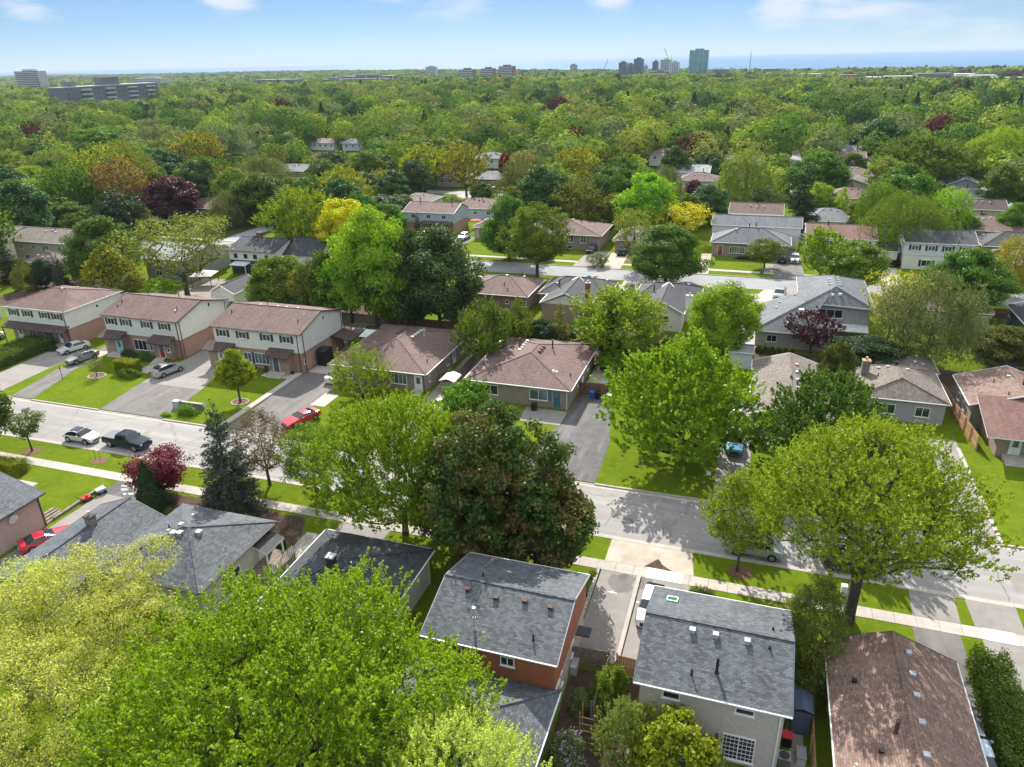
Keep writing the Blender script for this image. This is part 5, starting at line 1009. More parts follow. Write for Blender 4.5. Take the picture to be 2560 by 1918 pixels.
car('sedan', 0, 0, 268, (.45, .52, .58), 'steel', 'steel blue car behind the bright blue truck', 1.0, world=(.3, 86.6))
car('suv', 0, 0, 268, (.015, .02, .025), 'black', 'black suv facing the back street by the thin dark tree', 1.0, world=(-28.8, 167.2))
car('suv', 0, 0, 268, (.05, .05, .055), 'graphite', 'graphite suv half behind the feathery young tree', 1.0, world=(-36.2, 167.4)); car('suv', 0, 0, 266, WHITE, 'white', 'white suv outside the red doored beige bungalow', 1.0, world=(-70.8, 173.6))
car('suv', 0, 0, 90, (.02, .03, .05), 'ink', 'ink blue suv in the drive of the pink roofed house', 1.0, world=(6.0, 168.6)); car('suv', 0, 0, 268, WHITE, 'white', 'white suv beside the ink blue suv', 1.0, world=(8.6, 169.0))
car('sedan', 0, 0, 268, (.04, .12, .16), 'deep_teal', 'deep teal car on the drive behind the yellow green maple', 1.0, world=(-22.4, 138.2)); car('van', 0, 0, 262, (.40, .43, .46), 'ash', 'ash grey van by the large grey house drive', 1.0, world=(5.4, 141.4))
car('pickup', 0, 0, 250, WHITE, 'white', 'white pickup truck far off on the third street drive', 1.0, world=(-87.2, 243.6)); car('sedan', 0, 0, 90, (.02, .03, .04), 'black', 'dark car on the side street near the maroon roof', 1.0, world=(62.6, 226)); car('sedan', 0, 0, 80, (.7, .72, .75), 'white', 'white car on the side street by the grey gable vent house', 1.0, world=(62.8, 205))
car('sedan', 0, 0, 0, (.6, .62, .64), 'mist', 'light car glimpsed through the tall yellow green tree', 1.0, world=(24.2, 139.0)); car('sedan', 0, 0, 262, WHITE, 'white', 'white car cut by the left edge behind the laurel hedge', 1.0, world=(-121.3, 83.5))
car('suv', 0, 0, 0, WHITE, 'white', 'white vehicle on the second street below the grey porch house', 1.0, world=(-168, 240.5)); car('sedan', 0, 0, 90, (.7, .7, .72), 'white', 'pale car high up on the straight side street', 1.0, world=(12, 330))

# ------------------------------------------------------------ fences, garden things, street things
def fence(a, b, h, label, mat='wood_fence', step=2.4, z=.1, grp=None, board=.14):
    a, b = Vector((*a, 0)), Vector((*b, 0)); L_ = (b-a).length; d = (b-a)/L_; rz_ = math.atan2(d.y, d.x)
    root = empty('wooden_fence', (a.x, a.y, z), label, 'fence', grp, rz_); m = MB(); x = 0.0; rr = random.Random(int(L_*100))
    while x < L_: m.box(x, min(L_, x+board), -.015+rr.uniform(-.006, .006), .015, .03, h+rr.uniform(-.03, .03)); x += board+.012
    m.box(0, L_, .02, .06, h*.25, h*.25+.09); m.box(0, L_, .02, .06, h*.8, h*.8+.09); m.build('board_panel', mat, root)
    n = max(1, round(L_/step))
    for i in range(n+1): MB().box(L_*i/n-.05, L_*i/n+.05, .062, .16, 0, h+.1).build('fence_post', mat, root)
fence((-82, 108.0), (-57.2, 107.6), 1.8, 'grey rear fence behind the two left hand pairs', 'wood_grey'); fence((-57.0, 107.8), (-37, 108.2), 1.8, 'dark brown rear fence under the big dark tree'); fence((-36.8, 108.0), (-19.5, 108.4), 1.8, 'brown rear fence behind the teal doored bungalow')
fence((-19.3, 108.4), (1.6, 108.6), 1.8, 'brown rear fence below the yellow green maple'); fence((-56.6, 101.4), (-56.8, 107.6), 1.8, 'short side fence beside the trellis'); fence((-38.0, 87), (-38.3, 107.8), 1.7, 'side fence running between the two taupe bungalows', 'wood_grey')
fence((-20.5, 88.8), (-16.7, 89.2), 1.9, 'dark slatted gate fence at the end of the black drive', 'wood_fence', 1.2, board=.5); fence((-17.4, 94.5), (-17.2, 107), 1.8, 'side fence beyond the gate, above the patio', 'wood_new'); fence((-9.7, 41.3), (-7.0, 41.5), 1.8, 'weathered gate fence across the drive beside the terracotta house', 'wood_grey')
fence((-6.4, 41.4), (-4.2, 41.3), 1.8, 'tan board fence against the beige house corner', 'wood_new'); fence((6.95, 26), (7.05, 43), 1.7, 'pale narrow fence between the beige house and the tan roof', 'wood_new'); fence((-7.1, 36.5), (-6.9, 40.9), 1.9, 'short tall board screen with planter by the gate', 'wood_grey')
fence((-61.2, 90.8), (-57.2, 90.8), 1.7, 'orange brown side gate next to the black box shed', 'wood_new'); fence((-83.0, 93.4), (-77.4, 93.2), 1.6, 'orange brown gate between the two gable roofed pairs', 'wood_new'); fence((-104.6, 93.4), (-98.4, 93.2), 1.7, 'dark side fence with a blue tarpaulin behind')
fence((26.4, 86), (25.4, 100.5), 1.8, 'new pale timber fence along the tan roofed house', 'wood_new'); fence((38.6, 137.4), (60, 138), 1.8, 'brown fence across the right hand garden'); fence((44.0, 156.6), (60, 157.0), 2.0, 'orange brown corner lot fence', 'wood_fence')
fence((-128, 100.5), (-118, 107.8), 1.8, 'dark red fence behind the left edge house', 'wood_fence'); fence((-104, 108.6), (-98.2, 108.2), 1.8, 'dark fence left of the white garage')
# patio screen house behind the slate shuttered pair
t = empty('pergola', (-57.6, 98.2, .1), 'black framed screened pergola with pale roof sheet behind the pair', 'pergola')
for x in (0, 4.2):
    for y in (0, 4.4): MB().box(x-.06, x+.06, y-.06, y+.06, 0, 3.1).build('post', 'dark_trim', t)
for (a, b) in (((0, 0), (4.2, 0)), ((4.2, 0), (4.2, 4.4)), ((0, 4.4), (4.2, 4.4)), ((0, 0), (0, 4.4))): MB().bar((a[0], a[1], 3.15), (b[0], b[1], 3.15), .1, .12).build('beam', 'dark_trim', t)
MB().poly(((0, -2.6, 2.5), (4.0, -2.6, 2.5), (4.0, -.1, 2.9), (0, -.1, 2.9))).build('roof_sheet', 'metal_white', t)
def gadget(name, cat, label, loc, parts, rz=0, group=None):
    r = empty(name, loc, label, cat, group, rz)
    for nm, mt, fn in parts: m = MB(); fn(m); m.build(nm, mt, r)
    return r
gadget('garden_lamp', 'lamp post', 'black lamp post on the lawn by the dark drive', (-94.75, 73.6, .1), [('post', 'dark_trim', lambda m: m.cyl((0, 0, 0), (0, 0, 1.75), .045, .035, 8)), ('lantern', 'dark_trim', lambda m: (m.cyl((0, 0, 1.75), (0, 0, 2.0), .07, .12, 6), m.cyl((0, 0, 2.0), (0, 0, 2.1), .14, .02, 6)))])
gadget('utility_box', 'utility box', 'green grey metal utility box beside the grey block wall', (-71.4, 70.5, .1), [('cabinet', 'vent_grey', lambda m: m.box(-.45, .45, -.3, .3, 0, .95)), ('lid', 'shutter_pale', lambda m: m.box(-.48, .48, -.33, .33, .953, 1.02))])
gadget('block_wall', 'garden wall', 'short grey block wall on the lawn behind the low shrubs', (-69.3, 70.8, .1), [('wall', 'block', lambda m: m.box(-1.7, 1.9, -.14, .14, 0, .8)), ('coping', 'stone', lambda m: m.box(-1.75, 1.95, -.18, .18, .803, .9))])
gadget('utility_box', 'utility box', 'white upright utility box casting a shadow on the verge', (10.2, 55.5, .1), [('cabinet', 'metal_white', lambda m: m.box(-.22, .22, -.2, .2, 0, .95)), ('lid', 'white_trim', lambda m: m.box(-.25, .25, -.23, .23, .953, 1.0))])
gadget('street_sign', 'sign', 'small white square sign on a green post at the kerb', (-65.1, 68.6, .1), [('post', 'metal', lambda m: m.cyl((0, 0, 0), (0, 0, 2.2), .035, .035, 6)), ('plate', 'metal_white', lambda m: m.box(-.22, .22, -.02, .0, 1.85, 2.35)), ('emblem', 'pool_blue', lambda m: (m.cyl((0, -.021, 2.12), (0, -.03, 2.12), .11, .11, 12), m.box(-.12, .12, -.03, -.021, 1.9, 1.96)))])
gadget('street_sign', 'sign', 'small white square sign on a post in the shade of the big bright tree', (-2.0, 69.0, .1), [('post', 'metal', lambda m: m.cyl((0, 0, 0), (0, 0, 2.2), .035, .035, 6)), ('plate', 'metal_white', lambda m: m.box(-.2, .2, -.02, .0, 1.85, 2.3))])
gadget('air_conditioner', 'air conditioner', 'round topped air conditioner unit behind the beige house', (5.3, 37.0, .1), [('cabinet', 'metal', lambda m: m.box(-.38, .38, -.38, .38, 0, .75)), ('fan_grille', 'dark_trim', lambda m: m.cyl((0, 0, .753), (0, 0, .79), .32, .32, 16))])
gadget('waste_bin', 'bin', 'dark bin with a red lid next to the air conditioner', (5.5, 38.6, .1), [('bin', 'black_plastic', lambda m: m.box(-.3, .3, -.3, .3, 0, .8)), ('lid', 'red_plastic', lambda m: m.box(-.33, .33, -.33, .33, .803, .88))])
gadget('storage_box', 'storage box', 'grey clear storage box by the narrow fence', (6.35, 37.6, .1), [('box', 'vent_grey', lambda m: m.box(-.28, .28, -.5, .5, 0, .6)), ('lid', 'metal', lambda m: m.box(-.3, .3, -.52, .52, .603, .68))])
gadget('barbecue', 'barbecue', 'round black barbecue near the gridded patio doors', (.1, 35.2, .1), [('bowl', 'dark_trim', lambda m: (m.cyl((0, 0, .6), (0, 0, .8), .2, .32, 12), m.cyl((0, 0, .8), (0, 0, .98), .32, .1, 12))), ('leg', 'metal', lambda m: m.cyl((.15, .1, 0), (.1, .05, .62), .02, .02, 6)), ('leg', 'metal', lambda m: m.cyl((-.15, .1, 0), (-.1, .05, .62), .02, .02, 6)), ('leg', 'metal', lambda m: m.cyl((0, -.2, 0), (0, -.1, .62), .02, .02, 6))])
for i, (x, y, lb) in enumerate(((-.9, 35.1, 'small wire garden table by the patio wall'), (.9, 34.6, 'low wooden garden stool below the patio doors'))):
    gadget('garden_table', 'garden table', lb, (x, y, .1), [('tabletop', 'metal_white' if i == 0 else 'wood_new', lambda m: m.cyl((0, 0, .5), (0, 0, .54), .32, .32, 14))]+[('leg', 'metal', (lambda a: lambda m: m.cyl((.24*math.cos(a), .24*math.sin(a), 0), (.2*math.cos(a), .2*math.sin(a), .5), .018, .018, 6))(k*2.1)) for k in range(3)])
for i, (x, y, mt, lb) in enumerate(((-1.5, 34.6, 'terracotta', 'terracotta pot on the patio'), (.5, 33.9, 'wood_new', 'tan planter under the patio doors'), (-62.8, 84.6, 'black_plastic', 'dark round planter by the slate front door'), (-78.6, 90.4, 'block', 'grey round planter tub at the head of the pale drive'))):
    gadget('plant_pot', 'plant pot', lb, (x, y, .1), [('pot', mt, lambda m: m.cyl((0, 0, 0), (0, 0, .5), .22, .3, 12)), ('soil', 'soil_mat', lambda m: m.cyl((0, 0, .42), (0, 0, .503), .27, .27, 12))])
gadget('lawn_mower', 'mower', 'red lawn mower standing at the edge of the chalked drive', (-64.5, 48.9, .1), [('deck', 'red_plastic', lambda m: (m.box(-.3, .3, -.5, .4, .15, .4), m.cyl((0, .05, .4), (0, .05, .6), .18, .14, 10))), ('handle', 'dark_trim', lambda m: (m.bar((-.25, -.5, .35), (-.25, -1.1, .95), .03, .03), m.bar((.25, -.5, .35), (.25, -1.1, .95), .03, .03), m.bar((-.25, -1.1, .95), (.25, -1.1, .95), .03, .03)))]+[('wheel', 'rubber', (lambda a, b: lambda m: m.cyl((a-.04, b, .15), (a+.04, b, .15), .15, .15, 12))(a, b)) for a in (-.34, .34) for b in (-.4, .35)], rz=-.35)
gadget('garden_cart', 'cart', 'pale blue topped garden cart beside the red mower', (-64.1, 50.4, .1), [('tray', 'shutter_pale', lambda m: m.box(-.35, .35, -.5, .5, .45, .6)), ('frame', 'metal', lambda m: m.box(-.3, .3, -.45, .45, .2, .446))]+[('wheel', 'rubber', (lambda a, b: lambda m: m.cyl((a-.04, b, .16), (a+.04, b, .16), .16, .16, 12))(a, b)) for a in (-.36, .36) for b in (-.35, .35)], rz=-.4)
m = MB()
for i, (a, b) in enumerate((((-64.75, 45.0), (-64.9, 51.6)),)): m.bar((a[0], a[1], .2), (b[0], b[1], .2), .28, .35)
tag(m.build('retaining_wall', 'block'), 'low dark stone edging wall along the chalked drive', 'retaining wall')
for i in range(4): tag(MB().box(-66.3+i*.42, -65.95+i*.42, 43.9, 46.3, .1, .5-i*.09).build('timber_step', 'wood_grey'), ('lowest', 'second lowest', 'third', 'top')[3-i]+' grey timber step beside the pale gable wall', 'step', 'timber garden steps')
for x, y, r1, r2, mt, lb in ((-62.2, 51.7, .5, .3, 'chalk_blue', 'pale blue chalk drawing on the dark drive'), (-60.9, 51.2, .4, .25, 'chalk_white', 'white chalk scribble on the dark drive'), (-62.9, 52.3, .5, .2, 'chalk_orange', 'orange chalk scribble on the dark drive'), (-61.6, 52.4, .25, .3, 'chalk_orange', 'small orange chalk patch near the pavement'), (-61.5, 51.0, .3, .18, 'chalk_white', 'white chalk swirl beside the pale blue one')):
    pts = [(x+r1*math.cos(a)*random.uniform(.5, 1.1), y+r2*math.sin(a)*random.uniform(.5, 1.1), .119) for a in np.linspace(0, 2*math.pi, 14)[:-1]]; tag(MB().poly(pts).build('chalk_drawing', mt), lb, 'chalk drawing')
tag(MB().box(-.4, .4, -.05, .05, 0, .005).box(-.06, .06, -.12, .25, .006, .01).build('chalk_mark', 'chalk_white', loc=(-8.4, 50.2, .118)), 'small white chalk cross on the grey drive', 'chalk drawing')
shape('wet_patch', wobble(((-9.0, 51.3), (-8.0, 50.3), (-7.0, 50.6), (-6.75, 52.6), (-7.6, 52.95), (-8.8, 52.7)), .2, .4, 9), .118, 'asphalt_mid'); shape('wet_patch', wobble(((-6.3, 51.3), (-5.4, 51.6), (-5.3, 52.9), (-6.3, 52.95)), .12, .4, 10), .118, 'asphalt_mid')
shape('dirt_patch', wobble(((-6.4, 54.5), (-3.6, 54.5), (-4.6, 55.0), (-5.3, 55.9), (-5.7, 55.4)), .08, .3, 11), .118, 'soil_mat')
# stones edging the flower bed beside the drive
m = MB(); rr = random.Random(8); y = 46.7
while y < 52.9: w = rr.uniform(.25, .45); m.box(-10.32+rr.uniform(-.05, .05), -10.02, y, y+w-.03, .1, .26+rr.uniform(0, .08)); y += w
tag(m.build('edging_stones', 'stone'), 'stone edging between the flower bed and the grey drive', 'edging')
# arbour with vine, trellis
gadget('garden_arch', 'arch', 'small timber trellis arch in the shaded side garden', (-7.2, 35.6, .1), [('post', 'wood_new', (lambda x, y: lambda m: m.box(x-.04, x+.04, y-.04, y+.04, 0, 2.2))(x, y)) for x in (-.5, .5) for y in (-.4, .4)]+[('rail', 'wood_new', (lambda z: lambda m: m.box(-.55, .55, -.46, -.41, z, z+.05))(z)) for z in (.6, 1.2, 1.8)])
gadget('fire_hydrant', 'hydrant', 'small red hydrant on the verge under the trees', (-41.3, 57.0, .1), [('barrel', 'red_plastic', lambda m: (m.cyl((0, 0, 0), (0, 0, .55), .11, .1, 10), m.cyl((0, 0, .55), (0, 0, .7), .13, .04, 10))), ('outlet', 'dark_trim', lambda m: m.cyl((-.2, 0, .4), (.2, 0, .4), .05, .05, 8))])
for x, y, c, lb in ((-18.6, 88.2, 'blue_plastic', 'blue recycling bin in front of the slatted gate'), (-17.8, 88.3, 'black_plastic', 'black bin in front of the slatted gate'), (-16.2, 88.0, 'metal_white', 'white tub at the gate end of the black drive'), (-25.0, 82.6, 'black_plastic', 'black box beside the teal front door'), (-31.6, 144.3, 'blue_plastic', 'blue recycling box at the back street kerb'), (-30.2, 144.3, 'wood_new', 'brown sack at the back street kerb'), (-39.4, 47.4, 'black_plastic', 'black wheelie bin by the slab path'), (2.0, 157.3, 'teal', 'teal bin at the far kerb'), (-4.0, 86.4, 'white_paint', 'white box beside the big bright tree')):
    gadget('waste_bin', 'bin', lb, (x, y, .1), [('bin', c, lambda m: (m.poly(((-.28, -.3, 0), (.28, -.3, 0), (.32, -.36, .9), (-.32, -.36, .9))), m.box(-.3, .3, -.3, .34, 0, .9))), ('lid', c, lambda m: m.box(-.34, .34, -.38, .38, .903, .98))])
def parasol(x, y, r, h, mt, lb, sides=8, sq=False):
    gadget('parasol', 'parasol', lb, (x, y, .1), [('pole', 'metal', lambda m: m.cyl((0, 0, 0), (0, 0, h), .03, .03, 8)), ('canopy', mt, lambda m: m.cyl((0, 0, h-.45), (0, 0, h), r, .04, sides))])
parasol(41.0, 122.0, 2.2, 2.8, 'umbrella_cloth', 'white square garden canopy at the right edge', 4); parasol(-72.6, 187.0, 1.6, 2.6, 'parasol_red', 'red parasol beside the blue sided house')
g = gadget('gazebo', 'gazebo', 'pale grey canvas gazebo over the shaded garden seats', (-108.4, 121.8, .1), [('post', 'dark_trim', (lambda x, y: lambda m: m.box(x-.05, x+.05, y-.05, y+.05, 0, 2.3))(x, y)) for x in (-2, 2) for y in (-2, 2)]+[('canopy', 'umbrella_cloth', lambda m: (m.cyl((0, 0, 2.3), (0, 0, 3.1), 3.2, .3, 4)))], rz=.3)
gadget('paddling_pool', 'pool', 'bright blue inflatable pool on the lawn below the gable house', (-26.0, 112.4, .1), [('ring', 'pool_blue', lambda m: m.cyl((0, 0, 0), (0, 0, .35), 1.5, 1.35, 18)), ('water', 'glass_sky', lambda m: m.cyl((0, 0, .352), (0, 0, .36), 1.2, 1.2, 18))])
gadget('garden_toy', 'toy', 'small blue play slide beside the inflatable pool', (-24.4, 117.4, .1), [('slide', 'pool_blue', lambda m: m.bar((0, 0, .9), (1.5, 0, .1), .45, .06)), ('ladder', 'blue_plastic', lambda m: m.bar((0, 0, .9), (-.4, 0, 0), .4, .05))])
gadget('tarpaulin', 'tarpaulin', 'blue tarpaulin bundle behind the dark side fence', (-100.3, 96.2, .1), [('sheet', 'blue_plastic', lambda m: (m.cyl((0, 0, 0), (0, 0, 1.1), 1.3, .9, 9)))]); gadget('kids_bike_pile', 'toys', 'jumble of red and dark toys in front of the side fence', (-99.7, 90.2, .1), [('toy_car', 'red_plastic', lambda m: (m.box(-.6, .5, -.4, .3, .2, .6), m.cyl((-.4, -.4, .2), (-.4, .35, .2), .2, .2, 10))), ('toy_box', 'blue_plastic', lambda m: m.box(.55, 1.1, -.2, .4, 0, .5)), ('toy_frame', 'dark_trim', lambda m: (m.bar((-1, .4, 0), (-.2, .6, .9), .06, .06), m.bar((-.2, .6, .9), (.9, .5, .1), .06, .06)))])
gadget('kayak', 'kayak', 'red kayak upside down beside the white garage', (-99.3, 108.9, .1), [('hull', 'red_plastic', lambda m: (m.cyl((-1.6, 0, .3), (0, 0, .45), .05, .35, 10), m.cyl((0, 0, .45), (1.6, 0, .3), .35, .05, 10)))])
gadget('patio_seat', 'garden seat', 'small black bistro set in the bungalow side passage', (-38.2, 81.4, .1), [('seat', 'dark_trim', lambda m: m.cyl((0, 0, .42), (0, 0, .46), .22, .22, 10)), ('tabletop', 'metal', lambda m: m.cyl((.7, .5, .7), (.7, .5, .74), .35, .35, 14)), ('leg', 'dark_trim', lambda m: m.cyl((.7, .5, 0), (.7, .5, .7), .03, .03, 6)), ('leg', 'dark_trim', lambda m: m.cyl((0, 0, 0), (0, 0, .42), .03, .03, 6))])
for i, (x, y) in enumerate(((-64, 85.0), (-65.6, 84.6))): gadget('garden_chair', 'chair', ('dark' if i else 'grey')+' low chair on the shaded front patio', (x-3, y-1.0, .15), [('seat', 'dark_trim', lambda m: m.box(-.3, .3, -.3, .3, .35, .42)), ('backrest', 'dark_trim', lambda m: m.box(-.3, .3, .26, .31, .42, .95)), ('leg', 'dark_trim', lambda m: m.box(-.28, -.22, -.28, -.22, 0, .35)), ('leg', 'dark_trim', lambda m: m.box(.22, .28, -.28, -.22, 0, .35)), ('leg', 'dark_trim', lambda m: m.box(-.28, -.22, .22, .28, 0, .35)), ('leg', 'dark_trim', lambda m: m.box(.22, .28, .22, .28, 0, .35))])
for x, y, lb in ((-24.6, 155.2, 'thin street lamp post by the feathery tree'), (-139.6, 160.8, 'street lamp post at the left of the back street'), (63.2, 184, 'street lamp post on the right hand side street')):
    gadget('street_lamp', 'street lamp', lb, (x, y, .1), [('post', 'metal', lambda m: m.cyl((0, 0, 0), (0, 0, 7), .09, .06, 8)), ('arm', 'metal', lambda m: m.bar((0, 0, 6.9), (0, -1.6, 7.2), .06, .06)), ('lamp_head', 'vent_grey', lambda m: m.box(-.12, .12, -2.1, -1.5, 7.12, 7.25))])
# back garden furniture
def table_set(x, y, lb, mt='wood_new', rz=0.0):
    gadget('garden_table', 'garden table', lb, (x, y, .12), [('tabletop', mt, lambda m: m.box(-.8, .8, -.45, .45, .70, .75))]+[('leg', mt, (lambda a, b: lambda m: m.box(a-.04, a+.04, b-.04, b+.04, 0, .7))(a, b)) for a in (-.7, .7) for b in (-.36, .36)]+[('bench', mt, (lambda b: lambda m: (m.box(-.75, .75, b-.14, b+.14, .40, .45), m.box(-.7, -.62, b-.1, b+.1, 0, .4), m.box(.62, .7, b-.1, b+.1, 0, .4)))(b)) for b in (-.8, .8)], rz)
table_set(-14.6, 98.6, 'brown picnic table on the side patio beyond the gate', 'wood_grey', .3); table_set(-46.5, 104.4, 'weathered picnic table on the gravel behind the first taupe bungalow', 'wood_grey', .2); table_set(-88.6, 102.6, 'orange brown picnic table behind the red doored pair', 'wood_new', .1); table_set(29.5, 106.8, 'pale wooden garden table behind the tan roofed house', 'wood_new', .5); table_set(-103.6, 112.2, 'dark picnic table near the canvas gazebo', 'wood_grey', .6)
def trampoline(x, y, r_, lb):
    gadget('trampoline', 'trampoline', lb, (x, y, .12), [('mat', 'black_plastic', lambda m: m.cyl((0, 0, .72), (0, 0, .75), r_*.86, r_*.86, 22)), ('edge_pad', 'pool_blue', lambda m: [m.bar((r_*math.cos(a), r_*math.sin(a), .76), (r_*math.cos(a+.29), r_*math.sin(a+.29), .76), .3, .06) for a in np.arange(0, 6.28, .2856)])]+[('leg', 'metal', (lambda a: lambda m: m.cyl((r_*math.cos(a), r_*math.sin(a), 0), (r_*math.cos(a), r_*math.sin(a), .74), .03, .03, 6))(a)) for a in np.arange(0, 6.2, 1.05)])
trampoline(-71.5, 103.4, 1.9, 'blue edged trampoline behind the slate shuttered pair'); trampoline(45.0, 112.0, 1.8, 'blue edged trampoline near the right edge lawn')
for x0, x1, y0, y1, lb in ((-92, -89.4, 104.6, 106.8, 'little grey roofed timber shed by the rear fence of the red doored pair'), (-30.6, -28.2, 105.2, 107.2, 'small timber shed against the fence behind the teal doored bungalow'), (33.6, 36.4, 109, 111.6, 'timber shed behind the tan roofed house'), (-124, -121, 112, 114.6, 'brown timber shed left of the bare limbed tree'), (-78.6, -75.6, 112.2, 115, 'dark timber shed beyond the grey rear fence')):
    q = H(x0, x1, y0, y1, lb, cat='shed', name='shed'); q.wall(0, 2.0, 'wood_grey', gable=('x', .5)); q.roof('gx', 2.0, .6, 'roof_slate', .15, trim='wood_grey', caps=False); q.door('S', (x1-x0)/2, .05, .8, 1.7, 'wood_new', 'wood_grey', glass=False)

# ------------------------------------------------------------ foliage
def unit(a): return a/np.maximum(np.linalg.norm(a, axis=-1, keepdims=True), 1e-9)
def leaf_quads(P, Nn, S, rng, aspect=.62, fold=.22, hang=None):
    """one small folded diamond per point"""
    n = len(P); rv = unit(rng.normal(size=(n, 3))) if hang is None else unit(hang+rng.normal(size=(n, 3))*.25)
    t = unit(rv-Nn*np.sum(rv*Nn, 1, keepdims=True)); b = np.cross(Nn, t); S = S[:, None]
    V = np.empty((n, 4, 3)); V[:, 0] = P-t*S*.5; V[:, 1] = P+b*S*.5*aspect+Nn*S*fold; V[:, 2] = P+t*S*.5; V[:, 3] = P-b*S*.5*aspect+Nn*S*fold*.6
    return V.reshape(-1, 3)
ENV = {
 'round': lambda t: np.clip(np.sin(np.pi*np.clip(t, .02, .995)**.85), 0, 1)**.55,
 'broad': lambda t: np.clip(np.sin(np.pi*np.clip(t, .02, .995)**.68), 0, 1)**.5,
 'vase': lambda t: np.clip(np.sin(np.pi*np.clip(t, .02, .995)**1.35), 0, 1)**.6,
 'egg': lambda t: np.clip(np.sin(np.pi*np.clip(t, .02, .995)**.60), 0, 1)**.75,
 'flat': lambda t: np.clip(np.sin(np.pi*np.clip(.12+.8*t, .02, .995)**1.7), 0, 1)**.5,
 'cone': lambda t: (1-t)**.85*.98+.02, 'ovoid': lambda t: np.clip(np.sin(np.pi*np.clip(.14+.86*t, .02, .999)**.62), 0, 1)**.8}
def lump(rng):
    ph = rng.uniform(0, 6.28, 8); fr = rng.integers(2, 6, 8); fz = rng.uniform(3, 9, 8)
    def f(an, t):
        s = 0
        for i in range(8): s = s+np.sin(an*fr[i]+ph[i]+t*fz[i])*(.5 if i < 4 else .3)
        return 1+.165*s
    return f
def grow(rng, Hh, R_, cb, env, ntips, lo=.35, bend=.12, leader=.82, fork=None):
    """skeleton: a trunk, then every tip joins the nearest wood below it"""
    P = []; par = []
    z = 0.0; x = y = 0.0; step = max(.5, Hh/26); sway = rng.uniform(-1, 1, 2)*bend*.25
    while z < Hh*leader:
        P.append((x, y, z)); par.append(len(P)-2); z += step; x += sway[0]*step+rng.normal()*.03*step*(z > cb*.5); y += sway[1]*step+rng.normal()*.03*step*(z > cb*.5)
    nt = len(P); cap = nt+ntips*9+10; A = np.zeros((cap, 3)); A[:nt] = P; par = list(par)
    t = rng.uniform(0, 1, ntips*3); an = rng.uniform(0, 6.2832, ntips*3); w = env(t); keep = rng.uniform(0, 1, ntips*3) < (w**1.2+.05); t, an, w = t[keep][:ntips], an[keep][:ntips], w[keep][:ntips]
    f = rng.uniform(lo**2.4, 1, len(t))**(1/2.4); lf = lump(rng); rr = R_*w*lf(an, t)*f
    T = np.stack([rr*np.cos(an)+P[-1][0]*t*.6, rr*np.sin(an)+P[-1][1]*t*.6, cb+t*(Hh-cb)*(.96+.04*f)], 1)
    o = np.argsort(np.linalg.norm(T-np.array([0, 0, cb*.9]), axis=1)); T = T[o]; n = nt; live0 = max(1, int(nt*min(.8, cb/Hh*.8/leader))); tips = []
    for q in T:
        C = A[live0:n]; dv = q-C; hd = np.hypot(dv[:, 0], dv[:, 1]); d = np.sqrt(hd*hd+dv[:, 2]**2)
        cost = d+1.3*np.maximum(0, .45*hd-dv[:, 2])
        k = int(np.argmin(cost)); L_ = d[k]; a = C[k].copy(); parent = live0+k; m_ = max(1, min(8, int(L_/max(.8, R_*.13))))
        off = rng.normal(size=3)*bend*L_*.35; off[2] -= .05*L_
        for i in range(1, m_+1):
            s = i/m_; p = a+(q-a)*s+off*math.sin(math.pi*s); A[n] = p; par.append(parent); parent = n; n += 1
            if n >= cap-9: break
        tips.append(parent)
        if n >= cap-9: break
    return A[:n], np.array(par[:n]), np.array(tips)
def wood(A, par, r0, tipr=.018, rmin=.0, k=5, name='trunk', mats=None):
    n = len(A); w = np.full(n, tipr**2.15)
    ch = np.zeros(n)
    for i in range(n-1, 0, -1):
        ch[par[i]] += max(w[i], ch[i])
        w[par[i]] = max(w[par[i]], ch[par[i]])
    r = w**(1/2.15); r = np.maximum(tipr, (r-tipr)*(r0-tipr)/max(1e-6, r[0]-tipr)+tipr)
    r = r*(1+.35*np.exp(-A[:, 2]/.5)*(A[:, 2] < 1.5))
    i = np.arange(1, n); p = par[1:]; ok = (p >= 0) & (r[i] > rmin); i, p = i[ok], p[ok]
    a, b = A[p], A[i]; d = unit(b-a); up = np.where(np.abs(d[:, 2:3]) > .9, np.array([[1., 0, 0]]), np.array([[0, 0, 1.]])); s = unit(np.cross(d, up)); u = np.cross(s, d)
    ra = np.minimum(r[p], r[i]*1.5)[:, None]; ra = np.where((p == i-1)[:, None] & (r[p][:, None] > r0*.3), r[p][:, None], ra); rb = r[i][:, None]; V = np.empty((len(i), 2*k, 3))
    for j in range(k):
        an = 2*math.pi*j/k; o = s*math.cos(an)+u*math.sin(an); V[:, j] = a-d*ra*.3+o*ra; V[:, k+j] = b+o*rb
    base = (np.arange(len(i))*2*k)[:, None, None]; F = np.array([[j, (j+1) % k, k+(j+1) % k, k+j] for j in range(k)])[None]+base
    return idx_mesh(name, V.reshape(-1, 3), F.reshape(-1, 4), mats or [MATS['bark']])
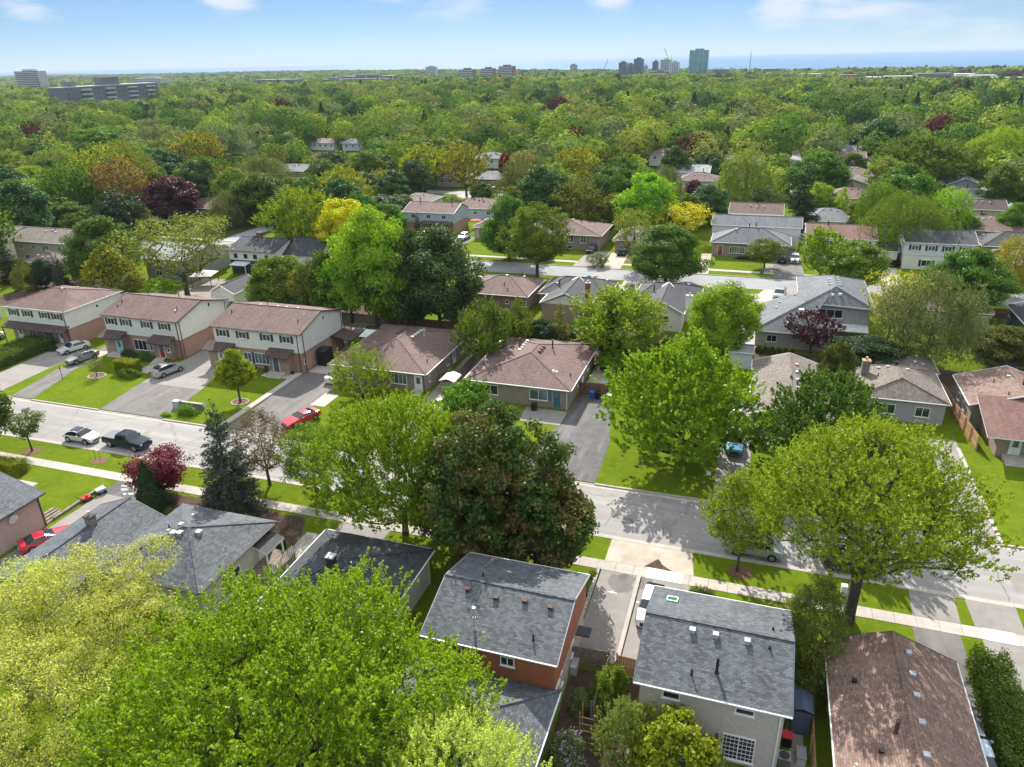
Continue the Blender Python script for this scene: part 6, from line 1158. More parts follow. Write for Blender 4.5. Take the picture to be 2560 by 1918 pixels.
def broadleaf(seed, Hh, R_, cbf=.3, env='round', leaf=.4, cover=1.8, cl=1.1, r0=None, style='clump', lo=.35, bend=.12, leader=.8, bark='bark', aspect=.62, maxn=130000, rminf=1.0, tipscale=1.0):
    rng = np.random.default_rng(seed); cb = Hh*cbf; hc = (Hh-cb)/2
    area = 4*math.pi*((R_**1.6*R_**1.6+2*(R_*hc)**1.6)/3)**(1/1.6)
    ntips = int(np.clip(area/(cl*cl)*1.25*tipscale, 24, 2200)); A, par, tips = grow(rng, Hh, R_, cb, ENV[env], ntips, lo, bend, leader)
    r0 = r0 or R_*.038+.05; tm = wood(A, par, r0, max(.012, leaf*.05), rminf*leaf*.06, mats=[MATS[bark]])
    N_ = int(min(maxn, cover*area/(leaf*leaf*.31))); per = max(4, N_//len(tips)); T = A[tips]; c0 = np.array([0, 0, cb+(Hh-cb)*.35])
    out = unit(T-c0); P = np.repeat(T, per, 0); O = np.repeat(out, per, 0); n = len(P)
    if style == 'tuft':            # upright shoots with leaves crowded along them
        ns = max(2, per//16); sh = rng.integers(0, ns, n); key = np.repeat(np.arange(len(T)), per)*ns+sh; nk = len(T)*ns
        sb = rng.normal(size=(nk, 3))*cl*np.array([.42, .42, .3]); sd_ = unit(np.repeat(out, ns, 0)*.55+np.array([0, 0, .75])+rng.normal(size=(nk, 3))*.28); sl = rng.uniform(.5, 1.0, nk)*cl*.95
        u = rng.uniform(0, 1, n)**.8; P = P+sb[key]+sd_[key]*(sl[key]*u)[:, None]+rng.normal(size=(n, 3))*(cl*.085*(1.25-u))[:, None]
        Nn = unit(rng.normal(size=(n, 3))*.8+sd_[key]*.35+np.array([0, 0, .35])); hang = None
    elif style == 'weep':
        ns = max(2, per//10); sh = rng.integers(0, ns, n); key = np.repeat(np.arange(len(T)), per)*ns+sh; nk = len(T)*ns
        sb = rng.normal(size=(nk, 3))*cl*np.array([.5, .5, .25]); sl = rng.uniform(.6, 1.6, nk)*cl*1.3; u = rng.uniform(0, 1, n)
        sd_ = unit(np.repeat(out, ns, 0)*np.array([.55, .55, 0])+np.array([0, 0, -.8])+rng.normal(size=(nk, 3))*.15)
        arc = .25*np.sin(u*3.1)[:, None]*cl; P = P+sb[key]+sd_[key]*(sl[key]*u)[:, None]+np.array([0, 0, 1])*arc+rng.normal(size=(n, 3))*cl*.07
        Nn = unit(rng.normal(size=(n, 3))+O*.5+np.array([0, 0, .2])); hang = np.tile(np.array([0, 0, -1.]), (n, 1))
    elif style == 'layer':         # flat plates of foliage, shaded below
        P = P+rng.normal(size=(n, 3))*cl*np.array([.5, .5, .16]); Nn = unit(rng.normal(size=(n, 3))*.45+np.array([0, 0, .8])+O*.35); hang = None
    else:
        q = rng.normal(size=(n, 3)); q = unit(q)*(rng.uniform(0, 1, n)**.45*cl*.72)[:, None]*np.array([1, 1, .78]); P = P+q
        Nn = unit(unit(q)*.55+rng.normal(size=(n, 3))*.55+O*.25+np.array([0, 0, .35])); hang = None
    S = leaf*rng.uniform(.65, 1.3, n); P[:, 2] = np.maximum(P[:, 2], .25)
    V = leaf_quads(P, Nn, S, rng, aspect, .2, hang)
    return tm, arr_mesh('crown', V, n, 4, [LM['mid']])
def conifer(seed, Hh, R_, leaf=.35, cover=2.6, kind='spruce', maxn=60000):
    rng = np.random.default_rng(seed); lv = []; A = [(0, 0, 0)]; par = [-1]; area = math.pi*R_*math.hypot(R_, Hh)
    for i in range(1, 15): A.append((0, 0, Hh*.98*i/14)); par.append(i-1)
    n = int(min(maxn, cover*area/(leaf*leaf*.3)))
    if kind == 'spruce':
        nb = int(max(60, min(420, area/.32))); zt = 1-np.sqrt(rng.uniform(.0, 1, nb)); zt = .05+.95*zt; an = rng.uniform(0, 6.283, nb); L_ = R_*(1-zt)**.8*rng.uniform(.72, 1.12, nb)+.12
        b0 = np.stack([0*an, 0*an, Hh*zt], 1); d = np.stack([np.cos(an), np.sin(an), np.full(nb, -.12)+zt*.35], 1)
        for i in range(nb):
            if i % 2 == 0:
                k = min(14, max(1, int(zt[i]*14))); A.append(tuple(b0[i]+d[i]*L_[i]*.85)); par.append(k)
        w = L_/L_.sum(); idx = rng.choice(nb, n, p=w); u = rng.uniform(.12, 1, n)**.7; sp = (1.15-u)*.30*L_[idx]+.06
        P = b0[idx]+d[idx]*(L_[idx]*u)[:, None]; side = np.stack([-np.sin(an[idx]), np.cos(an[idx]), 0*u], 1); P = P+side*(rng.normal(size=n)*sp*.6)[:, None]; P[:, 2] += -.10*L_[idx]*u**2+rng.normal(size=n)*.09-abs(rng.normal(size=n))*.12*sp
        Nn = unit(rng.normal(size=(n, 3))*.6+np.array([0, 0, .8])+d[idx]*.3); hang = d[idx]
        V = leaf_quads(P, Nn, leaf*rng.uniform(.6, 1.25, n), rng, .42, .12, hang)
    else:
        t = rng.uniform(0, 1, int(n*1.6)); e = ENV['ovoid' if kind == 'cedar' else 'cone'](t); t = t[rng.uniform(0, 1, len(t)) < e*.9+.1][:n]; n = len(t); an = rng.uniform(0, 6.283, n); e = ENV['ovoid' if kind == 'cedar' else 'cone'](t)
        # vertical flame-shaped sprays
        ns = int(max(30, area/.35)); st_, sa = rng.uniform(0, 1, ns), rng.uniform(0, 6.283, ns); lf = lump(rng)
        cell = np.floor(t*Hh/.9)*37+np.floor(an*R_*np.maximum(e, .2)/.5); hsh = np.sin(cell*12.9898)*43758.5453; hsh = hsh-np.floor(hsh)
        f = rng.uniform(.55, 1, n)**.4; rr = R_*e*lf(an, t*1.5)*f*(.84+.26*hsh); z = .1+t*(Hh-.1)+.35*hsh*(Hh/8)
        P = np.stack([rr*np.cos(an), rr*np.sin(an), z], 1); O = np.stack([np.cos(an), np.sin(an), np.full(n, .45)], 1)
        Nn = unit(rng.normal(size=(n, 3))*.55+O*.8); V = leaf_quads(P, Nn, leaf*rng.uniform(.6, 1.3, n), rng, .5, .15, np.tile(np.array([0, 0, 1.]), (n, 1))+O*.3)
    tm = wood(np.array(A), np.array(par), .05+Hh*.014, .02)
    return tm, arr_mesh('crown', V, n, 4, [LM['conifer']])
def bush(seed, sx, sy, sz, leaf=.2, cover=2.6, box=False, spiky=0.0):
    """leafy mound or clipped block, filled with twigs and leaves right through"""
    rng = np.random.default_rng(seed); a, b, c = sx/2, sy/2, sz
    area = 2*(sx*sy+sx*sz+sy*sz)*(.9 if box else .7); n = int(min(60000, cover*area/(leaf*leaf*.31)))
    if box:
        q = rng.uniform(-1, 1, (n*2, 3)); m_ = np.abs(q).max(1); f = (rng.uniform(.3, 1, n*2)**.3)/m_; q = (q*f[:, None])[:n]; n = len(q)
        wob = 1+.05*np.sin(q[:, 0]*sx*1.7+seed)+.04*np.sin(q[:, 1]*sy*1.3+seed*2); P = np.stack([q[:, 0]*a*wob, q[:, 1]*b*wob, (q[:, 2]*.5+.5)*c], 1); ax = np.argmax(np.abs(q), 1); O = np.zeros((n, 3)); O[np.arange(n), ax] = np.sign(q[np.arange(n), ax])
    else:
        q = unit(rng.normal(size=(n, 3))); q[:, 2] = np.abs(q[:, 2])*1.0-.05; an = np.arctan2(q[:, 1], q[:, 0]); lf = lump(rng); f = rng.uniform(.2, 1, n)**.33*lf(an, q[:, 2])
        P = q*f[:, None]*np.array([a, b, c]); P[:, 2] = np.maximum(.04, P[:, 2]); O = q
    P = P+rng.normal(size=(n, 3))*leaf*(.5+spiky*2)
    Nn = unit(rng.normal(size=(n, 3))*.6+O*.55+np.array([0, 0, .35])); V = leaf_quads(P, Nn, leaf*rng.uniform(.6, 1.3, n), rng, .6)
    A = [(0, 0, 0)]; par = [-1]
    for i in range(14):
        th = rng.uniform(0, 6.28); A.append((a*.6*math.cos(th)*rng.uniform(.2, 1), b*.6*math.sin(th)*rng.uniform(.2, 1), c*rng.uniform(.5, .9))); par.append(0)
    return wood(np.array(A), np.array(par), .05, .02, name='stems'), arr_mesh('foliage', V, n, 4, [LM['mid']])
def recol(o, col):
    o.material_slots[0].link = 'OBJECT'; o.material_slots[0].material = LM[col]
def plant(name, meshes, loc, col, label, cat, group=None, rz=None, sc=(1, 1, 1), parts=('trunk', 'crown')):
    r = empty(name, loc, label, cat, group, random.uniform(0, 6.28) if rz is None else rz); r.scale = sc
    a = link(meshes[0], parts[0], r); b = link(meshes[1], parts[1], r); recol(b, col); return r

TREES = []      # x, y, radius
SHARED = {}
def shared(geom, det):
    """a few seeds of each habit, reused at different sizes and turns"""
    key = (geom, det)
    if key not in SHARED:
        L_ = {0: .62, 1: .40, 2: .27}[det]; kv = {0: 2, 1: 3, 2: 2}[det]; out = []
        for s in range(kv):
            sd_ = hash((len(geom)*31+ord(geom[0])*7+s*101+det*13)) % 10000
            if geom == 'spruce': m_ = conifer(sd_, 12, 3, L_*.9, 2.4)
            elif geom == 'pine': m_ = broadleaf(sd_, 12, 4, .25, 'egg', L_*.9, 2.0, 1.6, style='layer', bend=.05, leader=.95)
            elif geom == 'cedar': m_ = conifer(sd_, 8, 2.5, L_*.8, 2.6, 'cedar')
            else:
                kw = {'round': dict(env='round', cover=2.6, cl=1.6), 'dense': dict(env='broad', cover=3.3, cl=1.7, cbf=.16), 'loose': dict(env='round', cover=1.5, cl=1.25, cbf=.25), 'vase': dict(env='vase', cover=1.6, cl=1.2, cbf=.22, style='tuft'),
                      'maple': dict(env='round', cover=2.2, cl=1.5, cbf=.22, style='tuft'), 'willow': dict(env='broad', cover=2.0, cl=1.4, cbf=.2, style='weep', aspect=.35), 'sparse': dict(env='flat', cover=.55, cl=1.2, cbf=.3, lo=.2, tipscale=1.3),
                      'thin': dict(env='egg', cover=.9, cl=1.0, cbf=.2, lo=.2), 'poplar': dict(env='egg', cover=2.2, cl=1.2, cbf=.1, style='tuft')}[geom]
                kw = dict(dict(cbf=.2), **kw); m_ = broadleaf(sd_, 12, 5, leaf=L_, **kw)
            out.append(m_)
        SHARED[key] = out
    return SHARED[key]
BASE = {'spruce': (3, 12), 'cedar': (2.5, 8), 'pine': (4, 12)}
K = 2560/2212.0
def tree(xd, ybd, ytd, wd_, geom, col, label, name=None, group=None, uniq=None, cat='tree'):
    """placed from what the photograph shows: centre, foot and top of the tree and its width, in pixels of the 2212 px wide view"""
    px, pb, pt, pw = xd*K, ybd*K, ytd*K, wd_*K; bx = px
    for _ in range(6):
        x, y = gp(bx, pb); D = pj(x, y, 0)[2]; Rr = pw/2*D/CF
        lo, hi = .5, 38.0
        for _ in range(30):
            mz = (lo+hi)/2
            if pj(x, y+Rr*.25, mz)[1] > pt: lo = mz
            else: hi = mz
        Hh = lo; D = pj(x, y, Hh*.6)[2]; Rr = pw/2*D/CF; bx += (px-pj(x, y, Hh*.62)[0])
    TREES.append((x, y, Rr)); pxm = pw*.4
    nm = name or {'spruce': 'spruce_tree', 'cedar': 'cedar_tree', 'pine': 'pine_tree', 'willow': 'willow_tree', 'maple': 'maple_tree'}.get(geom, 'broadleaf_tree')
    if uniq is not None:
        kw = dict(uniq); leaf = kw.pop('leaf'); m_ = conifer(kw.pop('seed'), Hh, Rr, leaf, **kw) if geom in ('spruce', 'cedar', 'cone') else broadleaf(kw.pop('seed'), Hh, Rr, leaf=leaf, **kw)
        return plant(nm, m_, (x, y, .1), col, label, cat, group, 0.0)
    det = 2 if pxm > 62 else (1 if pxm > 22 else 0); vs = shared(geom, det); m_ = vs[(int(xd*7)+int(ybd*3)) % len(vs)]; br, bh = BASE.get(geom, (5, 12)); s = Rr/br*.98
    return plant(nm, m_, (x, y, .1), col, label, cat, group, None, (s, s, Hh/bh))
def near(x, y, Hh, Rr, col, label, name='broadleaf_tree', geom='b', **kw):
    TREES.append((x, y, Rr)); m_ = conifer(kw.pop('seed'), Hh, Rr, **kw) if geom == 'c' else broadleaf(kw.pop('seed'), Hh, Rr, **kw)
    return plant(name, m_, (x, y, .1), col, label, 'tree', None, 0.0)

# ------------------------------------------------------------ trees close to the camera
near(-22.4, 24.4, 14.6, 11.2, 'bright', 'huge bright yellow green maple filling the near corner below the roofs', 'maple_tree', seed=11, cbf=.22, env='broad', leaf=.20, cover=1.95, cl=.98, style='tuft', r0=.5, lo=.25, leader=.45, maxn=270000)
near(-40.4, 28.0, 11.9, 6.5, 'pale', 'pale yellow airy tree spreading over the slate roofed house', seed=12, cbf=.3, env='vase', leaf=.18, cover=.8, cl=.85, style='clump', r0=.26, lo=.2, leader=.5, aspect=.4, bark='bark_light')
near(-46.6, 26.6, 11.0, 5.2, 'pale', 'pale yellow tree with a forked dark trunk at the left edge', seed=19, cbf=.35, env='round', leaf=.18, cover=.8, cl=.85, style='clump', r0=.24, lo=.2, leader=.5, aspect=.4, bark='bark_light')
near(-37.0, 20.4, 12, 6.2, 'pale', 'washed out pale tree in the lowest left corner', seed=13, cbf=.25, env='round', leaf=.16, cover=.8, cl=.8, style='clump', r0=.22, aspect=.45, bark='bark_light')
near(-11.6, 23.6, 12.0, 5.6, 'pale', 'light lime tree with pale twigs in front of the low addition', seed=14, cbf=.25, env='egg', leaf=.13, cover=1.25, cl=.7, style='tuft', r0=.18, aspect=.5)
near(.2-1.6, 33.2, 5.6, 2.5, 'bright', 'round young maple against the beige back wall', 'maple_tree', seed=15, cbf=.18, env='round', leaf=.24, cover=2.2, cl=.7, style='clump', r0=.12, aspect=.8)
near(-4.6, 34.0, 5.2, 1.9, 'olive', 'olive green feathery shrub tree beside the trellis arch', seed=16, cbf=.08, env='egg', leaf=.12, cover=1.5, cl=.5, style='tuft', r0=.08, aspect=.4)
near(7.0, 46.5, 8.2, 2.7, 'olive', 'scraggy tall cedar clump with bare twigs between the slate and tan roofs', 'cedar_tree', seed=17, cbf=.06, env='egg', leaf=.17, cover=1.7, cl=.6, style='clump', r0=.16, bend=.3, aspect=.45)
near(6.7, 42.6, 5.0, 1.5, 'cedar', 'darker bushy cedar hugging the tan roofed house', 'cedar_tree', seed=18, cbf=.05, env='egg', leaf=.16, cover=1.8, cl=.6, style='clump', r0=.1, aspect=.5)
near(10.3, 52.1, 17.0, 7.9, 'lime', 'tall broad lime green street tree with a thick dark trunk on the near verge', 'maple_tree', seed=43, cbf=.40, env='round', leaf=.19, cover=1.3, cl=1.0, style='tuft', r0=.48, lo=.25, leader=.6, bend=.16, tipscale=1.15)
near(1.6, 56.2, 10.2, 3.3, 'lime', 'young lime green street tree beside the silver people carrier', 'maple_tree', seed=22, cbf=.34, env='egg', leaf=.17, cover=1.6, cl=.75, style='tuft', r0=.13)
near(-29.2, 53.0, 14.0, 7.0, 'bright', 'bright green maple with twisting shoots on the near verge', 'maple_tree', seed=23, cbf=.22, env='round', leaf=.21, cover=2.3, cl=1.0, style='tuft', r0=.3, leader=.6)
near(-19.6, 51.8, 15.6, 6.0, 'bronze', 'big dark maple flushed with bronze leaves shading the charcoal roofs', 'maple_tree', seed=24, cbf=.12, env='broad', leaf=.30, cover=2.5, cl=1.15, style='clump', r0=.36, aspect=.8)
near(-14.6, 51.8, 10.0, 4.4, 'bronze', 'lower bronze flushed maple reaching over the pavement', 'maple_tree', seed=25, cbf=.12, env='round', leaf=.30, cover=2.5, cl=1.1, style='clump', r0=.3, aspect=.8)
near(-22.8, 51.4, 12.6, 4.0, 'green', 'dark green lower crown next to the bronze flushed maple', 'maple_tree', seed=26, cbf=.12, env='round', leaf=.30, cover=2.2, cl=1.1, style='clump', r0=.28, aspect=.8)
near(-5.1, 75.0, 14.2, 7.9, 'bright', 'very large round bright green tree shading the street and lawn', 'maple_tree', seed=27, cbf=.16, env='egg', leaf=.34, cover=2.4, cl=1.35, style='tuft', r0=.42, leader=.75)
near(8.6, 72.5, 12.6, 6.6, 'green', 'fresh green bushy tree in front of the narrow gable roof', seed=28, cbf=.08, env='broad', leaf=.28, cover=2.3, cl=1.0, style='tuft', r0=.26)
near(-41.0, 56.2, 8.6, 3.5, 'mid', 'small mid green verge tree left of the bright maple', seed=29, cbf=.25, env='round', leaf=.22, cover=1.5, cl=.8, style='clump', r0=.16, aspect=.45)
near(-47.4, 57.0, 9.2, 3.0, 'brown', 'half bare brownish tree behind the blue green spruce', seed=30, cbf=.25, env='round', leaf=.17, cover=.6, cl=.8, style='clump', r0=.16, lo=.15, bend=.25, aspect=.6)
near(-47.8, 51.4, 12.8, 3.4, 'spruce', 'tall blue green spruce standing between street and slate roofs', 'spruce_tree', 'c', seed=31, leaf=.26, cover=3.0)
near(-57.6, 52.4, 4.6, 3.0, 'crimson', 'crimson Japanese maple at the end of the verge', 'maple_tree', seed=32, cbf=.18, env='flat', leaf=.22, cover=1.7, cl=.75, style='layer', r0=.12, lo=.2, aspect=.8)
near(-56.4, 49.6, 5.4, 1.9, 'conifer', 'dark cone shaped evergreen in front of the crimson maple', 'spruce_tree', 'c', seed=33, leaf=.16, cover=3.2, kind='cone')
near(-64.2, 74.3, 7.6, 2.5, 'bright', 'neat oval green tree in a stone ring on the lawn', 'maple_tree', seed=34, cbf=.34, env='egg', leaf=.26, cover=2.3, cl=.75, style='clump', r0=.14, aspect=.8)
near(-79.9, 55.6, 5.0, 2.0, 'green', 'little crooked tree in a mulch ring beside the pale mint car', seed=35, cbf=.42, env='flat', leaf=.22, cover=1.0, cl=.7, style='clump', r0=.10, lo=.15, bend=.3)
near(-84.6, 52.6, 10.5, 4.6, 'green', 'green tree cut by the left edge above the pavement', seed=36, cbf=.2, env='round', leaf=.28, cover=2.0, cl=1.0, style='clump', r0=.22, aspect=.8)
near(-48.4, 79.6, 7.4, 4.1, 'lime', 'yellow green feathery tree in front of the first taupe bungalow', seed=37, cbf=.15, env='broad', leaf=.22, cover=1.15, cl=.8, style='tuft', r0=.18, lo=.15, aspect=.45)
near(-30.4, 72.8, 7.6, 3.2, 'mid', 'bushy green tree peeping over the dark maple by the picture window', seed=38, cbf=.15, env='round', leaf=.3, cover=2.3, cl=.9, style='clump', r0=.16, aspect=.8)
near(-92.6+1.6, 76.2, 2.8, 1.1, 'brown', 'small bare twiggy shrub in a stone ring', 'shrub', seed=39, cbf=.25, env='vase', leaf=.12, cover=.25, cl=.35, style='clump', r0=.06, lo=.1, leader=.4)
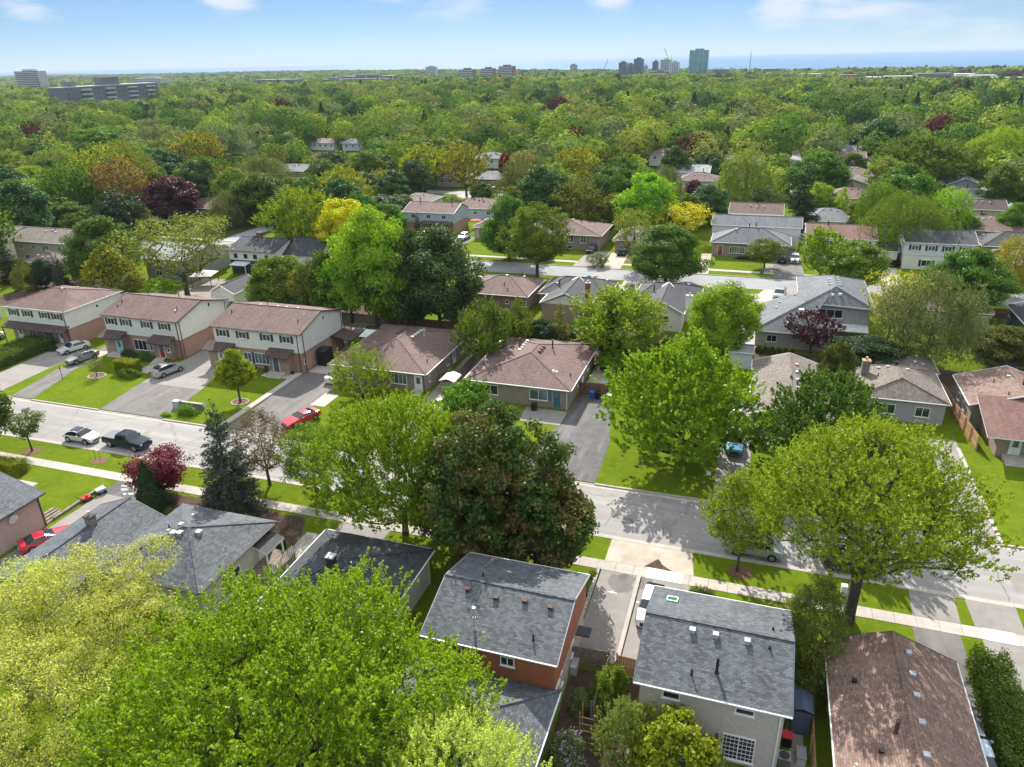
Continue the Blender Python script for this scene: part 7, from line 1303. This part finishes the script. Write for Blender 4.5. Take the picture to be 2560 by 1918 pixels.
# ------------------------------------------------------------ trees and tall shrubs of the gardens, read off the photograph
TT = [
 (1045, 795, 655, 118, 'maple', 'mid', 'bright green tree behind the gap between the two taupe bungalows'), (1335, 775, 625, 190, 'maple', 'lime', 'yellow green maple behind the dark spruce in the back gardens'),
 (1325, 790, 630, 80, 'spruce', 'conifer', 'dark spruce standing in front of the yellow green maple'), (1562, 775, 608, 155, 'round', 'bright', 'green tree with tufty crown between the white gable house and the big grey roof'),
 (1757, 765, 674, 112, 'vase', 'red', 'dark red purple tree in front of the triple window'), (1872, 812, 728, 175, 'dense', 'conifer', 'broad dark evergreen hedge tree below the pale awning'), (1806, 868, 738, 78, 'dense', 'cedar', 'tall mossy green evergreen beside the taupe roof'),
 (2020, 800, 572, 185, 'willow', 'grey', 'tall grey green willowy tree right of the big grey roof'), (1932, 752, 588, 120, 'sparse', 'gold', 'sparse golden leaved tree beside the grey green willowy tree'), (2098, 690, 540, 172, 'dense', 'green', 'dense dark green tree by the right hand street corner'),
 (2130, 750, 720, 60, 'dense', 'olive', 'mounded bush on the right lawn'), (2180, 800, 705, 160, 'dense', 'cedar', 'large loose hedge mound above the tan roof'),
 (1120, 770, 640, 70, 'thin', 'mid', 'thin upright green tree above the teal doored bungalow'), (1210, 760, 640, 62, 'spruce', 'olive', 'narrow brownish spruce in the back garden row'), (1170, 760, 690, 80, 'dense', 'conifer', 'dark evergreen clump by the rear fence'), (1215, 745, 700, 60, 'dense', 'cedar', 'short bronze green cedar next to the inflatable pool'), (1120, 765, 700, 60, 'dense', 'conifer', 'dark evergreen at the left of the garden row'),
 (1360, 850, 830, 30, 'dense', 'cedar', 'small hidden shrub by the patio'), (1325, 800, 755, 62, 'dense', 'lime', 'round light green shrub beyond the gate fence'), (1258, 722, 690, 40, 'maple', 'lime', 'small yellow green sapling left of the dark spruce'),
 (945, 715, 495, 200, 'dense', 'dark', 'massive dark green maple in the middle of the scene'), (888, 712, 498, 110, 'dense', 'dark', 'deep green tree joined to the left of the massive dark maple'), (800, 712, 452, 178, 'round', 'lime', 'tall lime green tree before the massive dark maple'), (748, 700, 505, 120, 'round', 'lime', 'tall yellowish green tree left of the lime green one'), (845, 708, 520, 115, 'poplar', 'bright', 'slender lime green tree with bare dark stems'),
 (700, 698, 540, 100, 'dense', 'green', 'dark green tree behind the slate shuttered pair'), (605, 672, 552, 125, 'round', 'mid', 'mid green loose tree above the white garage'), (660, 690, 570, 70, 'loose', 'olive', 'olive brown tree beside the white garage'), (560, 668, 590, 60, 'dense', 'mid', 'small bushy tree right of the white garage'), (640, 700, 640, 70, 'dense', 'conifer', 'low dark shrub mass behind the pair'),
 (648, 560, 412, 150, 'vase', 'bright', 'feathery bright green tree behind the gabled navy house'), (742, 570, 428, 118, 'round', 'yellow', 'bright yellow crowned tree left of the blue sided house'), (385, 640, 468, 230, 'sparse', 'olive', 'huge bare limbed spreading tree over the canvas gazebo'), (232, 640, 528, 130, 'cedar', 'cedar_gold', 'pointed golden green cedar behind the hip roofed pair'),
 (215, 612, 472, 155, 'dense', 'green', 'rounded deep green tree behind the pointed cedar'), (52, 625, 560, 60, 'cedar', 'olive', 'olive conical tree by the small taupe garage'), (124, 625, 545, 45, 'spruce', 'spruce', 'narrow blue spruce near the small taupe garage'), (15, 610, 520, 70, 'spruce', 'conifer', 'dark conifers at the left edge'), (90, 622, 560, 60, 'dense', 'conifer', 'dark evergreen clump by the garage'), (92, 655, 628, 26, 'cedar', 'lime', 'tiny clipped lime cone by the hip roof'),
 (160, 610, 560, 18, 'cedar', 'cedar', 'slim column cedar beside the beige block'), (345, 660, 600, 90, 'loose', 'lime', 'low lime foliage under the bare limbed tree'), (285, 650, 590, 50, 'loose', 'olive', 'olive shrub tree beside the pointed cedar'),
 (363, 480, 382, 118, 'dense', 'red', 'great dark purple copper beech'), (258, 470, 345, 110, 'vase', 'orange', 'orange tinted feathery tree left of the copper beech'), (125, 495, 428, 128, 'dense', 'green', 'low dark green rounded tree by the left hand street'), (18, 490, 444, 70, 'round', 'yellow', 'golden yellow tree at the left edge'), (285, 480, 420, 60, 'dense', 'deep', 'dark green tree under the orange tinted one'), (322, 500, 455, 26, 'cedar', 'cedar_gold', 'bright slim golden cedar beside the copper beech'),
 (430, 455, 345, 90, 'dense', 'dark', 'dark round tree behind the navy house'), (555, 480, 375, 130, 'dense', 'green', 'wide rounded green tree in the left middle'), (488, 492, 410, 72, 'willow', 'grey', 'silvery green tree on the bright left lawn'), (510, 430, 370, 50, 'dense', 'green', 'small dark tree above the silvery one'), (590, 405, 340, 80, 'thin', 'grey', 'grey green twiggy tree beside the pale grey bungalow'), (692, 440, 362, 62, 'dense', 'deep', 'deep green rounded tree right of the pale grey bungalow'), (740, 465, 385, 75, 'spruce', 'olive', 'brown green spruce left of the yellow crowned tree'), (700, 405, 345, 80, 'dense', 'green', 'rounded green tree beyond the deep green one'),
 (792, 415, 330, 90, 'round', 'green', 'rounded maple on the third street left side'), (825, 485, 420, 100, 'dense', 'deep', 'blue green pine mass above the yellow crowned tree'), (868, 470, 420, 60, 'dense', 'grey', 'soft green shrub tree left of the blue sided house'), (900, 530, 455, 36, 'spruce', 'conifer', 'dark spruce in front of the blue sided house'), (920, 535, 480, 26, 'spruce', 'conifer', 'second dark conifer in front of the blue sided house'), (862, 500, 455, 45, 'dense', 'lime', 'small rounded lime tree by the blue sided house'),
 (915, 418, 315, 110, 'vase', 'gold', 'golden olive tree on the third street'), (1005, 425, 315, 105, 'vase', 'gold', 'second golden olive tree near the white pickup'), (895, 435, 345, 80, 'dense', 'dark', 'dark domed tree in front of the golden olive tree'), (1040, 440, 395, 55, 'dense', 'green', 'small domed green tree beside the white pickup'), (980, 455, 420, 50, 'thin', 'mid', 'small green tree by the roofs'), (950, 385, 330, 55, 'willow', 'grey', 'grey green weeping tree behind the third street'),
 (1098, 560, 425, 120, 'dense', 'green', 'leafy green tree beside the small red doored bungalow'), (1160, 600, 438, 150, 'loose', 'mid', 'tall loose green street tree before the brown pyramid roof'), (1175, 485, 360, 115, 'dense', 'dark', 'very dark domed tree behind the brown pyramid roof'), (1290, 575, 545, 58, 'thin', 'grey', 'tall feathery pale young tree by the back street') , (1370, 575, 455, 90, 'sparse', 'olive', 'thin dark limbed tree between the two bungalows'),
 (1442, 615, 488, 150, 'dense', 'green', 'round green street tree with low forking trunk on the back street'), (1475, 520, 440, 120, 'sparse', 'yellow', 'flat topped yellow leaved tree behind the round street tree'), (1535, 485, 400, 90, 'dense', 'dark', 'dark green tree right of the flat topped yellow one'), (1330, 480, 360, 120, 'round', 'green', 'broad green tree behind the back street houses'), (1395, 478, 365, 80, 'round', 'mid', 'mid green tree right of the broad green one'), (1265, 470, 395, 60, 'round', 'green', 'narrow green tree by the pyramid roof'),
 (1240, 420, 322, 105, 'vase', 'gold', 'wide golden tree in the middle wood'), (1132, 420, 330, 60, 'vase', 'orange', 'orange brown tree in the middle wood'), (1090, 400, 330, 30, 'round', 'crimson', 'small crimson tree by the pale roof'), (1345, 385, 330, 90, 'round', 'lime', 'light green domed tree in the middle wood'), (1460, 400, 318, 70, 'dense', 'dark', 'dark round tree left of the white metal roof'), (1470, 465, 380, 55, 'spruce', 'olive', 'dark brown spruce in front of the brown hip roof'), (1440, 440, 355, 65, 'willow', 'grey', 'soft grey green tree beside the brown spruce'), (1500, 440, 388, 40, 'round', 'red', 'small purple tree beside the brown spruce'),
 (1615, 460, 318, 115, 'willow', 'olive', 'tall olive green tree by the side street mouth'), (1545, 400, 345, 45, 'dense', 'dark', 'dark tree beside the white metal roof'), (1660, 475, 400, 90, 'thin', 'grey', 'grey twiggy tree left of the tall dark conifer'), (1740, 500, 335, 90, 'spruce', 'conifer', 'tall dark green conifer behind the pink brown roof'), (1775, 440, 330, 130, 'dense', 'green', 'broad green tree behind the tall dark conifer'), (1690, 430, 375, 40, 'thin', 'mid', 'small upright tree by the side street'),
 (1960, 560, 405, 150, 'willow', 'mid', 'large rounded willow behind the white two storey house'), (1900, 520, 390, 90, 'willow', 'mid', 'left side willow behind the white two storey house'), (2050, 520, 400, 90, 'willow', 'lime', 'lime green willow behind the white two storey house'), (1990, 410, 298, 190, 'maple', 'mid', 'very broad green tree above the willows'), (1860, 490, 430, 70, 'dense', 'olive', 'low olive tree between the row houses and willows'), (2090, 520, 465, 70, 'dense', 'green', 'dark green tree at the end of the white house'),
 (1835, 530, 460, 45, 'spruce', 'conifer', 'dark spruce before the faded pink roof'), (1880, 535, 470, 50, 'dense', 'deep', 'deep green evergreen left of the blue flue'), (1780, 610, 496, 100, 'maple', 'bright', 'bright yellow green street tree right of the grey split level house'), (1855, 635, 520, 125, 'round', 'mid', 'green street tree beside the bright yellow green one'), (1655, 580, 515, 80, 'loose', 'mid', 'loose green tree before the grey split level windows'), (1820, 480, 405, 40, 'thin', 'lime', 'thin pale green tree by the tan hip roof'),
 (2165, 455, 360, 80, 'dense', 'green', 'rounded green tree by the right hand side street'), (2195, 520, 440, 70, 'dense', 'mid', 'green tree at the right edge of the side street'), (2195, 640, 505, 90, 'willow', 'gold', 'tall gold green tree at the right edge'), (2110, 380, 300, 60, 'willow', 'lime', 'lime weeping tree above the right hand roofs'), (2160, 380, 270, 110, 'willow', 'lime', 'yellow green willow at the right edge'), (2155, 655, 625, 50, 'loose', 'mid', 'small airy tree on the right garden lawn'),
 (1900, 345, 255, 110, 'dense', 'dark', 'dark broad tree up the side street'), (1840, 395, 330, 70, 'dense', 'green', 'dark green tree up the side street'), (1690, 320, 240, 90, 'willow', 'mid', 'tall soft green tree by the distant road'), (1935, 575, 560, 36, 'round', 'crimson', 'small crimson bush before the white two storey house'), (1175, 560, 530, 40, 'dense', 'olive', 'low olive bushes by the pyramid roofed bungalow'),
 (560, 420, 330, 90, 'willow', 'grey', 'broad grey green willow mass far left of centre'), (330, 330, 268, 130, 'willow', 'grey', 'long grey green willow in the left wood'), (470, 340, 260, 120, 'willow', 'grey', 'second grey green willow in the left wood'), (215, 340, 275, 110, 'round', 'mid', 'mid green dome in the left wood'), (90, 380, 300, 50, 'spruce', 'conifer', 'dark ragged fir in the left wood'), (60, 430, 360, 110, 'round', 'lime', 'pale green dome at the left edge'), (170, 420, 350, 100, 'vase', 'olive', 'olive feathered tree in the left wood')]
for row in TT:
    if row[0] == 1360: continue
    tree(*row)
# hedges, shrubs and garden clumps near the camera
def shrub(x, y, sx, sy, sz, col, label, cat='shrub', name='shrub', leaf=.16, box=False, seed=None, rz=0.0, cover=2.6, spiky=0.0):
    m_ = bush(seed or int(abs(x*37+y*91)) % 9999, sx, sy, sz, leaf, cover, box, spiky)
    if cat in ('shrub', 'hedge') and sx > 2: TREES.append((x, y, sx/2))
    return plant(name, m_, (x, y, .1), col, label, cat, None, rz, parts=('stems', 'foliage'))
shrub(19.3, 42.5, 2.5, 14.5, 2.0, 'green', 'long clipped green hedge between the two right hand drives', 'hedge', 'hedge', .17, True, 41)
shrub(-87.6, 78.9, 3.8, 1.8, 1.9, 'cedar_gold', 'golden brown clipped block hedge on the wide lawn', 'hedge', 'hedge', .16, True, 42); shrub(-86.2, 77.4, 3.8, 1.9, 1.2, 'mid', 'low green spreading juniper in front of the golden block', leaf=.2, seed=43)
shrub(-110.5, 78.5, 5.5, 11, 1.7, 'green', 'long laurel hedge along the left edge of the pale drive', 'hedge', 'hedge', .2, True, 44); shrub(-78.7, 50.9, 5.6, 1.7, 1.6, 'bright', 'clipped bright green hedge beside the pavement', 'hedge', 'hedge', .16, True, 45, .1)
shrub(-113.0, 83.0, 6, 1.6, 1.3, 'olive', 'mixed reddish green shrubs under the long porch roof', seed=46); shrub(-107.6, 82.9, 2.8, 1.4, 1.1, 'deep', 'dark shrub beside the right hand front door', seed=47)
shrub(-91.8, 83.6, 3.4, 1.6, 1.3, 'deep', 'dark green shrubs under the wide front window', seed=48); shrub(-88.7, 83.4, 2.8, 1.7, 1.4, 'green', 'rounded green shrub left of the red front door', seed=49); shrub(-84.7, 83.6, 1.0, .8, .6, 'olive', 'small shrub at the house corner by the red door', seed=50)
shrub(-72.4, 83.6, 2.4, 1.3, 1.2, 'deep', 'dark shrub before the slate shuttered window', seed=51); shrub(-68.6, 69.2, 2.8, 1.3, 1.0, 'mid', 'leafy garden clump in front of the block wall', seed=52, spiky=.5); shrub(-71.0, 68.0, 1.4, .8, .45, 'lime', 'low pale ground cover near the kerb', seed=53)
shrub(-44.6, 82.0, 2.6, 1.0, .9, 'gold', 'yellow shrub by the first taupe bungalow door', seed=54); shrub(-39.2, 88.4, 2.6, 2.2, 1.8, 'grey', 'silvery shrub between the two taupe bungalows', seed=55)
shrub(-50.5, 49.6, 2.2, 1.2, .8, 'green', 'leafy perennial clump in the shaded front bed', seed=56); shrub(-53.4, 48.8, 1.6, 1.2, .9, 'cedar', 'mossy shrub beside the dark cone evergreen', seed=57); shrub(-58.2, 47.9, 2.4, 1.6, 1.5, 'olive', 'bronze green juniper below the dark cone evergreen', seed=58)
near(-46.3, 50.6, 3.0, .75, 'cedar', 'small green cone cedar at the house corner', 'cedar_tree', 'c', seed=59, leaf=.13, cover=3, kind='cone'); near(-44.8, 49.6, 1.5, .5, 'cedar_gold', 'tiny golden green cone beside the small cedar', 'cedar_tree', 'c', seed=60, leaf=.11, cover=3, kind='cone'); near(-50.2, 48.2, 1.2, .55, 'green', 'tiny green cone in the front bed', 'cedar_tree', 'c', seed=61, leaf=.11, cover=3, kind='cone')
shrub(-10.6, 50.3, .6, 1.6, .45, 'lime', 'lime green perennial mound by the stone edging', seed=62, leaf=.1); shrub(-10.5, 52.0, .7, 1.2, .5, 'bright', 'fresh green mound at the pavement end of the bed', seed=63, leaf=.1); shrub(-10.7, 48.2, .6, 1.0, .35, 'green', 'dark little mounds in the narrow bed', seed=64, leaf=.1)
shrub(-1.0, 51.4, 2.4, 1.4, 1.3, 'grey', 'silver green rounded shrub by the pavement', seed=65, leaf=.14); shrub(-8.0, 33.0, 2.3, 2.2, 2.6, 'grey', 'lilac bush with pale blossom heads', 'shrub', 'lilac_bush', .14, seed=66)
lb_ = bush(67, 2.2, 2.1, 2.7, .13, .45); o = link(lb_[1], 'blossom', [q for q in bpy.data.objects if q.name.startswith('lilac_bush')][-1]); recol(o, 'lilac')
shrub(-6.9, 38.4, 1.5, 2.4, 2.5, 'mid', 'climbing vine heaped over the side gate arch', 'climber', 'vine', .17, seed=68); shrub(-8.2, 37.4, 1.5, 1.8, 1.7, 'grey', 'light green leafy shrub in the side garden', seed=69, leaf=.13); shrub(-5.9, 39.8, 1.2, 1.0, 2.3, 'mid', 'vine tangle on top of the board screen', 'climber', 'vine', .16, seed=70)
shrub(10.2, 100.8, 2.6, 2.2, 2.4, 'grey', 'pale blossoming lilac beside the narrow taupe roof', 'shrub', 'lilac_bush', .22, seed=71); lb_ = bush(72, 2.5, 2.1, 2.5, .2, .7); o = link(lb_[1], 'blossom', [q for q in bpy.data.objects if q.name.startswith('lilac_bush')][-1]); recol(o, 'lilac')
for i in range(6): shrub(2.2+i*.95, 111.2, .9, .9, 1.3, 'cedar', ('first', 'second', 'third', 'fourth', 'fifth', 'last')[i]+' small rounded cedar from the shed in the row below the grey house wall', leaf=.16, seed=80+i).update_tag()
for o in [q for q in COL.objects if 'rounded cedar from the shed' in q.get('label', '')]: o['group'] = 'row of small cedars'
shrub(-66.0, 179.6-.5, 1.5, 1, 1, 'green', 'shrub by the red front door', seed=90, leaf=.3); shrub(-45, 167.0, 7, 1.4, 1.2, 'deep', 'dark foundation shrubs before the four tall windows', seed=91, leaf=.3); shrub(0, 168.6, 8, 1.2, .8, 'deep', 'dark low shrubs under the long window band', seed=92, leaf=.3)
# two staked saplings on the near verge
for x, y, lb in ((-70.6, 56.0, 'staked leafless sapling on the verge in a round of bark chips'),):
    g = gadget('sapling', 'sapling', lb, (x, y, .1), [('trunk', 'bark', lambda m: (m.cyl((0, 0, 0), (.1, 0, 1.6), .03, .015, 6), m.cyl((.05, 0, .9), (-.5, .1, 1.5), .015, .008, 5), m.cyl((.07, 0, 1.0), (.55, -.1, 1.5), .015, .008, 5))), ('stake', 'wood_new', lambda m: m.cyl((-1.0, .2, 0), (-1.3, .25, 1.9), .03, .03, 5)), ('stake', 'wood_new', lambda m: m.cyl((1.0, -.2, 0), (1.05, -.2, 1.5), .03, .03, 5))])

# ------------------------------------------------------------ the rest of the wood: single trees out to the middle distance, then one mass
HX = np.array([(a-2.2, b+2.2, c-3.0, d+2.2) for a, b, c, d in HOUSES])
ROADS = np.array([(-420, 160, 57, 68), (-420, 260, 144, 157), (-240, -60, 236, 246), (7, 17, 262, 400), (62.5, 72.5, 150, 300), (-136, -126, 154, 238)])
def inrects(x, y, Rc): return ((x[:, None] > Rc[:, 0]) & (x[:, None] < Rc[:, 1]) & (y[:, None] > Rc[:, 2]) & (y[:, None] < Rc[:, 3])).any(1)
def infield(x, y):
    c = np.zeros(len(x), bool)
    for a, b, ra, rb in FIELDS: c |= ((x-a)/ra)**2+((y-b)/rb)**2 < 1
    return c
# openings through which houses and roads are seen: nothing may stand in front of these points of the scene
KEEP = []
for a, b, c, d in HOUSES[:]:
    if 150 < c < 420:
        for fx in (.12, .5, .88): KEEP.append((a+(b-a)*fx, c+.5, 3.4, 2.0))
        KEEP.append(((a+b)/2, (c+d)/2-2, 5.6, 2.6))
for q in ((-30, 150), (0, 150), (20, 150), (-120, 150), (-100, 240), (-110, 240), (12, 320), (12, 350), (67, 215), (67, 245), (-133, 170), (-150, 150)): KEEP.append((*q, 0, 3))
KP = np.array([(*pj(x, y, z)[:2], pj(x, y, z)[2], r) for x, y, z, r in KEEP])
def blocks(x, y, r, Hh):
    D = np.array([pj(a, b, h*.6) for a, b, h in zip(x, y, Hh)]); s = CF/D[:, 2]
    dx = np.abs(D[:, 0][:, None]-KP[:, 0][None])/(r*s)[:, None]; dy = np.abs(D[:, 1][:, None]-KP[:, 1][None])/((Hh*.5+r*.3)*s)[:, None]
    return (((dx*dx+dy*dy) < 1.0) & (D[:, 2][:, None] < KP[:, 2][None]-3)).any(1)
rng = np.random.default_rng(77)
def scatter(y0, y1, spacing, rmean, n):
    x = []; y = []
    yy = np.sqrt(rng.uniform(y0*y0, y1*y1, n)); ang = rng.uniform(-1.02, .42, n); xx = np.tan(ang)*yy
    # keep what the frame can show
    P_ = np.array([pj(a, b, 6)[:2] for a, b in zip(xx, yy)]); ok = (P_[:, 0] > -140) & (P_[:, 0] < CW+140); xx, yy = xx[ok], yy[ok]
    rr = rmean*rng.uniform(.62, 1.35, len(xx)); hh = rr*rng.uniform(1.5, 2.3, len(xx)); hh = np.clip(hh, 6, 20)
    ok = ~inrects(xx, yy, HX) & ~inrects(xx, yy, ROADS) & ~infield(xx, yy); return xx[ok], yy[ok], rr[ok], hh[ok]
GRID = {}
def clash(x, y, r, k=.78):
    gx, gy = int(x//16), int(y//16)
    for i in (-1, 0, 1):
        for j in (-1, 0, 1):
            for (a, b, c) in GRID.get((gx+i, gy+j), ()):
                if (a-x)**2+(b-y)**2 < ((c+r)*k)**2: return True
    return False
def occupy(x, y, r): GRID.setdefault((int(x//16), int(y//16)), []).append((x, y, r))
for t_ in TREES: occupy(*t_)
SPEC = [('dense', 'dark', 12), ('dense', 'green', 12), ('round', 'green', 12), ('round', 'mid', 14), ('willow', 'grey', 6), ('maple', 'mid', 10), ('vase', 'olive', 6), ('loose', 'mid', 8), ('round', 'lime', 9), ('willow', 'olive', 6), ('vase', 'gold', 3), ('round', 'red', 1), ('spruce', 'conifer', 4), ('maple', 'mid', 4), ('loose', 'olive', 5), ('dense', 'deep', 5)]
WORDS = {'dark': 'dark green', 'green': 'deep leaf green', 'mid': 'mid green', 'grey': 'grey green', 'olive': 'olive green', 'lime': 'lime green', 'gold': 'golden green', 'red': 'purple', 'conifer': 'blackish green', 'bright': 'bright green', 'deep': 'very dark green'}
HAB = {'dense': 'dense domed tree', 'round': 'rounded tree', 'willow': 'drooping soft crowned tree', 'maple': 'tufty crowned tree', 'vase': 'fan shaped tree', 'loose': 'loose crowned tree', 'spruce': 'pointed conifer'}
wts = np.array([s[2] for s in SPEC], float); wts /= wts.sum()
xx, yy, rr, hh = scatter(96, 330, 9, 6.6, 9000)
o = np.argsort(yy+rng.uniform(-25, 25, len(yy))); xx, yy, rr, hh = xx[o], yy[o], rr[o], hh[o]; bl = blocks(xx, yy, rr, hh); cnt = 0; LAST = []
CUT = (' behind', ' in ', ' with ', ',', ' on ', ' beside ', ' at ', ' left', ' right', ' by ', ' between', ' above', ' below', ' joined', ' standing', ' before', ' over', ' under', ' cut', ' half ', ' seen', ' glimpsed', ' near', ' and ', ' among', ' to ', ' of ', ' next ', ' up ', ' just ', ' second ')
def short(lb):
    k = min([lb.find(c) for c in CUT if lb.find(c) > 6] or [len(lb)]); return ' '.join(lb[:k].split()[:6])
ANCH = [(q.location.x, q.location.y, short(q['label'])) for q in COL.objects if q.get('category') in ('tree', 'house', 'garage') and q.location.y > 60 and not q.parent]
dupe = {}
for q in ANCH: dupe[q[2]] = dupe.get(q[2], 0)+1
ANCH = [q for q in ANCH if dupe[q[2]] == 1]; USED = set()
def say(x, y, r, desc):
    size = 'small' if r < 5.4 else ('wide' if r > 7.4 else 'middling'); av = math.atan2(x, y)
    for a in sorted(ANCH, key=lambda q: (q[0]-x)**2+(q[1]-y)**2)[:40]:
        d = math.hypot(x, y)-math.hypot(a[0], a[1]); sd_ = (av-math.atan2(a[0], a[1]))*math.hypot(x, y)
        rel = ('behind' if d > 0 else 'in front of') if abs(d) > abs(sd_) else ('right of' if sd_ > 0 else 'left of')
        t = f'{size} {desc} {rel} the {a[2]}'
        if t not in USED and len(t.split()) <= 16: USED.add(t); return t
    return f'{size} {desc} among the garden trees'
NSINGLE = 300-sum(1 for q in COL.objects if q.get('category') == 'tree')
for x, y, r, h, b in zip(xx, yy, rr, hh, bl):
    if cnt >= NSINGLE: LAST.append((x, y, r, h, b)); continue
    if b or clash(x, y, r) or (y < 190 and (-60 < x < 30)) or (y < 162 and x > -150) : continue
    occupy(x, y, r); g_, c_, _ = SPEC[rng.choice(len(SPEC), p=wts)]; pxw = 2*r*CF/pj(x, y, h)[2]*.4
    det = 1 if pxw > 22 else 0; vs = shared(g_, det); br, bh = BASE.get(g_, (5, 12)); s = r/br*1.05
    plant({'spruce': 'spruce_tree', 'willow': 'willow_tree', 'maple': 'maple_tree'}.get(g_, 'broadleaf_tree'), vs[cnt % len(vs)], (x, y, 0), c_, say(x, y, r, f'{WORDS[c_]} {HAB[g_]}'), 'tree', f'{WORDS[c_]} {HAB[g_]}s of the wooded gardens', None, (s, s, h/bh*1.05)); cnt += 1

CLEAR = ((1520, 2230, 172, 1620), (108, 336, 216, 760), (28, 108, 187, 1060), (280, 358, 185, 1220), (730, 858, 174, 1500), (985, 1115, 164, 1720), (1325, 1475, 159, 1790), (1478, 1532, 158, 1800), (545, 745, 178, 1250))   # views kept open to far buildings
def woodland():
    """every tree too far or too many to count: leaf clumps over lobed domes, coloured by kind"""
    kinds = ['dark', 'green', 'mid', 'grey', 'olive', 'lime', 'gold', 'red', 'conifer', 'deep', 'bright']; kp = np.array([16, 20, 21, 12, 11, 9, 3, 2.2, 4, 7, 3.]); kp /= kp.sum()
    mats = [LMF[k] for k in kinds]; VV = []; MI = []
    cand = [q[:4] for q in LAST]
    for (y0, y1, n, rm) in ((240, 520, 9000, 8.6), (480, 900, 14000, 9.4), (880, 1500, 14000, 10.5), (1480, 2300, 9000, 12.5), (2200, 4300, 7000, 22.0)):
        a = scatter(y0, y1, 0, rm, n); cand += list(zip(*a))
    cand.sort(key=lambda q: q[1]); C = np.array(cand); bl = np.zeros(len(C), bool); m1 = C[:, 1] < 420; bl[m1] = blocks(C[m1, 0], C[m1, 1], C[m1, 2], C[m1, 3]); tot = 0
    xs = np.array([-9000, -5200, -3000, -1700, -800, 0, 700, 1600, 3400]); shore = np.array([8200, 5600, 4400, 3700, 2850, 2250, 2080, 2080, 2100])
    for (x, y, r, h), b in zip(C, bl):
        if b or y > np.interp(x, xs, shore)-r or clash(x, y, r, .80 if r < 16 else .45) and r < 16: continue
        if r < 16: occupy(x, y, r)
        big = y > 1480; h = min(h*rng.uniform(.8, 1.15), 19 if not big else 14+rng.uniform(0, 4))
        if 330 < y < 1950:
            sx = pj(x, y, 5)[0]/K; lim = max([0]+[q[2] for q in CLEAR if q[0] < sx < q[1] and y < q[3]])*K
            if lim:
                while h > 4 and pj(x, y, h+zoff(y))[1] < lim+rng.uniform(-9, 4): h *= .92
                if h <= 4: continue
                r = min(r, h*.75)
        k = rng.choice(len(kinds), p=kp); D = y; q = 1.05 if D < 430 else (1.4 if D < 700 else (2.0 if D < 1050 else (3.0 if D < 1600 else 6.0)))
        n = int({1.05: 950, 1.4: 620, 2.0: 330, 3.0: 150, 6.0: 44}[q]*(r/9.0 if q < 5 else 1)**1.8)
        d = unit(rng.normal(size=(n, 3))); d[:, 2] = np.abs(d[:, 2])*1.1-.25; an = np.arctan2(d[:, 1], d[:, 0])
        lf = 1+.16*np.sin(3*an+x)+.12*np.sin(5*an+y+d[:, 2]*4)+.10*np.sin(d[:, 2]*9+x*2)
        cone = kinds[k] == 'conifer'
        if cone: hz = rng.uniform(0, 1, n); P = np.stack([np.cos(an)*(1-hz)*r*.6, np.sin(an)*(1-hz)*r*.6, h*(.1+.95*hz)], 1); Nn = unit(np.stack([np.cos(an), np.sin(an), .6+0*an], 1)+rng.normal(size=(n, 3))*.4)
        else: P = d*np.array([r, r, h*.5])*(lf*rng.uniform(.75, 1.04, n))[:, None]+np.array([0, 0, h*.5]); Nn = unit(d*1.2+rng.normal(size=(n, 3))*.26+np.array([0, 0, .1]))
        zo = zoff(y); P += np.array([x, y, zo]); VV.append(leaf_quads(P, Nn, q*rng.uniform(.7, 1.4, n)*(1.1 if q < 2 else 1), rng, .8, .1)); MI.append(np.full(n, k))
        # the shadowed inside of the crown
        m = 14; d2 = unit(rng.normal(size=(m, 3))); P2 = d2*np.array([r, r, h*.5])*.62+np.array([x, y, h*.42+zo]); VV.append(leaf_quads(P2, unit(d2+np.array([0, 0, .2])), np.full(m, r*1.0), rng, .9, .1)); MI.append(np.full(m, k)); tot += 1
    V = np.concatenate(VV); MI = np.concatenate(MI); me = arr_mesh('woodland', V, len(MI), 4, mats, MI); o = link(me, 'woodland')
    tag(o, 'mass of distant treetops stretching to the lake', 'woodland', None, 'stuff'); print('WOODLAND trees', tot, 'faces', len(MI), 'singles', cnt)
woodland()

# ------------------------------------------------------------ the air
def build_haze():
    m = bpy.data.materials.new('haze_mat'); m.use_nodes = True; nt = m.node_tree
    for n in list(nt.nodes): nt.nodes.remove(n)
    out = nt.nodes.new('ShaderNodeOutputMaterial'); v = nt.nodes.new('ShaderNodeVolumePrincipled'); v.inputs['Color'].default_value = (.72, .86, 1.0, 1); v.inputs['Density'].default_value = HAZE; v.inputs['Anisotropy'].default_value = 0
    nt.links.new(v.outputs[0], out.inputs['Volume'])
    o = MB().box(-71000, 71000, -200, 27000, -14, 112).build('haze', m); o['kind'] = 'stuff'; o['label'] = 'thin pale blue air over the whole suburb and lake'; o['category'] = 'haze'
HAZE = .00006
if HAZE: build_haze()
